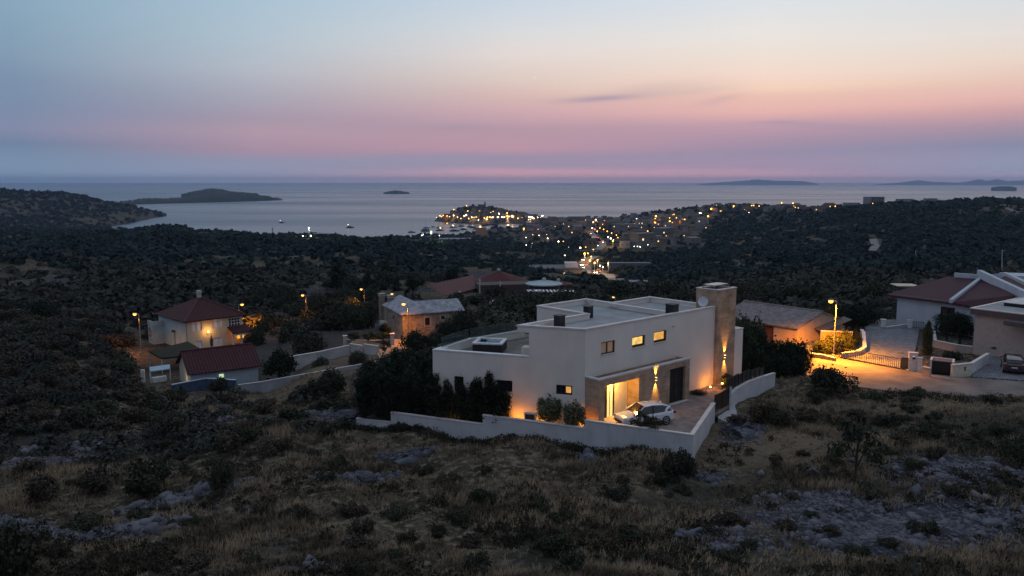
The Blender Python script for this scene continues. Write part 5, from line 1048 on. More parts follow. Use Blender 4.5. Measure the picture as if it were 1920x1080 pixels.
m.build('rib', METALW, gz)
g = empty('slatted_pergola', PY(1035, 548, 185), 'white flat slatted pergola in front of the pale gazebo', 'pergola'); a, b = PY(991, 547.5, 185), PY(1081, 545.5, 186); f = Fr(a, (b - a)[:2]); l = float(np.linalg.norm((b - a)[:2]))
m = MB(); m.box(f, 0, l * .3, 0, 4, a[2] - .15, a[2]); m.build('solid_panel', METALW, g)
for i in range(9): m = MB(); c_ = l * (.32 + .68 * i / 9); m.box(f, c_, c_ + .45, 0, 4 - .2 * i, a[2] - .15, a[2]); m.build('slat', METALW, g)
for c_ in (.2, l * .5, l - .4): m = MB(); m.box(f, c_, c_ + .15, .1, .25, a[2] - 3.5, a[2] - .16); m.build('post', METALW, g)
# long industrial hall by the road
g = empty('industrial_hall', PY(1040, 522, 480), 'long grey industrial hall with lit yard beside the busy road', 'building'); a, b = PY(994, 524, 470), PY(1092, 527, 470); f = Fr(a, (b - a)[:2]); l = float(np.linalg.norm((b - a)[:2])); zt = PY(1040, 505, 470)[2]
m = MB(); m.box(f, 0, l, 0, 22, a[2] - 6, zt); m.build('wall', mat('hall grey', (.24, .22, .22), (.19, .175, .175)), g); m = MB(); m.box(f, -.4, l + .4, -.4, 22.4, zt, zt + .5); m.build('roof', mat('hall roof', (.11, .105, .11)), g)
m = MB(); m.box(f, l * .68, l * .92, 5, 15, zt + .51, zt + 3.2); m.build('roof_box', mat('pale hall', (.48, .50, .56)), g); m = MB(); m.box(f, l * .64, l * .66, -.1, -.02, a[2], zt - 1.5); m.build('lit_door', emit('yellow green door', (.9, .9, .3), 1.0), g)
lamp_light(g, f.p(l + 8, -4, zt + 3), 3000, (1, .6, .25), r=1)
def shed(px, py, Y, w, d, h, rot, label, wm, rm=None, name='shed', cat='shed', grp=None):
    P_ = PY(px, py, Y); f = Fr(P_, (math.cos(rot), math.sin(rot))); g = empty(name, P_, label, cat, grp)
    m = MB(); m.box(f, -w / 2, w / 2, 0, d, P_[2] - 4, P_[2] + h); m.build('wall', wm, g); m = MB(); m.box(f, -w / 2 - .3, w / 2 + .3, -.3, d + .3, P_[2] + h, P_[2] + h + .25); m.build('roof', rm or mat('shed roof', (.25, .25, .28)), g); return g
PW = mat('distant pale wall', (.22, .23, .26), (.17, .175, .20))
shed(597, 449, 880, 26, 14, 6, .1, 'low building with two floodlights among the skyline trees', mat('dim ochre', (.25, .21, .15)), PW, 'clubhouse', 'building')
shed(930, 500, 560, 7, 5, 3.5, .3, 'small white shed on the bare ground above the dark red halls', PW, PW); shed(944, 498, 560, 12, 7, 2.5, .5, 'low pale shed beside the small white shed', PW, PW)
shed(1182, 497, 560, 28, 6, 1.2, 0, 'long low pale shed in the dark scrub beside the road', mat('dim shed', (.13, .13, .15)), mat('dim shed roof', (.17, .17, .20))); shed(1205, 535, 300, 9, 5, 1.2, 0, 'small pale flat shed in the scrub behind the villa', PW, PW)
shed(868, 459, 1120, 55, 22, 8, .1, 'large grey flat-roofed hall between woods and bay', mat('grey hall', (.23, .22, .23)), PW, 'hall', 'building'); shed(842, 456, 1150, 28, 18, 6, .1, 'dull grey hall next to the floodlit court', mat('dull hall', (.17, .15, .15)), None, 'hall', 'building')
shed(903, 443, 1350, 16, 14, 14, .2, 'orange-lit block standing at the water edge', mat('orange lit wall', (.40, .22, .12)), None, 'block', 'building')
g = shed(1645, 384, 1290, 26, 18, 12.5, .25, 'pale four-storey hotel block on the ridge', PW, PW, 'hotel', 'hotel'); P_ = PY(1645, 384, 1290); f = Fr(P_, (math.cos(.25), math.sin(.25)))
for k in range(4):
    for j in range(5): m = MB(); m.box(f, -11 + j * 4.6, -8 + j * 4.6, -.3, -.05, P_[2] + 1 + k * 2.9, P_[2] + 2.8 + k * 2.9); m.build('window', GLASSD, g)
shed(1601, 388, 1290, 22, 14, 6.5, .2, 'white house block near the hotel on the ridge', PW, PW, 'hotel', 'hotel'); shed(1700, 380, 1250, 24, 10, 5.5, .2, 'flat pale building on the ridge beyond the hotel', PW, PW, 'hotel', 'hotel'); shed(1748, 378, 1210, 16, 10, 4.5, .1, 'dim flat building among ridge trees', mat('dim wall', (.2, .2, .23)), None, 'hotel', 'hotel')
# floodlit court
P_ = PY(808, 457.5, 1150); m = MB(); f = Fr(P_, (1, .1)); m.box(f, -14, 14, -10, 14, P_[2] - 3, P_[2] + .3); c_ = m.build('sports_court_ground', mat('court green', (.10, .16, .06)), loc=(0, 0, 0)); tag(c_, 'floodlit green court at the edge of the bay woods', kind='structure')

# ------------------------------------------------------------------ street lamps
def street_lamp_proto():
    g = empty('street_lamp', (0, 0, 0), 'x x x x', 'street lamp')
    m = MB(); m.lathe((0, 0, 0), [(.16, 0), (.16, .35), (.09, .5), (.075, 3.5), (.055, 6.5)], 10); m.build('pole', mat('galvanised pole', (.30, .29, .28), rough=.5, metal=.3), g)
    m = MB(); m.tube([(0, 0, 6.45), (-.12, 0, 6.62), (-.5, 0, 6.68)], .045, 6); m.build('arm', CHROME, g)
    m = MB(); m.prism([(-.35, -.14), (-.35, .14), (-.95, .17), (-.95, -.17)], 6.66, 6.80); m.build('lantern', mat('lantern shell', (.25, .25, .26), rough=.4), g, bevel=.03)
    m = MB(); n_ = 12
    for r_, z_ in ((.05, 6.36), (.6, 6.40), (.85, 6.46), (1.0, 6.56), (1.0, 6.655)):
        for j in range(n_): a = 2 * math.pi * j / n_; m.v.append((-.66 + .27 * r_ * math.cos(a), .19 * r_ * math.sin(a), z_))
    for i in range(4):
        for j in range(n_): m.f.append((i * n_ + j, i * n_ + (j + 1) % n_, (i + 1) * n_ + (j + 1) % n_, (i + 1) * n_ + j))
    m.f.append(tuple(range(n_))[::-1]); m.f.append(tuple(range(4 * n_, 5 * n_))); m.build('lens', SODIUM, g, smooth=True); return g
SLP = street_lamp_proto()
def slamp(px, pyb, Y, ptop, label, power, az=0.0):
    b = PY(px, pyb, Y); t = PY(px, ptop, Y); h = t[2] - b[2]; k = h / 6.75; g = dup(SLP, b, az, (max(k, .9), max(k, .9), k), label, 'lit street lamps around the houses')
    if power:
        o = lamp_light(g, (0, 0, 0), power, AMB, r=.15, spot=150, blend=.8); o.location = (-.65, 0, 6.28); 
    return g
slamp(1563, 672, 89.7, 562, 'tall lit street lamp beside the sliding gate and orange road', 38000)
slamp(766, 648, 118.6, 568, 'lit street lamp in front of the corner of the rubble-stone house', 2400, 0)
slamp(450.5, 640, 150, 570, 'glowing street lamp just behind the right end of the cream house roof', 14000, -2.3)
slamp(265, 665, 128, 587, 'slim street lamp standing beyond the balcony side of the cream house', 2500, 0)
slamp(575.5, 614, 150, 552, 'small street lamp at the end of the long orange-lit wall', 2200, 0)
slamp(684, 593, 160, 541, 'small street lamp before the dark pines beyond the stone house', 1800, 0)
slamp(741, 590, 165, 550, 'thin unlit-looking lamp between the dark pines and the slate roof', 0, 0)
slamp(1153, 600, 125, 557, 'street lamp glowing just above the far roof edge of the villa', 5000, -1.2)
drop(SLP)
def pole(px, pyb, Y, ptop, label, cross=True, r=.12):
    b, t = PY(px, pyb, Y), PY(px, ptop, Y); g = empty('utility_pole', b, label, 'utility pole'); m = MB(); m.tube([tuple(b - (0, 0, 1)), tuple(t)], [r * 1.3, r], 8); m.build('pole', CONC, g)
    m = MB(); m.box(W0, b[0] - .5, b[0] + .5, b[1] - .05, b[1] + .05, t[2] - .5, t[2] - .35); m.build('crossarm', CONC, g)
pole(899.5, 555, 190, 522, 'concrete utility pole in front of the big dark red roof'); pole(937.5, 556, 190, 527, 'second concrete utility pole, by the side wing of the big red hall')
pole(996, 486, 700, 459, 'tall thin mast standing in the dark woods', r=.35); pole(1141, 514, 480, 489, 'utility pole beside the busy road', r=.25); pole(1717, 520, 420, 470, 'pylon-like pole on the dark slope beyond the barn', r=.2); pole(1879, 513, 300, 468, 'thin pole rising behind the roof beams of the white house', r=.15)
pole(511, 440, 900, 427, 'lone mast on the skyline of the dark woods', r=.7)

# ------------------------------------------------------------------ cars
def car_proto(paint, label, suv=True):
    g = empty('car', (0, 0, 0), label, 'car')
    X = [-2.28, -2.2, -1.9, -1.3, -.6, .2, .9, 1.4, 1.9, 2.15, 2.26]; Wd = [.70, .82, .90, .92, .92, .92, .92, .91, .88, .80, .66]
    ZB = [.42, .30, .26, .25, .25, .25, .25, .25, .26, .30, .42]; ZT_ = [.86, .98, 1.04, 1.02, 1.0, .98, .97, .93, .85, .76, .62]
    V = []; 
    for x, w, zb, zt in zip(X, Wd, ZB, ZT_):
        sec = [(-w * .9, zb), (-w, zb + .15), (-w, zt - .16), (-w * .95, zt - .03), (-w * .7, zt + .03), (0, zt + .06), (w * .7, zt + .03), (w * .95, zt - .03), (w, zt - .16), (w, zb + .15), (w * .9, zb)]
        V += [(x, y, z) for y, z in sec]
    k = 11; m = MB(); m.v = V
    for i in range(len(X) - 1):
        for j in range(k): j2 = (j + 1) % k; m.f.append((i * k + j, (i + 1) * k + j, (i + 1) * k + j2, i * k + j2))
    m.f.append(tuple(range(k))); m.f.append(tuple(range((len(X) - 1) * k, len(X) * k))[::-1])
    m.build('body', paint, g, smooth=False, bevel=.03)
    GX = [(-2.0, .98), (-1.75, 1.38), (-1.2, 1.56), (-.3, 1.62), (.35, 1.56), (1.15, 1.0)]   # rear to front
    m = MB(); 
    for x, z in GX:
        wt = .62 if z > 1.2 else .80; m.v += [(x, -.83, .96), (x, -wt, z - .04), (x, wt, z - .04), (x, .83, .96)]
    for i in range(5):
        for j in range(3): m.f.append((i * 4 + j, (i + 1) * 4 + j, (i + 1) * 4 + j + 1, i * 4 + j + 1))
    gl_ = m.build('glasshouse', GLASSD, g)
    m = MB(); rx = [(-1.86, 1.36), (-1.2, 1.57), (-.3, 1.63), (.40, 1.56)]
    for x, z in rx: m.v += [(x, -.66, z - .06), (x, -.5, z), (x, .5, z), (x, .66, z - .06)]
    for i in range(3):
        for j in range(3): m.f.append((i * 4 + j, (i + 1) * 4 + j, (i + 1) * 4 + j + 1, i * 4 + j + 1))
    m.build('roof', paint, g, smooth=True)
    for s in (-1, 1):
        m = MB(); m.tube([(.38, s * .64, 1.53), (.75, s * .73, 1.3), (1.18, s * .83, .99)], .04, 5); m.build('pillar', paint, g)
        m = MB(); m.tube([(-1.86, s * .66, 1.34), (-1.5, s * .75, 1.2), (-1.35, s * .83, .98)], .09, 5); m.build('pillar', paint, g)
        m = MB(); m.tube([(-.35, s * .66, 1.55), (-.3, s * .85, .98)], .035, 4); m.build('pillar', DARK, g)
        m = MB(); m.box(W0, .85, 1.05, s * .92, s * 1.08, 1.0, 1.14); m.build('mirror', paint, g, bevel=.03)
        m = MB(); m.box(W0, 1.92, 2.2, s * .56 , s * .84, .66, .80); m.build('headlight', mat('headlight', (.6, .62, .65), rough=.1), g, bevel=.02)
        m = MB(); m.box(W0, -2.27, -2.05, s * .58, s * .90, .84, .98); m.build('taillight', mat('taillight', (.25, .01, .01), rough=.2), g, bevel=.02)
        m = MB(); m.box(W0, -1.0, 1.1, s * .915, s * .935, .28, .42); m.build('side_skirt', DARK, g)
        for x in (-1.38, 1.38):
            m = MB(); n = 20; b = 0
            for y in (s * .70, s * .72, s * .94, s * .95):
                r_ = .36 if abs(y) in (.72, .94) else .33
                for j in range(n): a = 2 * math.pi * j / n; m.v.append((x + r_ * math.cos(a), y, .36 + r_ * math.sin(a)))
            for i in range(3):
                for j in range(n): m.f.append((i * n + j, i * n + (j + 1) % n, (i + 1) * n + (j + 1) % n, (i + 1) * n + j))
            m.f.append(tuple(range(n))); m.f.append(tuple(range(3 * n, 4 * n))[::-1]); ty = m.build('wheel', mat('tyre', (.015, .015, .016), rough=.9), g)
            m = MB()
            for j in range(5): a = 2 * math.pi * j / 5; m.tube([(x, s * .955, .36), (x + .22 * math.cos(a), s * .955, .36 + .22 * math.sin(a))], .03, 4)
            m.tube([(x + .24 * math.cos(a_), s * .953, .36 + .24 * math.sin(a_)) for a_ in np.linspace(0, 6.283, 14)], .02, 4, cap=False)
            m.build('rim', CHROME, ty)
    m = MB(); m.box(W0, -2.32, -2.285, -.26, .26, .62, .73); m.build('number_plate', METALW, g)
    m = MB(); m.box(W0, 2.2, 2.28, -.5, .5, .36, .56); m.build('grille', DARK, g); return g
WPAINT = mat('white car paint', (.62, .64, .68), (.60, .62, .66), rough=.25, spec=.6, coat=.8)
wc = car_proto(WPAINT, 'white sport utility car parked in front of the lit stone portico'); wc.location = (10.15, 59.55, ZY); wc.rotation_euler.z = math.atan2(-.36, -.93); wc['category'] = 'car'
dcar = car_proto(mat('dark plum paint', (.030, .012, .018), rough=.25, spec=.6, coat=.8), 'dark plum car parked by the modern flat-roofed house, rear towards the road')
P_ = PZ(1898, 694, 80.06); dcar.location = [float(v) for v in P_]; dcar.rotation_euler.z = R(62); dcar.scale = (1.05, 1.05, 1.1)
P_ = PY(935, 572, 168); dup(wc, P_, R(-165), 1.0, 'small pale car parked behind the slate roof of the stone house')

# ------------------------------------------------------------------ the far road and its traffic
def ribbon(name, pix, wid, m, label, lift=.4, Ys=None):
    pts = [hit(*p) if len(p) == 2 else np.array(PY(*p)) for p in pix]; fine = []
    for a, b in zip(pts, pts[1:]):
        for t in np.linspace(0, 1, 9)[:-1]: fine.append(a * (1 - t) + b * t)
    fine.append(pts[-1]); V = []; Fc = []
    for i, p in enumerate(fine):
        d = fine[min(i + 1, len(fine) - 1)] - fine[max(i - 1, 0)]; n = np.array([-d[1], d[0]]) / max(1e-6, math.hypot(d[0], d[1]))
        zz = max(float(ground(np.array([p[0] + n[0] * wid / 2 * k]), np.array([p[1] + n[1] * wid / 2 * k]))[0]) for k in (-1, 0, 1)) + lift
        for k in (-1, 1): V.append((p[0] + n[0] * wid / 2 * k, p[1] + n[1] * wid / 2 * k, zz))
        if i: Fc.append((2 * i - 2, 2 * i - 1, 2 * i + 1, 2 * i))
    o = npmesh(name, V, Fc, m, loc=(0, 0, 0)); tag(o, label, kind='structure'); return fine, wid, V
FROAD = mat('far road', (.20, .18, .17), (.16, .145, .14))
far1, _, fv = ribbon('main_road', [(1165,530),(1140,522),(1115,514),(1098,505),(1092,497),(1100,490),(1116,482)], 9, FROAD, 'busy lit main road curving down to the town')
far2, _, _2 = ribbon('main_road', [(1118,470),(1127,462),(1120,450),(1110,440),(1104,432)], 11, FROAD, 'farther stretch of the lit main road entering the town')
ribbon('path', [(1628,446),(1638,455),(1642,464),(1634,472)], 5, mat('pale path', (.17, .165, .16)), 'pale winding track on the dark slope'); ribbon('path', [(1868,388),(1885,393),(1905,400)], 6, mat('pale path', (.16, .15, .15)), 'faint track high on the ridge')
ribbon('path', [(205,512),(214,522),(218,535),(210,545)], 2.5, mat('pale path', (.14, .145, .16)), 'pale footpath in the dark scrub above the cream house'); ribbon('path', [(470,535),(478,548),(470,560)], 1.6, mat('pale path', (.10, .105, .12)), 'short pale footpath beyond the cream house')
HEADL = emit('headlamp', (1.0, .80, .5), 16); TAILL = emit('tail lamp', (1.0, .10, .02), 10)
fc = empty('far_car', (0, 0, 0), 'x x x x', 'car'); m = MB(); m.box(W0, -2.1, 2.1, -.85, .85, .3, .95); m.box(W0, -1.5, .9, -.75, .75, .951, 1.45); m.build('body', mat('far car', (.2, .2, .22), rnd=.8), fc, bevel=.12)
for s in (-.6, .6): m = MB(); m.lathe((2.2, s, .55), [(.05, 0), (.24, .1), (.24, .25), (.05, .35)], 8); m.build('headlight', HEADL, fc); m = MB(); m.lathe((-2.2, s, .6), [(.05, 0), (.2, .1), (.2, .2), (.05, .3)], 8); m.build('taillight', TAILL, fc)
def on_road(fine, t, side): 
    i = int(t * (len(fine) - 2)); a, b = fine[i], fine[i + 1]; d = (b - a)[:2]; d /= np.linalg.norm(d); p = a[:2] + d * 0 + np.array([-d[1], d[0]]) * side; return p, math.atan2(d[1], d[0])
CARL = ['car with headlights on at the lower end of the lit main road', 'second oncoming car in the queue of headlights', 'third oncoming car in the queue of headlights', 'fourth oncoming car in the queue of headlights', 'oncoming car where the main road bends', 'last oncoming car in the queue, behind the bend', 'oncoming car on the farther bend of the main road']
for i, t in enumerate((.30, .42, .47, .53, .58, .63, .85)):
    p, a = on_road(far1, t, 2.2); dup(fc, (p[0], p[1], ground(p[0:1], p[1:2])[0] + .5), a + math.pi, 1.25, CARL[i], 'oncoming cars on the main road')
for i, (t, fr_) in enumerate(((.36, far1), (.68, far1), (.3, far2), (.6, far2))):
    p, a = on_road(fr_, t, -2.2); dup(fc, (p[0], p[1], ground(p[0:1], p[1:2])[0] + .5), a, 1.25, ['red-lit car driving away beside the queue', 'red-lit car driving away at the road bend', 'car driving away on the farther road stretch', 'car driving away close to the town'][i], 'cars driving away with red lights')
for i, t in enumerate((.2, .5, .8)):
    p, a = on_road(far2, t, 2.4); dup(fc, (p[0], p[1], ground(p[0:1], p[1:2])[0] + .5), a + math.pi, 1.3, ['oncoming car nearest on the farther road stretch', 'oncoming car midway on the farther road stretch', 'oncoming car leaving the town'][i], 'oncoming cars on the main road')
drop(fc)
for (px, py, pw, c) in ((1104,497,60000,(1,.55,.25)),(1135,515,25000,(1,.62,.3)),(1112,443,90000,(1,.5,.3)),(1093,488,20000,(1,.8,.4))):
    pass

# ------------------------------------------------------------------ town
def gz_(x, y): return float(ground(np.array([float(x)]), np.array([float(y)]))[0])
rs = np.random.RandomState(11); rnd = random.Random(4)
TW = [mat('town wall', (.17, .145, .125), (.13, .11, .095), rnd=.45), mat('town wall pale', (.21, .20, .20), (.16, .155, .155), rnd=.4)]
TR = mat('town roof', (.085, .05, .04), (.06, .035, .028), rnd=.3)
TWIN = emit('town window', (1.0, .62, .25), 2.2)
def tproto(w, d, h, wm, rise, flat=False, win=True):
    g = empty('town_house', (0, 0, 0), 'x x x x', 'house'); m = MB(); m.box(W0, -w / 2, w / 2, -d / 2, d / 2, -4, h)
    if not flat:
        for a in (-w / 2, w / 2): m.face([(a, -d / 2, h), (a, d / 2, h), (a, 0, h + rise)])
    m.build('wall', wm, g)
    if flat: m = MB(); m.box(W0, -w / 2 - .3, w / 2 + .3, -d / 2 - .3, d / 2 + .3, h, h + .35); m.build('roof', mat('town flat roof', (.20, .20, .21), rnd=.3), g)
    else: slab_roof([[(-w / 2 - .4, -d / 2 - .4, h - .05), (w / 2 + .4, -d / 2 - .4, h - .05), (w / 2 + .4, 0, h + rise), (-w / 2 - .4, 0, h + rise)], [(-w / 2 - .4, 0, h + rise), (w / 2 + .4, 0, h + rise), (w / 2 + .4, d / 2 + .4, h - .05), (-w / 2 - .4, d / 2 + .4, h - .05)]], .25, TR, 'roof', g)
    for k in range(2):
        m = MB(); c_ = -w * .25 + k * w * .5; m.box(W0, c_ - .6, c_ + .6, -d / 2 - .06, -d / 2 - .01, h * .5, h * .5 + 1.4); m.build('window', TWIN if (k == 0 and win) else GLASSD, g)
    return g
TP = [tproto(10, 8, 6, TW[0], 1.8, win=False), tproto(8, 7, 7.5, TW[1], 1.6, win=False), tproto(13, 9, 6.5, TW[0], 2.0), tproto(12, 10, 8, TW[1], 0, True, False), tproto(7, 6, 5, TW[0], 1.4, win=False), tproto(16, 11, 10, TW[1], 0, True)]
placed = []
def townfill(reg, n, label, group, kinds, mind, rot=0.0, spread=.5, sc=1.0, ymin=0):
    k = 0; tries = 0
    while k < n and tries < n * 30:
        tries += 1; px = rs.uniform(reg[0], reg[1]); py = reg[2](px) if callable(reg[2]) else rs.uniform(reg[2], reg[3])
        if callable(reg[2]): py = rs.uniform(reg[2](px), reg[3](px))
        h = hit(px, py)
        if h is None or h[2] < 1.0 or h[1] < ymin: continue
        if any((h[0] - q[0]) ** 2 + (h[1] - q[1]) ** 2 < mind ** 2 for q in placed): continue
        placed.append(h); dup(TP[kinds[rs.randint(len(kinds))]], h, rot + rs.uniform(-spread, spread), sc * rs.uniform(.85, 1.15), label, group); k += 1
    return k
pc_ = lambda t: (lambda px: np.interp(px, [820, 850, 890, 930, 965, 1015], [[413,401,394,394,400,409],[414,413,415,417,418,418]][t]))
townfill((832, 1012, pc_(0), pc_(1)), 70, 'small stone house packed on the old town peninsula', 'stone houses packed on the peninsula', [0, 1, 4, 4], 9.5, sc=.95)
townfill((1000, 1165, 413.5, 424), 55, 'house in the low town centre between peninsula and wooded hill', 'houses of the low town centre', [0, 1, 2, 3], 15)
townfill((985, 1110, 424, 446), 32, 'house among trees on the seaward side of the main road', 'houses among trees by the main road', [0, 1, 2, 3], 17)
townfill((1110, 1345, 405, 432), 48, 'house on the slope between main road and wooded hill', 'houses on the slope below the wooded hill', [1, 2, 3, 5], 19)
townfill((1150, 1300, 432, 470), 20, 'house at the lower edge of town beside the bright white lights', 'houses at the lower edge of town', [0, 1, 2, 3], 20, sc=.85)
townfill((1330, 1560, 386, 400), 26, 'house on the ridge among orange street lamps', 'houses along the ridge', [0, 2, 3], 24, ymin=1000)
for px, py, k, s_, lb_ in ((1195, 449, 2, 1.6, 'large pale gabled house with yellow windows above the white lights'), (1205, 463, 5, 1.3, 'pale block with bright white lights at the dark slope'), (1244, 446, 5, 1.3, 'bluish pale block on the slope at the edge of town'), (1166, 434, 3, 1.2, 'pale flat house in the dark trees beside the avenue lamps'), (1106, 465, 4, 1.5, 'small bluish house beside the main road bend')):
    h = hit(px, py)
    if h is not None: dup(TP[k], h, .5, s_, lb_)
for t in TP: drop(t)
# church on the peninsula top
h = hit(903, 394.5) if hit(903, 394.5) is not None else PY(903, 392, 2060)
h = np.array([PY(903, 392, 2060)[0], 2060, gz_(PY(903, 392, 2060)[0], 2060)])
ch_ = empty('church', h, 'dark church with slim bell tower on top of the old town peninsula', 'church'); f = Fr(h, (1, .2))
m = MB(); m.box(f, -9, 7, -4, 4, h[2] - 3, h[2] + 7); m.build('nave', TW[0], ch_); m = MB(); slab_roof([[f.p(-9.5, -4.5, h[2] + 7), f.p(7.5, -4.5, h[2] + 7), f.p(7.5, 0, h[2] + 10), f.p(-9.5, 0, h[2] + 10)], [f.p(-9.5, 0, h[2] + 10), f.p(7.5, 0, h[2] + 10), f.p(7.5, 4.5, h[2] + 7), f.p(-9.5, 4.5, h[2] + 7)]], .4, TR, 'roof', ch_)
m = MB(); m.box(f, 7, 10.5, -1.8, 1.8, h[2] - 3, h[2] + 14); q = [f.p(a, b, 0)[:2] for a, b in ((7, -1.8), (10.5, -1.8), (10.5, 1.8), (7, 1.8))]; b_ = len(m.v); m.v += [(x, y, h[2] + 14) for x, y in q] + [f.p(8.75, 0, h[2] + 19)]; m.f += [(b_ + i, b_ + (i + 1) % 4, b_ + 4) for i in range(4)]; m.build('bell_tower', TW[0], ch_)

# ------------------------------------------------------------------ town lamps
EO = emit('far amber lamp', (1.0, .38, .035), 11); EW = emit('far white lamp', (1.0, .82, .58), 12); EG = emit('far greenish lamp', (.75, 1.0, .85), 9); ER = emit('far red lamp', (1.0, .06, .05), 14)
EON = emit('quay amber lamp', (1.0, .42, .06), 13, near=True); EWN = emit('quay white lamp', (1.0, .80, .50), 18, near=True)
def flp(mm):
    g = empty('town_lamp', (0, 0, 0), 'x x x x', 'street lamp'); m = MB(); m.tube([(0, 0, -1), (0, 0, 5.2)], .14, 5); m.build('pole', CONC, g)
    m = MB(); m.lathe((0, 0, 5.2), [(.15, 0), (.5, .25), (.62, .6), (.5, .95), (.1, 1.2)], 8); m.build('globe', mm, g); return g
FL = {k: flp(v) for k, v in dict(o=EO, w=EW, g=EG, r=ER, O=EON, W=EWN).items()}
def tl(px, py, k, s, label, group):
    h = hit(px, py + 2.2)
    if h is None: return
    sc = 1.2 * s * max(.35, h[1] / 1500.0); z_ = np.array(PY(px, py, h[1]))[2] - 5.7 * sc
    return dup(FL[k], (PY(px, py, h[1])[0], h[1], max(z_, h[2])), 0, sc, label, group)
def cvt(l, ox, oy, s): return [(ox + a / s, oy + b / s, k, z) for a, b, k, z in l]
quay = cvt([(215,165,'O',.9),(235,170,'O',1),(260,172,'O',1),(300,172,'W',1),(345,178,'O',.9),(367,180,'W',1.2),(378,181,'W',1.3),(413,182,'W',1),(440,185,'O',.8),(490,186,'O',1),(510,184,'O',1.1),(525,183,'O',1.1),(540,182,'W',1),(578,184,'g',1),(600,185,'W',1),(612,186,'w',.9),(633,184,'O',1.4),(643,182,'O',1.3),(661,182,'W',1.4),(669,184,'O',1.4),(768,184,'W',1.2),(778,185,'W',1.3),(788,184,'W',1.3),(797,186,'O',1.2),(838,174,'W',.9),(846,169,'W',.9),(853,165,'W',1.0)], 760, 360, 3.31)
quay += [(818.5, 413.2, 'O', .8), (828, 413.4, 'O', .9), (843, 414.2, 'O', .8), (858, 415.2, 'O', .9), (879, 416.2, 'O', 1.0), (889, 416.8, 'O', .8), (897, 417, 'W', .9), (925, 417.3, 'O', 1.0), (933, 417.4, 'W', .9), (946, 417.2, 'O', 1.1), (971, 416.6, 'O', 1.1), (979, 416.4, 'O', 1.0), (1008, 414, 'W', .9)]
for q in quay: tl(*q, 'bright lamp along the quay of the old town', 'lamps along the old town quay')
oldt = cvt([(380,105,'o',1),(300,128,'o',1),(355,130,'g',.8),(388,146,'o',1),(462,145,'o',.9),(545,138,'o',.9),(580,148,'w',.9),(632,158,'o',1.2),(582,156,'w',.7),(510,158,'w',.6),(630,130,'w',.6),(530,140,'g',.6)], 760, 360, 3.31)
for q in oldt: tl(*q, 'small lamp among the houses of the peninsula', 'lamps among the peninsula houses')
aven = cvt([(1182,212,'w',1.9),(1166,213,'o',1.4),(1160,245,'w',1.2),(1176,250,'r',1.1),(1207,242,'o',1),(1230,252,'o',1.1),(1253,265,'o',1.2),(1280,272,'o',1),(1310,288,'o',1),(1318,300,'o',1)], 760, 360, 3.31)
for q in aven: tl(*q, 'amber lamp in the curving row beside the avenue', 'lamps in the row beside the avenue')
town = cvt([(735,258,'o',1.6),(750,298,'w',.9),(830,285,'w',.9),(868,262,'o',.8),(883,308,'w',1.1),(950,335,'w',1.4),(980,322,'o',.9),(1047,262,'o',.8),(824,245,'r',.8),(750,342,'w',.9),(1015,348,'w',.5),(1232,195,'o',.7),(1120,357,'o',.9)], 760, 360, 3.31)
for q in town: tl(*q, 'lamp in the dark trees between bay and main road', 'lamps in the trees by the bay')
slope = cvt([(1435,182,'g',.9),(1555,188,'o',1.9),(1548,195,'o',1.4),(1550,222,'o',1.5),(1640,176,'o',.9),(1667,160,'o',.9),(1682,178,'o',1),(1640,212,'o',1.6),(1725,205,'o',1.3),(1733,197,'o',1.4),(1503,266,'o',1.3),(1878,180,'o',1.5),(1825,149,'w',1),(1834,149,'w',1),(1898,130,'o',1.3),(1553,255,'o',.8),(1590,250,'o',.6)], 760, 360, 3.31)
for q in slope: tl(*q, 'amber lamp on the slope between avenue and wooded hill', 'lamps on the slope below the wooded hill')
low_ = cvt([(1258,312,'w',1.5),(1275,320,'w',1.5),(1288,338,'o',1.5),(1463,312,'o',1),(1520,325,'o',.8),(1505,342,'g',.9),(1427,340,'g',1.1),(1440,352,'g',.9),(1457,356,'w',1),(1445,343,'g',.9),(1420,353,'g',.9),(1570,276,'w',.8),(1597,303,'w',.8),(1405,280,'o',.7),(1226,326,'g',.9)], 760, 360, 3.31)
for q in low_: tl(*q, 'white or amber lamp at the lower edge of town', 'lamps at the lower edge of town')
ridge = cvt([(40,255,'o',1.2),(98,255,'o',.8),(177,243,'o',1.5),(22,300,'o',1.3),(245,248,'o',1),(270,258,'w',.6),(285,228,'o',1),(297,228,'o',1),(330,230,'o',1),(465,213,'o',1.1),(533,217,'o',1.2),(547,235,'o',.9),(770,217,'o',.9),(787,227,'o',.9),(1012,208,'o',.8)], 1320, 320, 3.2)
for q in ridge: tl(*q, 'amber lamp along the ridge road', 'lamps along the ridge')
for i, (px, py, k, s) in enumerate(((998,457,'w',.4),(1088,474,'w',1.6),(1059,484,'w',1),(1070,512,'g',.5),(1096,489,'o',2.2),(1106,502,'o',2.2),(1115,506,'o',2),(1125,506,'w',1.2),(1130,509,'w',1.2))): tl(px, py, k, s, 'small lamp near the busy stretch of the main road', 'lamps near the busy road')
for px, py, k, s, lb_ in ((825.7,434.5,'O',1.3,'orange lamp standing over the bay beside the woods'),(900.5,434,'O',1.6,'orange lamp on the block at the water edge'),(568,450,'w',1.3,'floodlight on the low building at the skyline'),(583,451,'W',1.5,'second floodlight on the low building at the skyline'),(791,446,'g',.9,'floodlight mast at the near corner of the green court'),(794,444,'w',.9,'floodlight mast behind the near corner of the court'),(824,447,'g',.9,'floodlight mast at the far end of the green court'),(809,450,'o',.8,'dim orange lamp beside the green court')):
    tl(px, py, k, s, lb_, None)
for k in FL: drop(FL[k])
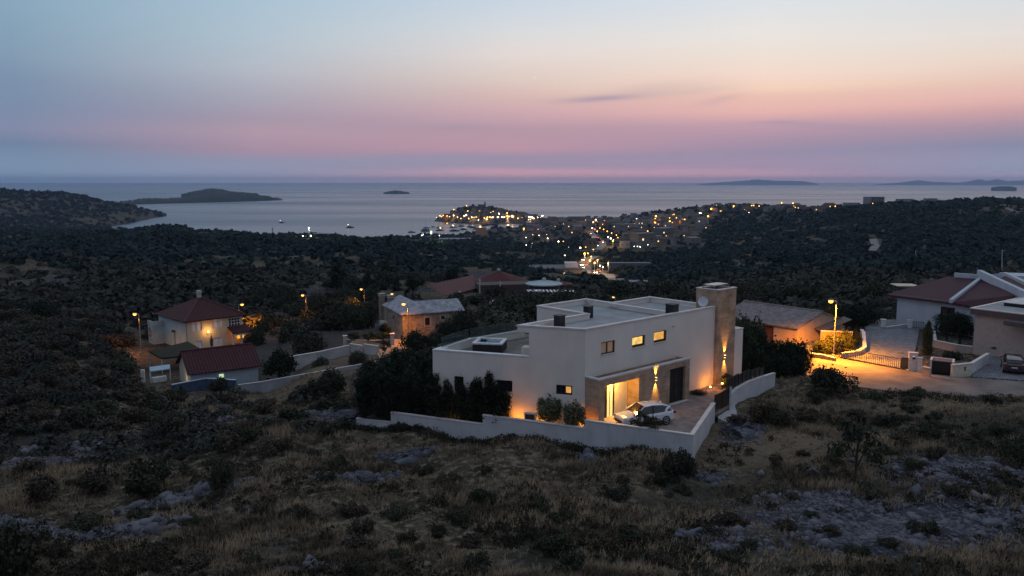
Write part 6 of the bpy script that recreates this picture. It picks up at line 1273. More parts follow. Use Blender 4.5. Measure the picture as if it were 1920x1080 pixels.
def glow(px, py, up, power, c, label='town glow'):
    h = hit(px, py)
    if h is None: return
    g = empty('town_lamp', h + (0, 0, up), 'lamp head lighting the ground around it in the town', 'street lamp', 'bright lamps of the town'); m = MB(); m.lathe(h + (0, 0, up), [(.1, 0), (.3, .2), (.1, .5)], 6); m.build('globe', EO, g); m = MB(); m.tube([h, h + (0, 0, up)], .12, 5); m.build('pole', CONC, g)
    lamp_light(g, h + (0, 0, up - .5), power, c, r=.3)
for a in ((838,412.5,7,9000,AMB),(850,413.5,7,9000,(1,.6,.25)),(872,415,7,16000,(1,.65,.3)),(885,415.5,7,9000,(1,.7,.4)),(912,416,7,12000,(1,.5,.15)),(952,415.5,7,26000,(1,.6,.3)),(962,415.5,7,26000,(1,.6,.25)),(994,416,7,20000,(1,.75,.45)),(1113,426,8,16000,(1,.5,.2)),(1120,446,9,16000,(1,.55,.25)),(1228,420,9,22000,AMB),(1255,425,9,14000,AMB),(1280,423,9,10000,AMB),(1195,466,9,18000,(.85,1,.9)),
          (1150,466,8,8000,(1,.6,.3)),(1096,500,8,4500,(1,.5,.15)),(1108,507,8,3500,(1,.5,.15)),(1120,515,8,4000,(1,.6,.25)),(1140,522,8,4000,(1,.62,.28)),(1102,494,8,5000,(1,.45,.1)),(1112,487,8,5500,(1,.6,.25)),(1025,452,8,6000,(1,.55,.2)),(1334,400,8,7000,AMB),(1375,398,8,7000,AMB),(808,458,10,22000,(.8,1,.5)),(580,452,9,7000,(1,.9,.6)),(903,440,12,15000,AMB)): glow(*a)

# ------------------------------------------------------------------ boats
DKH = mat('boat hull', (.045, .055, .075), (.03, .04, .055), rough=.5, rnd=.5)
def boat(sail):
    g = empty('sailboat' if sail else 'motorboat', (0, 0, 0), 'x x x x', 'sailboat' if sail else 'boat'); st = [(-5.5, 1.2), (-4, 1.6), (-1, 1.9), (2, 1.6), (4.3, .8), (6, .05)]; m = MB()
    for x, w in st: m.v += [(x, -w, 1.2 + .03 * x), (x, -w * .7, .2), (x, 0, -.2), (x, w * .7, .2), (x, w, 1.2 + .03 * x)]
    for i in range(5):
        for j in range(4): m.f.append((i * 5 + j, i * 5 + j + 1, (i + 1) * 5 + j + 1, (i + 1) * 5 + j))
        m.f.append((i * 5 + 4, i * 5, (i + 1) * 5, (i + 1) * 5 + 4))
    m.f.append((0, 4, 3, 2, 1)); m.build('hull', DKH, g)
    m = MB(); m.prism([(-3.2, -1.1), (1.8, -.9), (2.2, 0), (1.8, .9), (-3.2, 1.1)], 1.25, 1.9 if sail else 2.6); m.build('cabin', mat('boat cabin', (.12, .13, .16), rough=.4, rnd=.4), g, bevel=.1)
    if sail:
        m = MB(); m.tube([(.8, 0, 1.2), (.8, 0, 14.5)], [.12, .07], 6); m.build('mast', CHROME, g); m = MB(); m.tube([(.8, 0, 2.6), (-4.6, 0, 2.7)], .16, 6); m.build('boom', mat('furled sail', (.22, .24, .3)), g)
    else: m = MB(); m.tube([(-2, 0, 2.6), (-2.4, 0, 4.3)], .06, 5); m.build('antenna_mast', CHROME, g)
    return g
SB, MBt = boat(True), boat(False)
for px, py, s, r_, lb_ in ((771.5,436,1,0,'sailboat moored alone at the seaward end of the bay'),(797,431.5,1.1,.2,'sailboat beside the larger moored boats nearest the outer bay'),(799,428,1,.1,'sailboat behind the pair of large moored boats'),(797,434,1.2,.1,'large boat hull lying in front of two sailboats'),(812,426,.7,0,'little boat anchored between the sailboat groups'),(824,427.5,1,.2,'sailboat in the middle of the bay, behind another'),(824,432.5,1.1,.1,'sailboat in the middle of the bay, in front of another'),(819,440,1.1,.1,'sailboat close to the wooded shore of the bay'),(849,426.5,1.1,.2,'sailboat before the brightest quay reflections'),(851.5,433.5,1.4,0,'broad dark boat in front of the brightest reflections'),(901,430,.9,.3,'short boat beside the amber mooring lamp')):
    dup(SB, PZ(px, py, 0), r_, s * 1.3, lb_)
for px, py, s, r_, lb_ in ((864.5,424.5,.9,.1,'motorboat in the row below the dark quay end'),(869,431,1,.2,'motorboat anchored below the shore trees'),(881,425.5,.9,.1,'pair-leading motorboat near the quay'),(886,427,1,.3,'motorboat tucked behind the pair near the quay'),(892.5,430,.9,0,'small stubby motorboat off the water edge block'),(836,420,.9,1.5,'dark boat seen end-on close to the quay'),(908,423.5,1.1,.1,'motorboat at the inner harbour pier'),(913,422,1.1,.4,'motorboat moored behind the pier boat'),(926,422.5,1.4,.1,'long motorboat at the inner harbour'),(923,419.5,1.2,0,'white motorboat against the harbour quay'),(882,421,.7,0,'small boat right below the quay lamps'),(939,427,.9,.5,'boat at the shore beside the harbour lights')):
    dup(MBt, PZ(px, py, 0), r_, s * 1.35, lb_)
for px, py, s, lb_ in ((528,418,1.15,'motorboat with a white light alone far out in the bay'), (656,427,1.5,'lit motorboat in the open bay above the treetops')):
    g = dup(MBt, PZ(px, py, 0), .2, s, lb_); q = MB(); q.lathe((-2.4, 0, 4.2), [(.1, 0), (.4, .3), (.1, .7)], 6); o = q.build('mast_light', EW, loc=(0, 0, 0)); o.parent = g
drop(SB); drop(MBt)
# crescent moon
mp = ray(1000, 146); mp = mp / np.linalg.norm(mp) * 90000; rr = 150.0; mo = MB()
md = Vector(mp).normalized(); ux = Vector((1, 0, 0)); uy = ux.cross(md).normalized() * -1
cs = []
for a in np.linspace(-1.25, 1.25, 16): cs.append((rr * math.cos(a), rr * math.sin(a)))
for a in np.linspace(1.25, -1.25, 16)[1:-1]: cs.append((rr * .62 * math.cos(a) + rr * .12, rr * math.sin(a) * .97))
for dd in (0, 20): mo.v += [tuple(Vector(mp) + Vector((0, 0, 100)) + (ux * x * .9 + uy * y + uy * (-x * .35)) + md * dd) for x, y in cs]
n_ = len(cs); mo.f = [tuple(range(n_)), tuple(range(2 * n_ - 1, n_ - 1, -1))] + [(i, (i + 1) % n_, (i + 1) % n_ + n_, i + n_) for i in range(n_)]
tag(mo.build('moon', emit('moonlight', (1.0, .86, .74), 1.0)), 'thin pale crescent moon high over the sea', 'moon')

# ------------------------------------------------------------------ plants
def cloud(rs, lobes, n, leaf, shell=.55, flat=.6, aspect=.55):
    """n leaf sprays (quads) spread through ellipsoid lobes (x, y, z, rx, ry, rz)"""
    L_ = np.array(lobes, float); w_ = (L_[:, 3] * L_[:, 4] * L_[:, 5]) ** .67; k = rs.choice(len(L_), n, p=w_ / w_.sum())
    d = rs.randn(n, 3); d /= np.linalg.norm(d, axis=1)[:, None]; r = shell + (1 - shell) * rs.rand(n) ** .6; r *= 1 + .20 * rs.randn(n)
    P = L_[k, :3] + d * r[:, None] * L_[k, 3:6]
    nn = d + rs.randn(n, 3) * .7; nn /= np.linalg.norm(nn, axis=1)[:, None]
    a = np.cross(nn, rs.randn(n, 3)); a /= np.linalg.norm(a, axis=1)[:, None]; b = np.cross(nn, a)
    s = leaf * rs.uniform(.6, 1.4, n)[:, None]; a *= s; b *= s * aspect
    V = np.stack([P - a, P - b, P + a, P + b], 1).reshape(-1, 3); Fq = np.arange(4 * n).reshape(n, 4)
    return V, Fq
def plant_proto(name, cat, lobes, n, leaf, m, stems, seed=0, shell=.5, aspect=.55):
    g = empty(name, (0, 0, 0), 'x x x x', cat); r_ = np.random.RandomState(seed); V, Fq = cloud(r_, lobes, n, leaf, shell, aspect=aspect); V[:, 2] = np.maximum(V[:, 2], .0)
    npmesh('crown', V, Fq, m, g); q = MB()
    for st in stems: q.tube(st[0], st[1], 5)
    q.build('trunk', BARK, g); return g
def rl(r_, n, R_, H, rr):          # random lobes of a dome
    out = []
    for i in range(n): a = r_.uniform(0, 6.283); d = R_ * math.sqrt(r_.uniform(0, 1)) * .75; h = H * r_.uniform(.35, .8) * (1 - .45 * (d / R_)); s = rr * r_.uniform(.7, 1.25); out.append((d * math.cos(a), d * math.sin(a), h, s, s, s * .85))
    return out
def stems(r_, n, R_, H, rad=.05):
    o = []
    for i in range(n): a = r_.uniform(0, 6.283); d = R_ * r_.uniform(.3, .7); o.append(([(0, 0, -.3), (d * .3 * math.cos(a), d * .3 * math.sin(a), H * .3), (d * math.cos(a), d * math.sin(a), H * .75)], [rad, rad * .7, rad * .3]))
    return o
PP = {}
r_ = np.random.RandomState(3)
for i in range(4): PP['scrub%d' % i] = plant_proto('scrub_bush', 'bush', rl(r_, 9 + i, 1.5, 1.9, .62), 1500, .13, (LEAF, LEAF2, LEAF, LEAF2)[i], stems(r_, 5, 1.2, 1.5, .05), seed=i)
for i in range(2): PP['olive%d' % i] = plant_proto('olive_tree', 'tree', rl(r_, 13, 2.0, 3.4, .95), 3200, .15, (OLIVE, LEAF)[i], [([(0, 0, -.4), (.1, 0, .8), (.3, .1, 1.9)], [.22, .17, .1]), ([(.1, 0, .7), (-.6, .3, 2.2)], [.13, .05]), ([(.1, 0, .8), (.7, -.4, 2.3)], [.12, .05])], seed=20 + i)
PP['round'] = plant_proto('round_bush', 'bush', [(0, 0, 1.0, 1.0, 1.0, .95), (.3, .2, 1.2, .8, .8, .7)] + rl(r_, 6, .9, 1.9, .45), 2200, .09, LEAFG, stems(r_, 4, .7, 1.2), seed=31)
PP['sparse'] = plant_proto('young_tree', 'tree', rl(r_, 9, 1.7, 3.6, .42), 900, .10, LEAF, [([(0, 0, -.3), (.05, 0, 1.0), (.2, .1, 2.2), (.6, .3, 3.0)], [.07, .055, .04, .015])] + [([(.05, 0, .5 + .3 * k), (.9 * math.cos(k * 2.1), .9 * math.sin(k * 2.1), 1.8 + .25 * k)], [.04, .012]) for k in range(5)], seed=33, shell=.2)
def plume(r_, H, R_): return [(R_ * .3 * r_.uniform(-1, 1) * min(1, t * 3), R_ * .3 * r_.uniform(-1, 1) * min(1, t * 3), H * t, R_ * (1 - t) ** .5 * min(1, .35 + t * 2.2) * r_.uniform(.8, 1.1) + .08, R_ * (1 - t) ** .5 * min(1, .35 + t * 2.2) * r_.uniform(.8, 1.1) + .08, H * .13) for t in np.linspace(.08, .93, 10)]
for i in range(3): PP['conifer%d' % i] = plant_proto('conifer', 'tree', plume(r_, 4.0, 1.0) + [(r_.uniform(-.6, .6), r_.uniform(-.6, .6), 3.0 + .3 * k, .22, .22, .45) for k in range(3)], 4200, .12, CONIF, [([(0, 0, -.4), (0, 0, 3.4)], [.11, .03])], seed=40 + i, aspect=.35)
PP['cypress'] = plant_proto('cypress', 'tree', [(0, 0, 4.0 * t, .42 * math.sin(math.pi * min(1, t * .85 + .18)) + .06, .42 * math.sin(math.pi * min(1, t * .85 + .18)) + .06, .5) for t in np.linspace(.1, .95, 9)], 1500, .1, CONIF, [([(0, 0, -.3), (0, 0, 3.6)], [.08, .02])], seed=50, aspect=.35)
PP['pine'] = plant_proto('pine_tree', 'tree', [(r_.uniform(-.8, .8) * (1.2 - t), r_.uniform(-.8, .8) * (1.2 - t), 6.0 * t, 1.7 * (1.15 - t), 1.7 * (1.15 - t), .55) for t in np.linspace(.22, .97, 11)], 2600, .17, CONIF, [([(0, 0, -.4), (0, 0, 5.6)], [.2, .04])], seed=52, aspect=.4)
ol = []
for k in range(9): a = k * 2.4; ol.append((.55 * math.cos(a), .55 * math.sin(a), 1.0 + .10 * k, .27, .27, .62))
PP['oleander'] = plant_proto('oleander', 'shrub', ol + [(0, 0, .7, .55, .55, .5)], 2000, .13, mat('oleander leaves', (.12, .135, .07), (.055, .065, .035), rough=.6, rnd=.2), stems(r_, 7, .6, 1.7, .03), seed=55, aspect=.28)
HEDM = leafmat('hedge leaves', (.045, .055, .022), (.024, .030, .014))
VN = 0
def put(kind, px, py, wpx, hpx, label, Y=None, group=None, mm=None, sink=0.0, name=None):
    """place a plant whose foot shows at (px, py), wpx wide and hpx tall in the photo at its own distance"""
    global VN
    b = PY(px, py, Y) if Y else hit(px, py)
    if b is None: return None
    dep = b[1] * CP + (CAMZ - b[2]) * SP; W_, H_ = wpx / F * dep, hpx / F * dep * 1.03
    P_ = PP[kind]; c_ = [c for c in KID.get(P_.name) or kids(P_) if c.name.startswith('crown')][0]; bb = np.array([v[:] for v in c_.bound_box]); w0 = max(np.ptp(bb[:, 0]), np.ptp(bb[:, 1])) * .93; h0 = bb[:, 2].max() * .95
    VN += 1; g = dup(P_, b - np.array([0, 0, sink]), (VN * 2.399) % 6.283, (W_ / w0, W_ / w0, H_ / h0), label, group)
    if mm is not None:
        for c in COL.objects[-4:]:
            if c.parent is g and c.name.startswith('crown'):
                c.data = c.data.copy(); c.data.materials[0] = mm
    return g
# --- around the villa
for i, (px, pt, Y_, w_) in enumerate(((686,702,66.2,48),(712,698,65.7,46),(738,700,65.3,42),(762,708,64.8,40),(788,712,64.2,40),(812,714,63.5,38),(838,712,63.1,38),(864,718,62.6,40),(890,714,62.1,40),(918,716,61.7,42),(944,722,61.3,46))):
    Y_ = Y_ + (.4 if 3 <= i <= 9 else 0); zb = 80.25; b = np.array([(px - 960) / F * (Y_ * CP + 19.8 * SP), Y_, zb]); yb = 540 + F * math.tan(math.atan((CAMZ - zb) / Y_) - PITCH)
    put('conifer%d' % (i % 3), px, yb, w_ * (1.25, 1.05, 1.4)[i % 3], (yb - pt) * (1.08, 1.2, 1.0, 1.14)[i % 4], ['conifer at the far end of the front row, over the lowest wall step', 'second conifer in the front row, over the lowest wall step', 'conifer just past the lowest wall step in the front row', 'conifer in the dense dark run of the front row', 'conifer before the house corner in the front row', 'conifer right at the white house corner in the front row', 'conifer covering the dark narrow window', 'conifer between the two dark ground floor windows', 'conifer with light glowing through beside the wide dark window', 'conifer below the wide dark window', 'conifer ending the front row beside the lit white wall'][i], Y=Y_, group='conifers in a row before the villa front')
k_ = 0
for (px, yt, Y_) in ((690,672,72),(716,660,74),(742,652,76),(768,645,78),(792,640,79),(806,648,73),(784,660,71),(756,668,70),(728,676,69.5),(705,685,69),(800,668,69.5),(775,682,68.5)):
    X_ = (px - 960) / F * (Y_ * CP + 20 * SP); z_ = gz_(X_, Y_); b = PY(px, 700, Y_); yb = 540 + F * math.tan(math.atan((CAMZ - z_) / Y_) - PITCH); k_ += 1
    put(('conifer%d' % (k_ % 3)) if k_ % 2 else 'olive1', px, yb, 62, yb - yt, ['tall dark tree', 'dark bushy tree', 'broad dark tree'][k_ % 3] + ' in the hedge mass beside the terrace, ' + ['outermost', 'second outward', 'in the middle', 'toward the house', 'against the terrace', 'at the terrace corner', 'in front of the terrace corner', 'in the near middle', 'on the near edge', 'lowest on the slope', 'close to the white corner', 'just behind the conifer row'][k_ - 1], Y=Y_, mm=None)
put('oleander', 1030, 797, 50, 56, 'leafy oleander left of the pair before the lit white wall', Y=60.3); put('oleander', 1077, 806, 44, 54, 'leafy oleander next to the glowing light at the villa corner', Y=58.8)
tlx = PZ(1195, 803, ZY); g = put('sparse', 1198, 812, 48, 40, 'small thin-leaved olive standing before the white parked car', Y=56.9, mm=OLIVE)
g = put('sparse', 1228, 814, 46, 34, 'second low olive sapling before the wheel of the parked car', Y=56.1, mm=OLIVE)
put('round', 1362, 727, 30, 32, 'round bush before the foot of the stone tower', Y=70.5)
put('round', 1400, 722, 24, 22, 'low flowering bush behind the curved dark fence', Y=71.5, mm=LEAF2); put('round', 1310, 742, 40, 12, 'low ground-hugging juniper at the edge of the driveway paving', Y=68.2)
# --- trees beyond the villa, right
for i, (kd, px, yt, yb, w_, Y_) in enumerate((('olive0',1392,585,700,56,79),('olive1',1412,592,700,60,82),('conifer1',1388,610,715,44,77),('olive1',1440,628,708,70,80),('olive0',1474,630,708,66,80),('olive1',1500,634,706,50,80.5),('olive0',1425,650,712,60,77),('olive1',1458,655,714,60,77),('olive0',1490,660,712,56,78),('olive1',1410,640,712,50,78.5))):
    put(kd, px, yb, w_, yb - yt, 'dark tree ' + ['rising directly beside the stone tower', 'tall behind the tower tree', 'slim beside the white side block', 'broad in the middle of the hedge mass', 'broad nearer the road in the hedge mass', 'at the road end of the hedge mass', 'low before the middle of the hedge mass', 'low behind the curved wall end', 'low at the road corner of the hedge mass', 'filling the gap behind the curved fence'][i], Y=Y_, mm=LEAFG if i < 2 else CONIF)
# --- prominent single plants: kind, foot px, py, width, height, label
SING = [('olive1',1555,742,98,56,'big dark bush at the roadside edge of the orange-lit road',None,LEAF),('sparse',1602,905,112,112,'sparse tall sapling alone on the stony plot',None,None),('olive0',418,922,52,66,'small thin tree alone on the grassy slope',None,None),
 ('scrub0',275,925,90,62,'dark bush, the larger of two on the grassy slope',None,None),('scrub1',185,925,82,46,'dark spreading bush beside the larger one on the grassy slope',None,None),('scrub3',78,945,76,54,'greenish bush below the dry stone wall',None,None),('scrub0',22,1078,100,90,'dark bush filling the lower corner of the slope',None,None),
 ('olive1',618,745,72,56,'dark bush before the long boundary wall',None,None),('scrub0',588,748,40,34,'low bush beside the dark bush before the boundary wall',None,None),('olive1',1912,880,70,70,'dark bush at the far edge of the stony plot',None,None),('scrub0',1270,896,60,54,'dark bush under the outer corner of the yard wall',None,None),
 ('scrub1',1430,795,60,44,'bush outside the curved wall near the rubble',None,None),('scrub0',1462,800,50,30,'small bush near the curved wall bush',None,None),('olive1',82,604,64,44,'round dark tree alone on the dark slope',None,CONIF),
 ('olive1',413,738,46,34,'dark bush in front of the blue wall end',92,None),('olive1',524,712,72,60,'large dark olive beside the red-roofed outbuilding',105,CONIF),('olive0',505,662,84,80,'big tree lit orange by the lamp behind the cream house',148,None),('olive1',480,668,50,60,'dark tree between cream house porch and big lit tree',138,None),
 ('olive1',575,672,84,58,'broad dark olive behind the orange-lit garden wall',122,None),('olive0',548,655,60,60,'dark olive between the lit tree and the broad olive',138,None),('olive1',610,640,84,62,'broad dark olive crown in the middle of the grove',135,None),('olive1',655,628,70,56,'olive crown nearest the stone house side of the grove',133,None),('olive1',690,622,50,50,'dark olive against the wall of the stone house',135,None),('olive1',580,628,60,50,'dark olive beyond the grove middle',150,None),
 ('olive1',722,628,26,24,'round dark bush at the foot of the stone house wall',118,CONIF),('olive1',775,662,50,46,'round dark olive before the stone house corner',102,CONIF),('olive1',800,660,46,34,'lower dark olive beside the stone house corner tree',103,CONIF),('sparse',720,667,28,28,'tiny tree lit orange by the lane',107,OLIVE),('olive0',672,688,38,34,'small round bush in the dry plot before the low walls',104,None),('olive0',600,702,34,36,'small bush in the middle of the dry plot',105,None),
 ('cypress',636,600,12,36,'thin dark cypress among the olives',170,None),('cypress',397,650,9,24,'small cypress against the cream house front',131,None),('pine',745,567,44,50,'dark pine beyond the slate roof, first of the group',195,None),('pine',770,570,46,56,'tall dark pine beyond the slate roof, middle of the group',190,None),('pine',722,572,40,36,'low dark pine at the outer side of the group',200,None),
 ('olive1',849,532,34,36,'round dark tree beside the long dark red roof',245,CONIF),('olive1',1013,527,36,28,'round dark tree in front of the industrial hall',400,CONIF),('olive1',850,500,30,10,'dark clump on the slope above the red roofs',420,CONIF),
 ('olive0',845,640,60,40,'bush against the front wall of the stone house',112,LEAF),('olive1',870,625,56,46,'dark bush by the gateway of the stone house',112,None),('olive0',820,650,50,30,'low bush under the stone house window',110,LEAF),
 ('olive1',1600,622,60,52,'dark tree behind the lit hedge corner',108,CONIF),('olive1',1625,612,52,44,'dark tree before the white house corner',112,CONIF),('olive1',1570,600,60,30,'dark crown right behind the barn gable',125,CONIF),
 ('olive0',1560,664,46,44,'hedge bush glowing under the street lamp',93,HEDM),('olive0',1585,662,40,46,'hedge bush glowing beside the block wall',94,HEDM),('olive0',1541,662,34,28,'low lit bush at the road end of the hedge',93,HEDM),('olive1',1604,650,22,34,'dark bush inside the white curved kerb',96,CONIF),
 ('conifer0',1737,674,24,62,'narrow tall clipped hedge tree beside the forecourt',92,HEDM),('conifer1',1739,640,20,40,'narrow hedge tree farther along the forecourt',101,HEDM),('round',1783,680,46,26,'rounded shrub before the pinkish garden wall',90,CONIF),
 ('olive1',1775,634,44,48,'dark bush at the end of the garden of the modern house',98,CONIF),('olive1',1800,640,50,54,'dark bush in the garden between the two right hand houses',97,CONIF),('olive1',1790,608,80,24,'flat dark tree crown before the white house door',103,CONIF),('scrub0',1865,656,20,8,'small shrub at the modern house wall',91,None),('scrub1',1886,658,18,7,'second small shrub at the modern house wall',90.5,None)]
for kd, px, py, w_, h_, lb_, Y_, mm in SING: put(kd, px, py, w_, h_, lb_, Y=Y_, mm=mm)
# --- ivy hedge by the lane
for i in range(3):
    put('scrub3', 664 + 27 * i, 637, 34, 15, ['ivy-covered hedge bush at the dark end of the lane wall', 'ivy-covered hedge bush in the middle of the lane wall', 'ivy-covered hedge bush lit at the pillar end of the lane wall'][i], Y=118.5 - i, mm=HEDM)
# --- scattered bushes of the hillside, by area
NOPLANT = [offset(yard, -.6), offset(garden, -.4), roadp, homep, [hit(600,690)[:2], hit(745,668)[:2], hit(760,650)[:2], hit(640,645)[:2], hit(560,672)[:2]]]
HOUSEP = [[tuple(PY(*q)[:2]) for q in ((800,540,262),(1010,540,262),(1010,540,205),(1088,540,200),(1088,540,170),(985,540,170),(930,540,180),(820,540,176),(786,540,190))], [sf.p(-1, -1, 0)[:2], sf.p(11, -1, 0)[:2], sf.p(11, 7, 0)[:2], sf.p(0, 13, 0)[:2]], [bf.p(-1, -1, 0)[:2], bf.p(12, -1, 0)[:2], bf.p(12, 13, 0)[:2], bf.p(-1, 13, 0)[:2]], [ef.p(-1, -1, 0)[:2], ef.p(16, -1, 0)[:2], ef.p(16, 16, 0)[:2], ef.p(-1, 16, 0)[:2]], lp, [tuple(B0), tuple(A0), VF.p(19, 0, 0)[:2], VF.p(19, 13, 0)[:2], VF.p(-2, 14, 0)[:2]]]
def clear_of(x, y, polys, marg=.8):
    x = np.atleast_1d(x).astype(float); y = np.atleast_1d(y).astype(float); ok = np.ones(len(x), bool)
    for p in polys: ins, dm = pip(x, y, p); ok &= ~ins & (dm > marg)
    return ok
bushes = []
def scatter(reg, n, s0, s1, label, group, kinds=('scrub0', 'scrub1', 'scrub2', 'scrub3'), mind=1.2, hk=.8):
    k = 0; t = 0
    while k < n and t < n * 25:
        t += 1; px, py = rs.uniform(reg[0], reg[1]), rs.uniform(reg[2], reg[3]); h = hit(px, py)
        if h is None or not clear_of(h[0], h[1], NOPLANT + HOUSEP)[0]: continue
        if any((h[0] - q[0]) ** 2 + (h[1] - q[1]) ** 2 < (mind * (1 + q[2])) ** 2 * .25 for q in bushes): continue
        s = rs.uniform(s0, s1); bushes.append((h[0], h[1], s)); kd = kinds[rs.randint(len(kinds))]
        dup(PP[kd], h - np.array([0, 0, .1 * s]), rs.uniform(0, 6.28), (s / 3, s / 3 * rs.uniform(.8, 1.2), s / 3 * hk * rs.uniform(.8, 1.3)), label, group); k += 1
scatter((-60, 262, 545, 700), 62, 3.0, 5.4, 'dark scrub bush on the slope beside the cream house compound', 'scrub on the dark slope by the cream house')
scatter((-60, 330, 700, 815), 42, 2.6, 4.6, 'dark scrub bush above the dry stone wall', 'scrub above the dry stone wall')
scatter((290, 660, 745, 850), 22, 1.4, 3.0, 'scrub bush on the grass below the boundary wall', 'scrub below the boundary wall')
scatter((-40, 620, 860, 1075), 26, .9, 2.2, 'low scrub bush on the near grassy slope', 'scrub on the near grassy slope')
scatter((600, 1290, 875, 1075), 34, .8, 2.0, 'low scrub bush on the slope below the white yard wall', 'scrub below the yard wall', hk=.9)
scatter((1380, 1920, 745, 860), 26, 1.0, 2.2, 'scrub bush between the road and the stony plot', 'scrub between road and stony plot')
scatter((1300, 1940, 860, 1075), 18, .9, 2.0, 'low scrub bush on the stony plot', 'scrub on the stony plot')
scatter((840, 1380, 560, 640), 46, 3.2, 5.5, 'dark bushy tree in the grove behind the villa', 'trees in the grove behind the villa', ('olive1', 'olive0', 'olive1'), hk=.75)
scatter((460, 720, 560, 600), 20, 3, 5, 'dark tree beyond the olive grove', 'trees beyond the olive grove', ('olive1',))
scatter((1380, 1680, 535, 585), 28, 3, 5.5, 'dark scrub tree on the slope beyond the barn', 'trees on the slope beyond the barn', ('olive1', 'scrub1'))
scatter((620, 790, 515, 562), 12, 3, 6, 'dark tree around the bare clearing', 'trees around the bare clearing', ('olive1', 'pine'))
for p_ in list(PP.values()): drop(p_)

# --- stuff: far woods and maquis as countless clumps, dry grass, undergrowth, stones
def clumps(name, n, y0, y1, u0, u1, lab, m, quads, smul, dens, s_lo, s_hi, seed):
    r = np.random.RandomState(seed); Y = np.exp(r.uniform(math.log(y0), math.log(y1), n)); X = r.uniform(u0, u1, n) * Y; z = ground(X, Y); ok = z > 1.5
    ok &= clear_of(X, Y, NOPLANT + HOUSEP, 2.5)
    nn = .5 + .25 * (np.sin(X / (Y ** .72 * .55) + 1.3 * np.sin(Y / (Y ** .7 * .9)))+ np.sin(Y / (Y ** .7 * .37) + 2 * np.sin(X / (Y ** .7 * .6)) + 1)); px = 960 + F * X / (Y * CP + (CAMZ - z) * SP); py = 540 + F * np.tan(np.arctan((CAMZ - z) / Y) - PITCH)
    ok &= r.rand(n) < dens(px, py, nn, X, Y)
    for fr_, w_ in ((far1, 9), (far2, 10)):
        for p in fr_: ok &= np.hypot(X - p[0], Y - p[1]) > w_
    X, Y, z = X[ok], Y[ok], z[ok]; n = len(X); s = r.uniform(s_lo, s_hi, n) * smul(Y); k = quads
    d = r.randn(n, k, 3); d /= np.linalg.norm(d, axis=2)[:, :, None]; d[:, :, 2] = np.abs(d[:, :, 2]) * 1.0; rad = (.55 + .45 * r.rand(n, k))[:, :, None]
    sc = np.stack([s, s, s * r.uniform(.55, 1.0, n)], 1)[:, None, :]
    P = np.stack([X, Y, z], 1)[:, None, :] + d * rad * sc; nv_ = d + r.randn(n, k, 3) * .5; nv_ /= np.linalg.norm(nv_, axis=2)[:, :, None]
    a = np.cross(nv_, r.randn(n, k, 3)); a /= np.linalg.norm(a, axis=2)[:, :, None]; b = np.cross(nv_, a); q = (s * (1.35 / math.sqrt(k) * (1.5 if k < 60 else 1.15)))[:, None, None] * r.uniform(.7, 1.3, (n, k, 1))
    V = np.stack([P - a * q, P - b * q * .8, P + a * q, P + b * q * .8], 2).reshape(-1, 3)
    o = npmesh(name, V, np.arange(len(V)).reshape(-1, 4), m, loc=(0, 0, 0)); tag(o, lab, kind='stuff'); return n
def dn(px, py, nn, X, Y):
    d = np.clip((nn - .38) * 3.2, .10, 1)
    town = (Y > 950) & (px > 985) & (px < 1340); d = np.where(town, d * .22, d)
    pen = (Y > 1900) & (px > 815) & (px < 1030); d = np.where(pen, .10, d); d = np.where((Y > 1900) & (px > 868) & (px < 940) & (py < 396), 1, d)
    d = np.where((px > 1320) & (Y > 320), np.maximum(d, .5), d); d = np.where((px < 900) & (Y > 420), np.maximum(d, .4), d)
    d = np.where((px < 330) & (Y > 1350), np.maximum(d, .85), d)
    for (cx, cy, wx, wy) in ((700,545,70,22),(620,548,40,14),(780,548,45,12),(905,520,40,16),(1395,498,60,10),(1310,560,50,10),(1500,548,90,12),(90,520,60,18),(210,530,14,24),(1100,510,60,22),(960,480,70,8),(1640,458,16,18),(1890,390,20,10),(250,408,40,3),(60,403,30,3)):
        d = np.where(((px - cx) / wx) ** 2 + ((py - cy) / wy) ** 2 < 1, d * .12, d)
    return d
HAZYWOODM = mat('woods', (.040, .058, .056), (.020, .031, .031), rough=1, scale=.05, detail=6, spec=0.02); WOODM2 = mat('maquis', (.066, .067, .058), (.028, .034, .032), rough=1, scale=.12, detail=6, spec=0.02)  # bluish tint puts distance haze into the woods and maquis colours
MQD = lambda px, py, nn, X, Y: np.clip((nn - .42) * 3, .05, 1) * np.where((Y < 95) & (px > 420), .06, 1) * np.where((Y < 120) & (px > 1370), .05, 1)
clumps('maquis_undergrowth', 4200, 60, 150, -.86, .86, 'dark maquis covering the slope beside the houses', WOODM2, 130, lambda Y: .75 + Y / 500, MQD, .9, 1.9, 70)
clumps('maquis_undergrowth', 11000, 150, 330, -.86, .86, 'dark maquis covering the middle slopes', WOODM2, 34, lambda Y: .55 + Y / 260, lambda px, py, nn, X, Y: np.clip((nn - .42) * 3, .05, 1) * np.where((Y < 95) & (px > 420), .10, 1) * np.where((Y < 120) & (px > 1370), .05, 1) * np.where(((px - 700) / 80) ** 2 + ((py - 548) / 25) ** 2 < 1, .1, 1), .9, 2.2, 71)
clumps('woods', 54000, 300, 1000, -.86, .86, 'dark woods filling the valley', HAZYWOODM, 16, lambda Y: .8 + Y / 1150, dn, 1.0, 2.9, 72)
clumps('woods', 36000, 900, 2500, -.86, .86, 'dark far woods on the ridges and headland', HAZYWOODM, 9, lambda Y: .8 + Y / 2400, dn, 1.8, 4.4, 73)
for (pxs, Y_, nme) in ((np.linspace(300, 830, 150), 940, 'skyline woods'), (np.linspace(1560, 1930, 90), 1180, 'ridge skyline woods')):
    pass
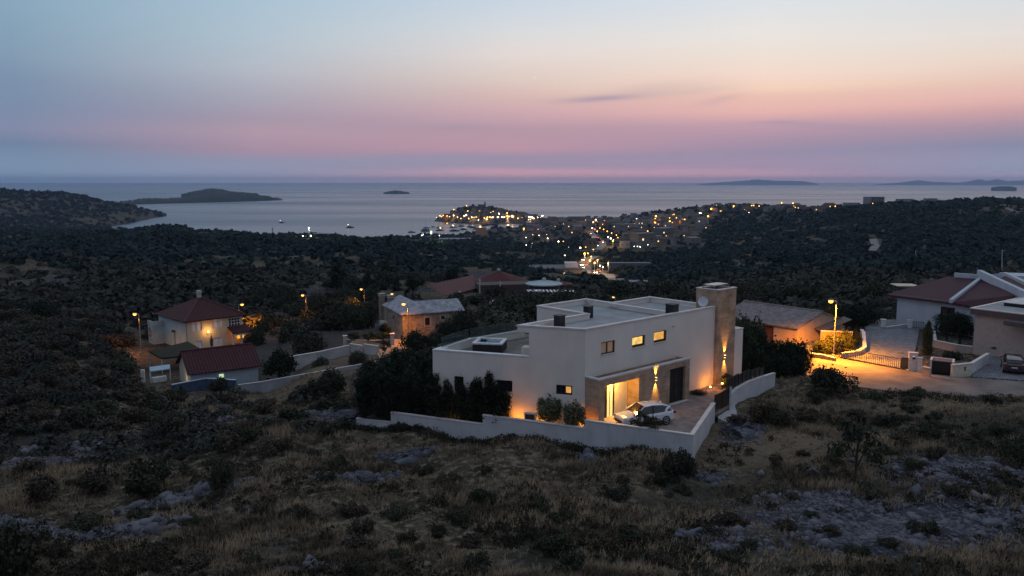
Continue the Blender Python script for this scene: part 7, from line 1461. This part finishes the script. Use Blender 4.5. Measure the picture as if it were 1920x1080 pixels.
# dry grass tufts
def tufts(n, seed):
    r = np.random.RandomState(seed); Y = np.exp(r.uniform(math.log(30), math.log(105), n)); X = r.uniform(-.82, .82, n) * Y; ok = clear_of(X, Y, NOPLANT[:3] + HOUSEP, .15); X, Y = X[ok], Y[ok]
    nn = np.sin(X / 3.1 + 1.3 * np.sin(Y / 2.3)) + np.sin(Y / 1.7 + 2 * np.sin(X / 4.1)) + .7 * np.sin(X / .9 + Y / 1.3)
    ok = r.rand(len(X)) < np.clip(.5 + nn * .3, .08, 1); X, Y, nn = X[ok], Y[ok], nn[ok]; z = ground(X, Y)
    rk = np.zeros(len(X))
    for px, py, a, b, t in ROCKS[:20]:
        h = hit(px, py); dx, dy = X - h[0], Y - h[1]; c, s = math.cos(t), math.sin(t); rk = np.maximum(rk, np.exp(-(((dx * c + dy * s) / a) ** 2 + ((-dx * s + dy * c) / b) ** 2) * .8))
    ok = r.rand(len(X)) > rk * 1.4; X, Y, z, nn = X[ok], Y[ok], z[ok], nn[ok]; n = len(X); k = 6
    ang = r.uniform(0, 6.283, (n, k)); ln = r.uniform(.18, .5, (n, k)) * (.8 + .25 * np.clip(nn, -1, 2))[:, None]; lean = r.uniform(.2, .9, (n, k)) * ln
    base = np.stack([X, Y, z - .02], 1)[:, None, :] + np.stack([r.uniform(-.12, .12, (n, k)), r.uniform(-.12, .12, (n, k)), np.zeros((n, k))], 2)
    tip = base + np.stack([np.cos(ang) * lean + .10 * ln, np.sin(ang) * lean, ln], 2); sd = np.stack([-np.sin(ang), np.cos(ang), np.zeros((n, k))], 2) * .028
    V = np.stack([base - sd, base + sd, tip], 2).reshape(-1, 3)
    return V
V = tufts(95000, 81); GR = mat('dry grass', (.31, .24, .165), (.080, .064, .048), rough=1, scale=.30, detail=7, spec=.05, lo=.40, hi=.60, stretch=(.55, 1.5, 1), turn=-.35)
tag(npmesh('dry_grass', V, np.arange(len(V)).reshape(-1, 3), GR, loc=(0, 0, 0)), 'dry grass and herbs covering the near slope', kind='stuff')
# low undergrowth close to the camera
r = np.random.RandomState(90); n = 9000; Y = np.exp(r.uniform(math.log(31), math.log(85), n)); X = r.uniform(-.8, .8, n) * Y
nn = np.sin(X / 4.3 + 1.5 * np.sin(Y / 3.1)) + np.sin(Y / 2.2 + 2 * np.sin(X / 5.0)); ok = clear_of(X, Y, NOPLANT[:4] + HOUSEP, .3) & (r.rand(n) < np.clip(.25 + nn * .45, .03, .9)) & ~((X / Y > .27) & (Y < 48) & (r.rand(n) < .6))
X, Y = X[ok], Y[ok]
for i_ in range(4):
    a_, b_ = wallpts[i_][0][:2], wallpts[i_ + 1][0][:2]; tt = r.rand(60 if i_ else 25); off_ = r.uniform(.15, 1.0, len(tt)); X = np.concatenate([X, a_[0] + (b_[0] - a_[0]) * tt - .4 * off_]); Y = np.concatenate([Y, a_[1] + (b_[1] - a_[1]) * tt - off_])
n = len(X); k = 46; s = r.uniform(.25, .75, n); z = ground(X, Y); d = r.randn(n, k, 3); d /= np.linalg.norm(d, axis=2)[:, :, None]; d[:, :, 2] = np.abs(d[:, :, 2])
P = np.stack([X, Y, z], 1)[:, None, :] + d * (.4 + .6 * r.rand(n, k))[:, :, None] * np.stack([s, s, s * .8], 1)[:, None, :]
a = r.randn(n, k, 3); a[:, :, 2] += .6; a /= np.linalg.norm(a, axis=2)[:, :, None]; b = np.cross(a, r.randn(n, k, 3)); b /= np.linalg.norm(b, axis=2)[:, :, None]; q = .10 * r.uniform(.6, 1.4, (n, k, 1))
V = np.stack([P - a * q, P - b * q * .4, P + a * q, P + b * q * .4], 2).reshape(-1, 3)
tag(npmesh('undergrowth', V, np.arange(len(V)).reshape(-1, 4), mat('heath', (.050, .044, .032), (.024, .023, .018), rough=1, scale=.3, detail=6, spec=.05), loc=(0, 0, 0)), 'low dark heath between the grass', kind='stuff')
# loose stones in the rocky places and along the dry stone wall
OCT = np.array([(1,0,0),(0,1,0),(-1,0,0),(0,-1,0),(0,0,.7),(0,0,-.6)]); OF = np.array([(0,1,4),(1,2,4),(2,3,4),(3,0,4),(1,0,5),(2,1,5),(3,2,5),(0,3,5)])
SV, SF = [], []; cnt = 0
for i, (px, py, a, b, t) in enumerate(ROCKS[:22]):
    h = hit(px, py); m_ = int(min(2600, 80 * a * b + 80)) * (3 if 5 <= i <= 9 else 1)
    for _ in range(m_):
        g1, g2 = r.randn() * .62, r.randn() * .62; x = h[0] + a * g1 * math.cos(t) - b * g2 * math.sin(t); y = h[1] + a * g1 * math.sin(t) + b * g2 * math.cos(t)
        s = r.uniform(.05, .16) * (3.6 if r.rand() < .03 else 1.8 if r.rand() < .12 else 1) * (1.5 if 5 <= i <= 9 else 1)
        if not clear_of(x, y, NOPLANT[:2], .2)[0]: continue
        q = OCT * (1 + .3 * r.randn(6, 1)) * s * np.array([r.uniform(.7, 1.4), r.uniform(.7, 1.4), r.uniform(.5, 1)]); an = r.uniform(0, 6.28); c, s_ = math.cos(an), math.sin(an)
        SV.append(np.stack([q[:, 0] * c - q[:, 1] * s_ + x, q[:, 0] * s_ + q[:, 1] * c + y, q[:, 2]], 1)); SF.append(OF + 6 * cnt); cnt += 1
V = np.concatenate(SV); ctr = V.reshape(-1, 6, 3).mean(1); gzv = ground(ctr[:, 0], ctr[:, 1]); V[:, 2] += np.repeat(gzv, 6)
tag(npmesh('rubble', V, np.concatenate(SF), mat('grey limestone', (.14, .14, .165), (.06, .06, .075), rough=.95, scale=1.5, detail=6), loc=(0, 0, 0)), 'limestone rubble on the bare ground and in the dry stone wall', kind='stuff')
# boulders
def boulder(px, py, w_, h_, d_, label, seed):
    c = hit(px, py); r = np.random.RandomState(seed); me = bpy.data.meshes.new('boulder'); import bmesh; bm = bmesh.new(); bmesh.ops.create_icosphere(bm, subdivisions=4, radius=1.0)
    dirs = [Vector(v).normalized() for v in r.randn(16, 3)]; lv = r.uniform(.55, 1.0, 16)
    for v in bm.verts:
        p = v.co.copy(); 
        for dv_, l_ in zip(dirs, lv):
            q = p.dot(dv_)
            if q > l_: p -= dv_ * (q - l_) * .85
        p += p * .05 * math.sin(p.x * 9 + seed) * math.cos(p.y * 11 + p.z * 7)
        v.co = Vector((p.x * w_ / 2, p.y * d_ / 2, p.z * h_))
    bm.to_mesh(me); bm.free(); me.materials.append(LIME); o = bpy.data.objects.new('boulder', me); COL.objects.link(o); o.location = [float(c[0]), float(c[1]), float(c[2])]; o.rotation_euler = (0, 0, r.uniform(-.4, .4)); tag(o, label, 'boulder')
LIME = mat('limestone boulder', (.12, .125, .155), (.055, .06, .075), rough=.95, scale=1.4, detail=10, bump=1.2, bscale=5, lo=.35, hi=.6)
for i, (px, py, w_, h_, d_, lb_) in enumerate(((1108,872,1.5,.9,1.6,'angular bluish boulder leaning under the white yard wall'),(1104,855,.9,.6,.8,'smaller stone touching the boulder under the yard wall'),(672,900,2.6,.55,1.0,'long pale rock slab on the slope below the wall step'),(760,868,2.2,.35,.9,'flat pale outcrop under the conifer row'),(12,1000,1.8,.9,1.2,'pale jagged rock at the edge of the slope'),(45,1002,1.0,.5,.8,'smaller rock beside the pale jagged one'),(575,780,3.0,.5,1.6,'smooth pale outcrop below the boundary wall'),(640,778,3.4,.4,2.0,'pale bare rock next to the end of the yard wall'),(622,800,2.4,.3,1.2,'low flat rock between the bare outcrops'),(1400,815,1.7,.4,2.2,'grey folded rock slab below the gate ramp'),(1335,905,1.3,.35,.8,'flat bluish stone in the grass below the wall corner'),(1308,1002,1.4,.3,.8,'pale stone slab in the lower grass'),(425,770,1.6,.6,1.0,'pale block in the bushes below the blue wall'),(385,768,1.8,.5,1.0,'pale rock beside the block below the blue wall'),(1862,985,1.3,.28,.9,'flat square slab with dark hollow on the stony plot'))):
    boulder(px, py, w_, h_, d_, lb_, 200 + i)

# ------------------------------------------------------------------ haze and final bookkeeping
hz = MB(); hz.box(W0, -24000, 24000, -600, 28500, -16, 235)
hm = bpy.data.materials.new('haze'); hm.use_nodes = True; t = hm.node_tree; t.nodes.clear(); vo = t.nodes.new('ShaderNodeVolumePrincipled'); ou = t.nodes.new('ShaderNodeOutputMaterial')
vo.inputs['Color'].default_value = (.47, .64, .97, 1); vo.inputs['Density'].default_value = 4.8e-5; vo.inputs['Anisotropy'].default_value = .3; t.links.new(vo.outputs[0], ou.inputs['Volume'])
hm.cycles.homogeneous_volume = True
tag(hz.build('haze', hm, loc=(0, 0, 0)), 'thin evening haze over land and sea', kind='stuff')
for o in COL.objects:
    if o.parent is None and 'category' in o and 'kind' not in o: o['kind'] = 'thing'
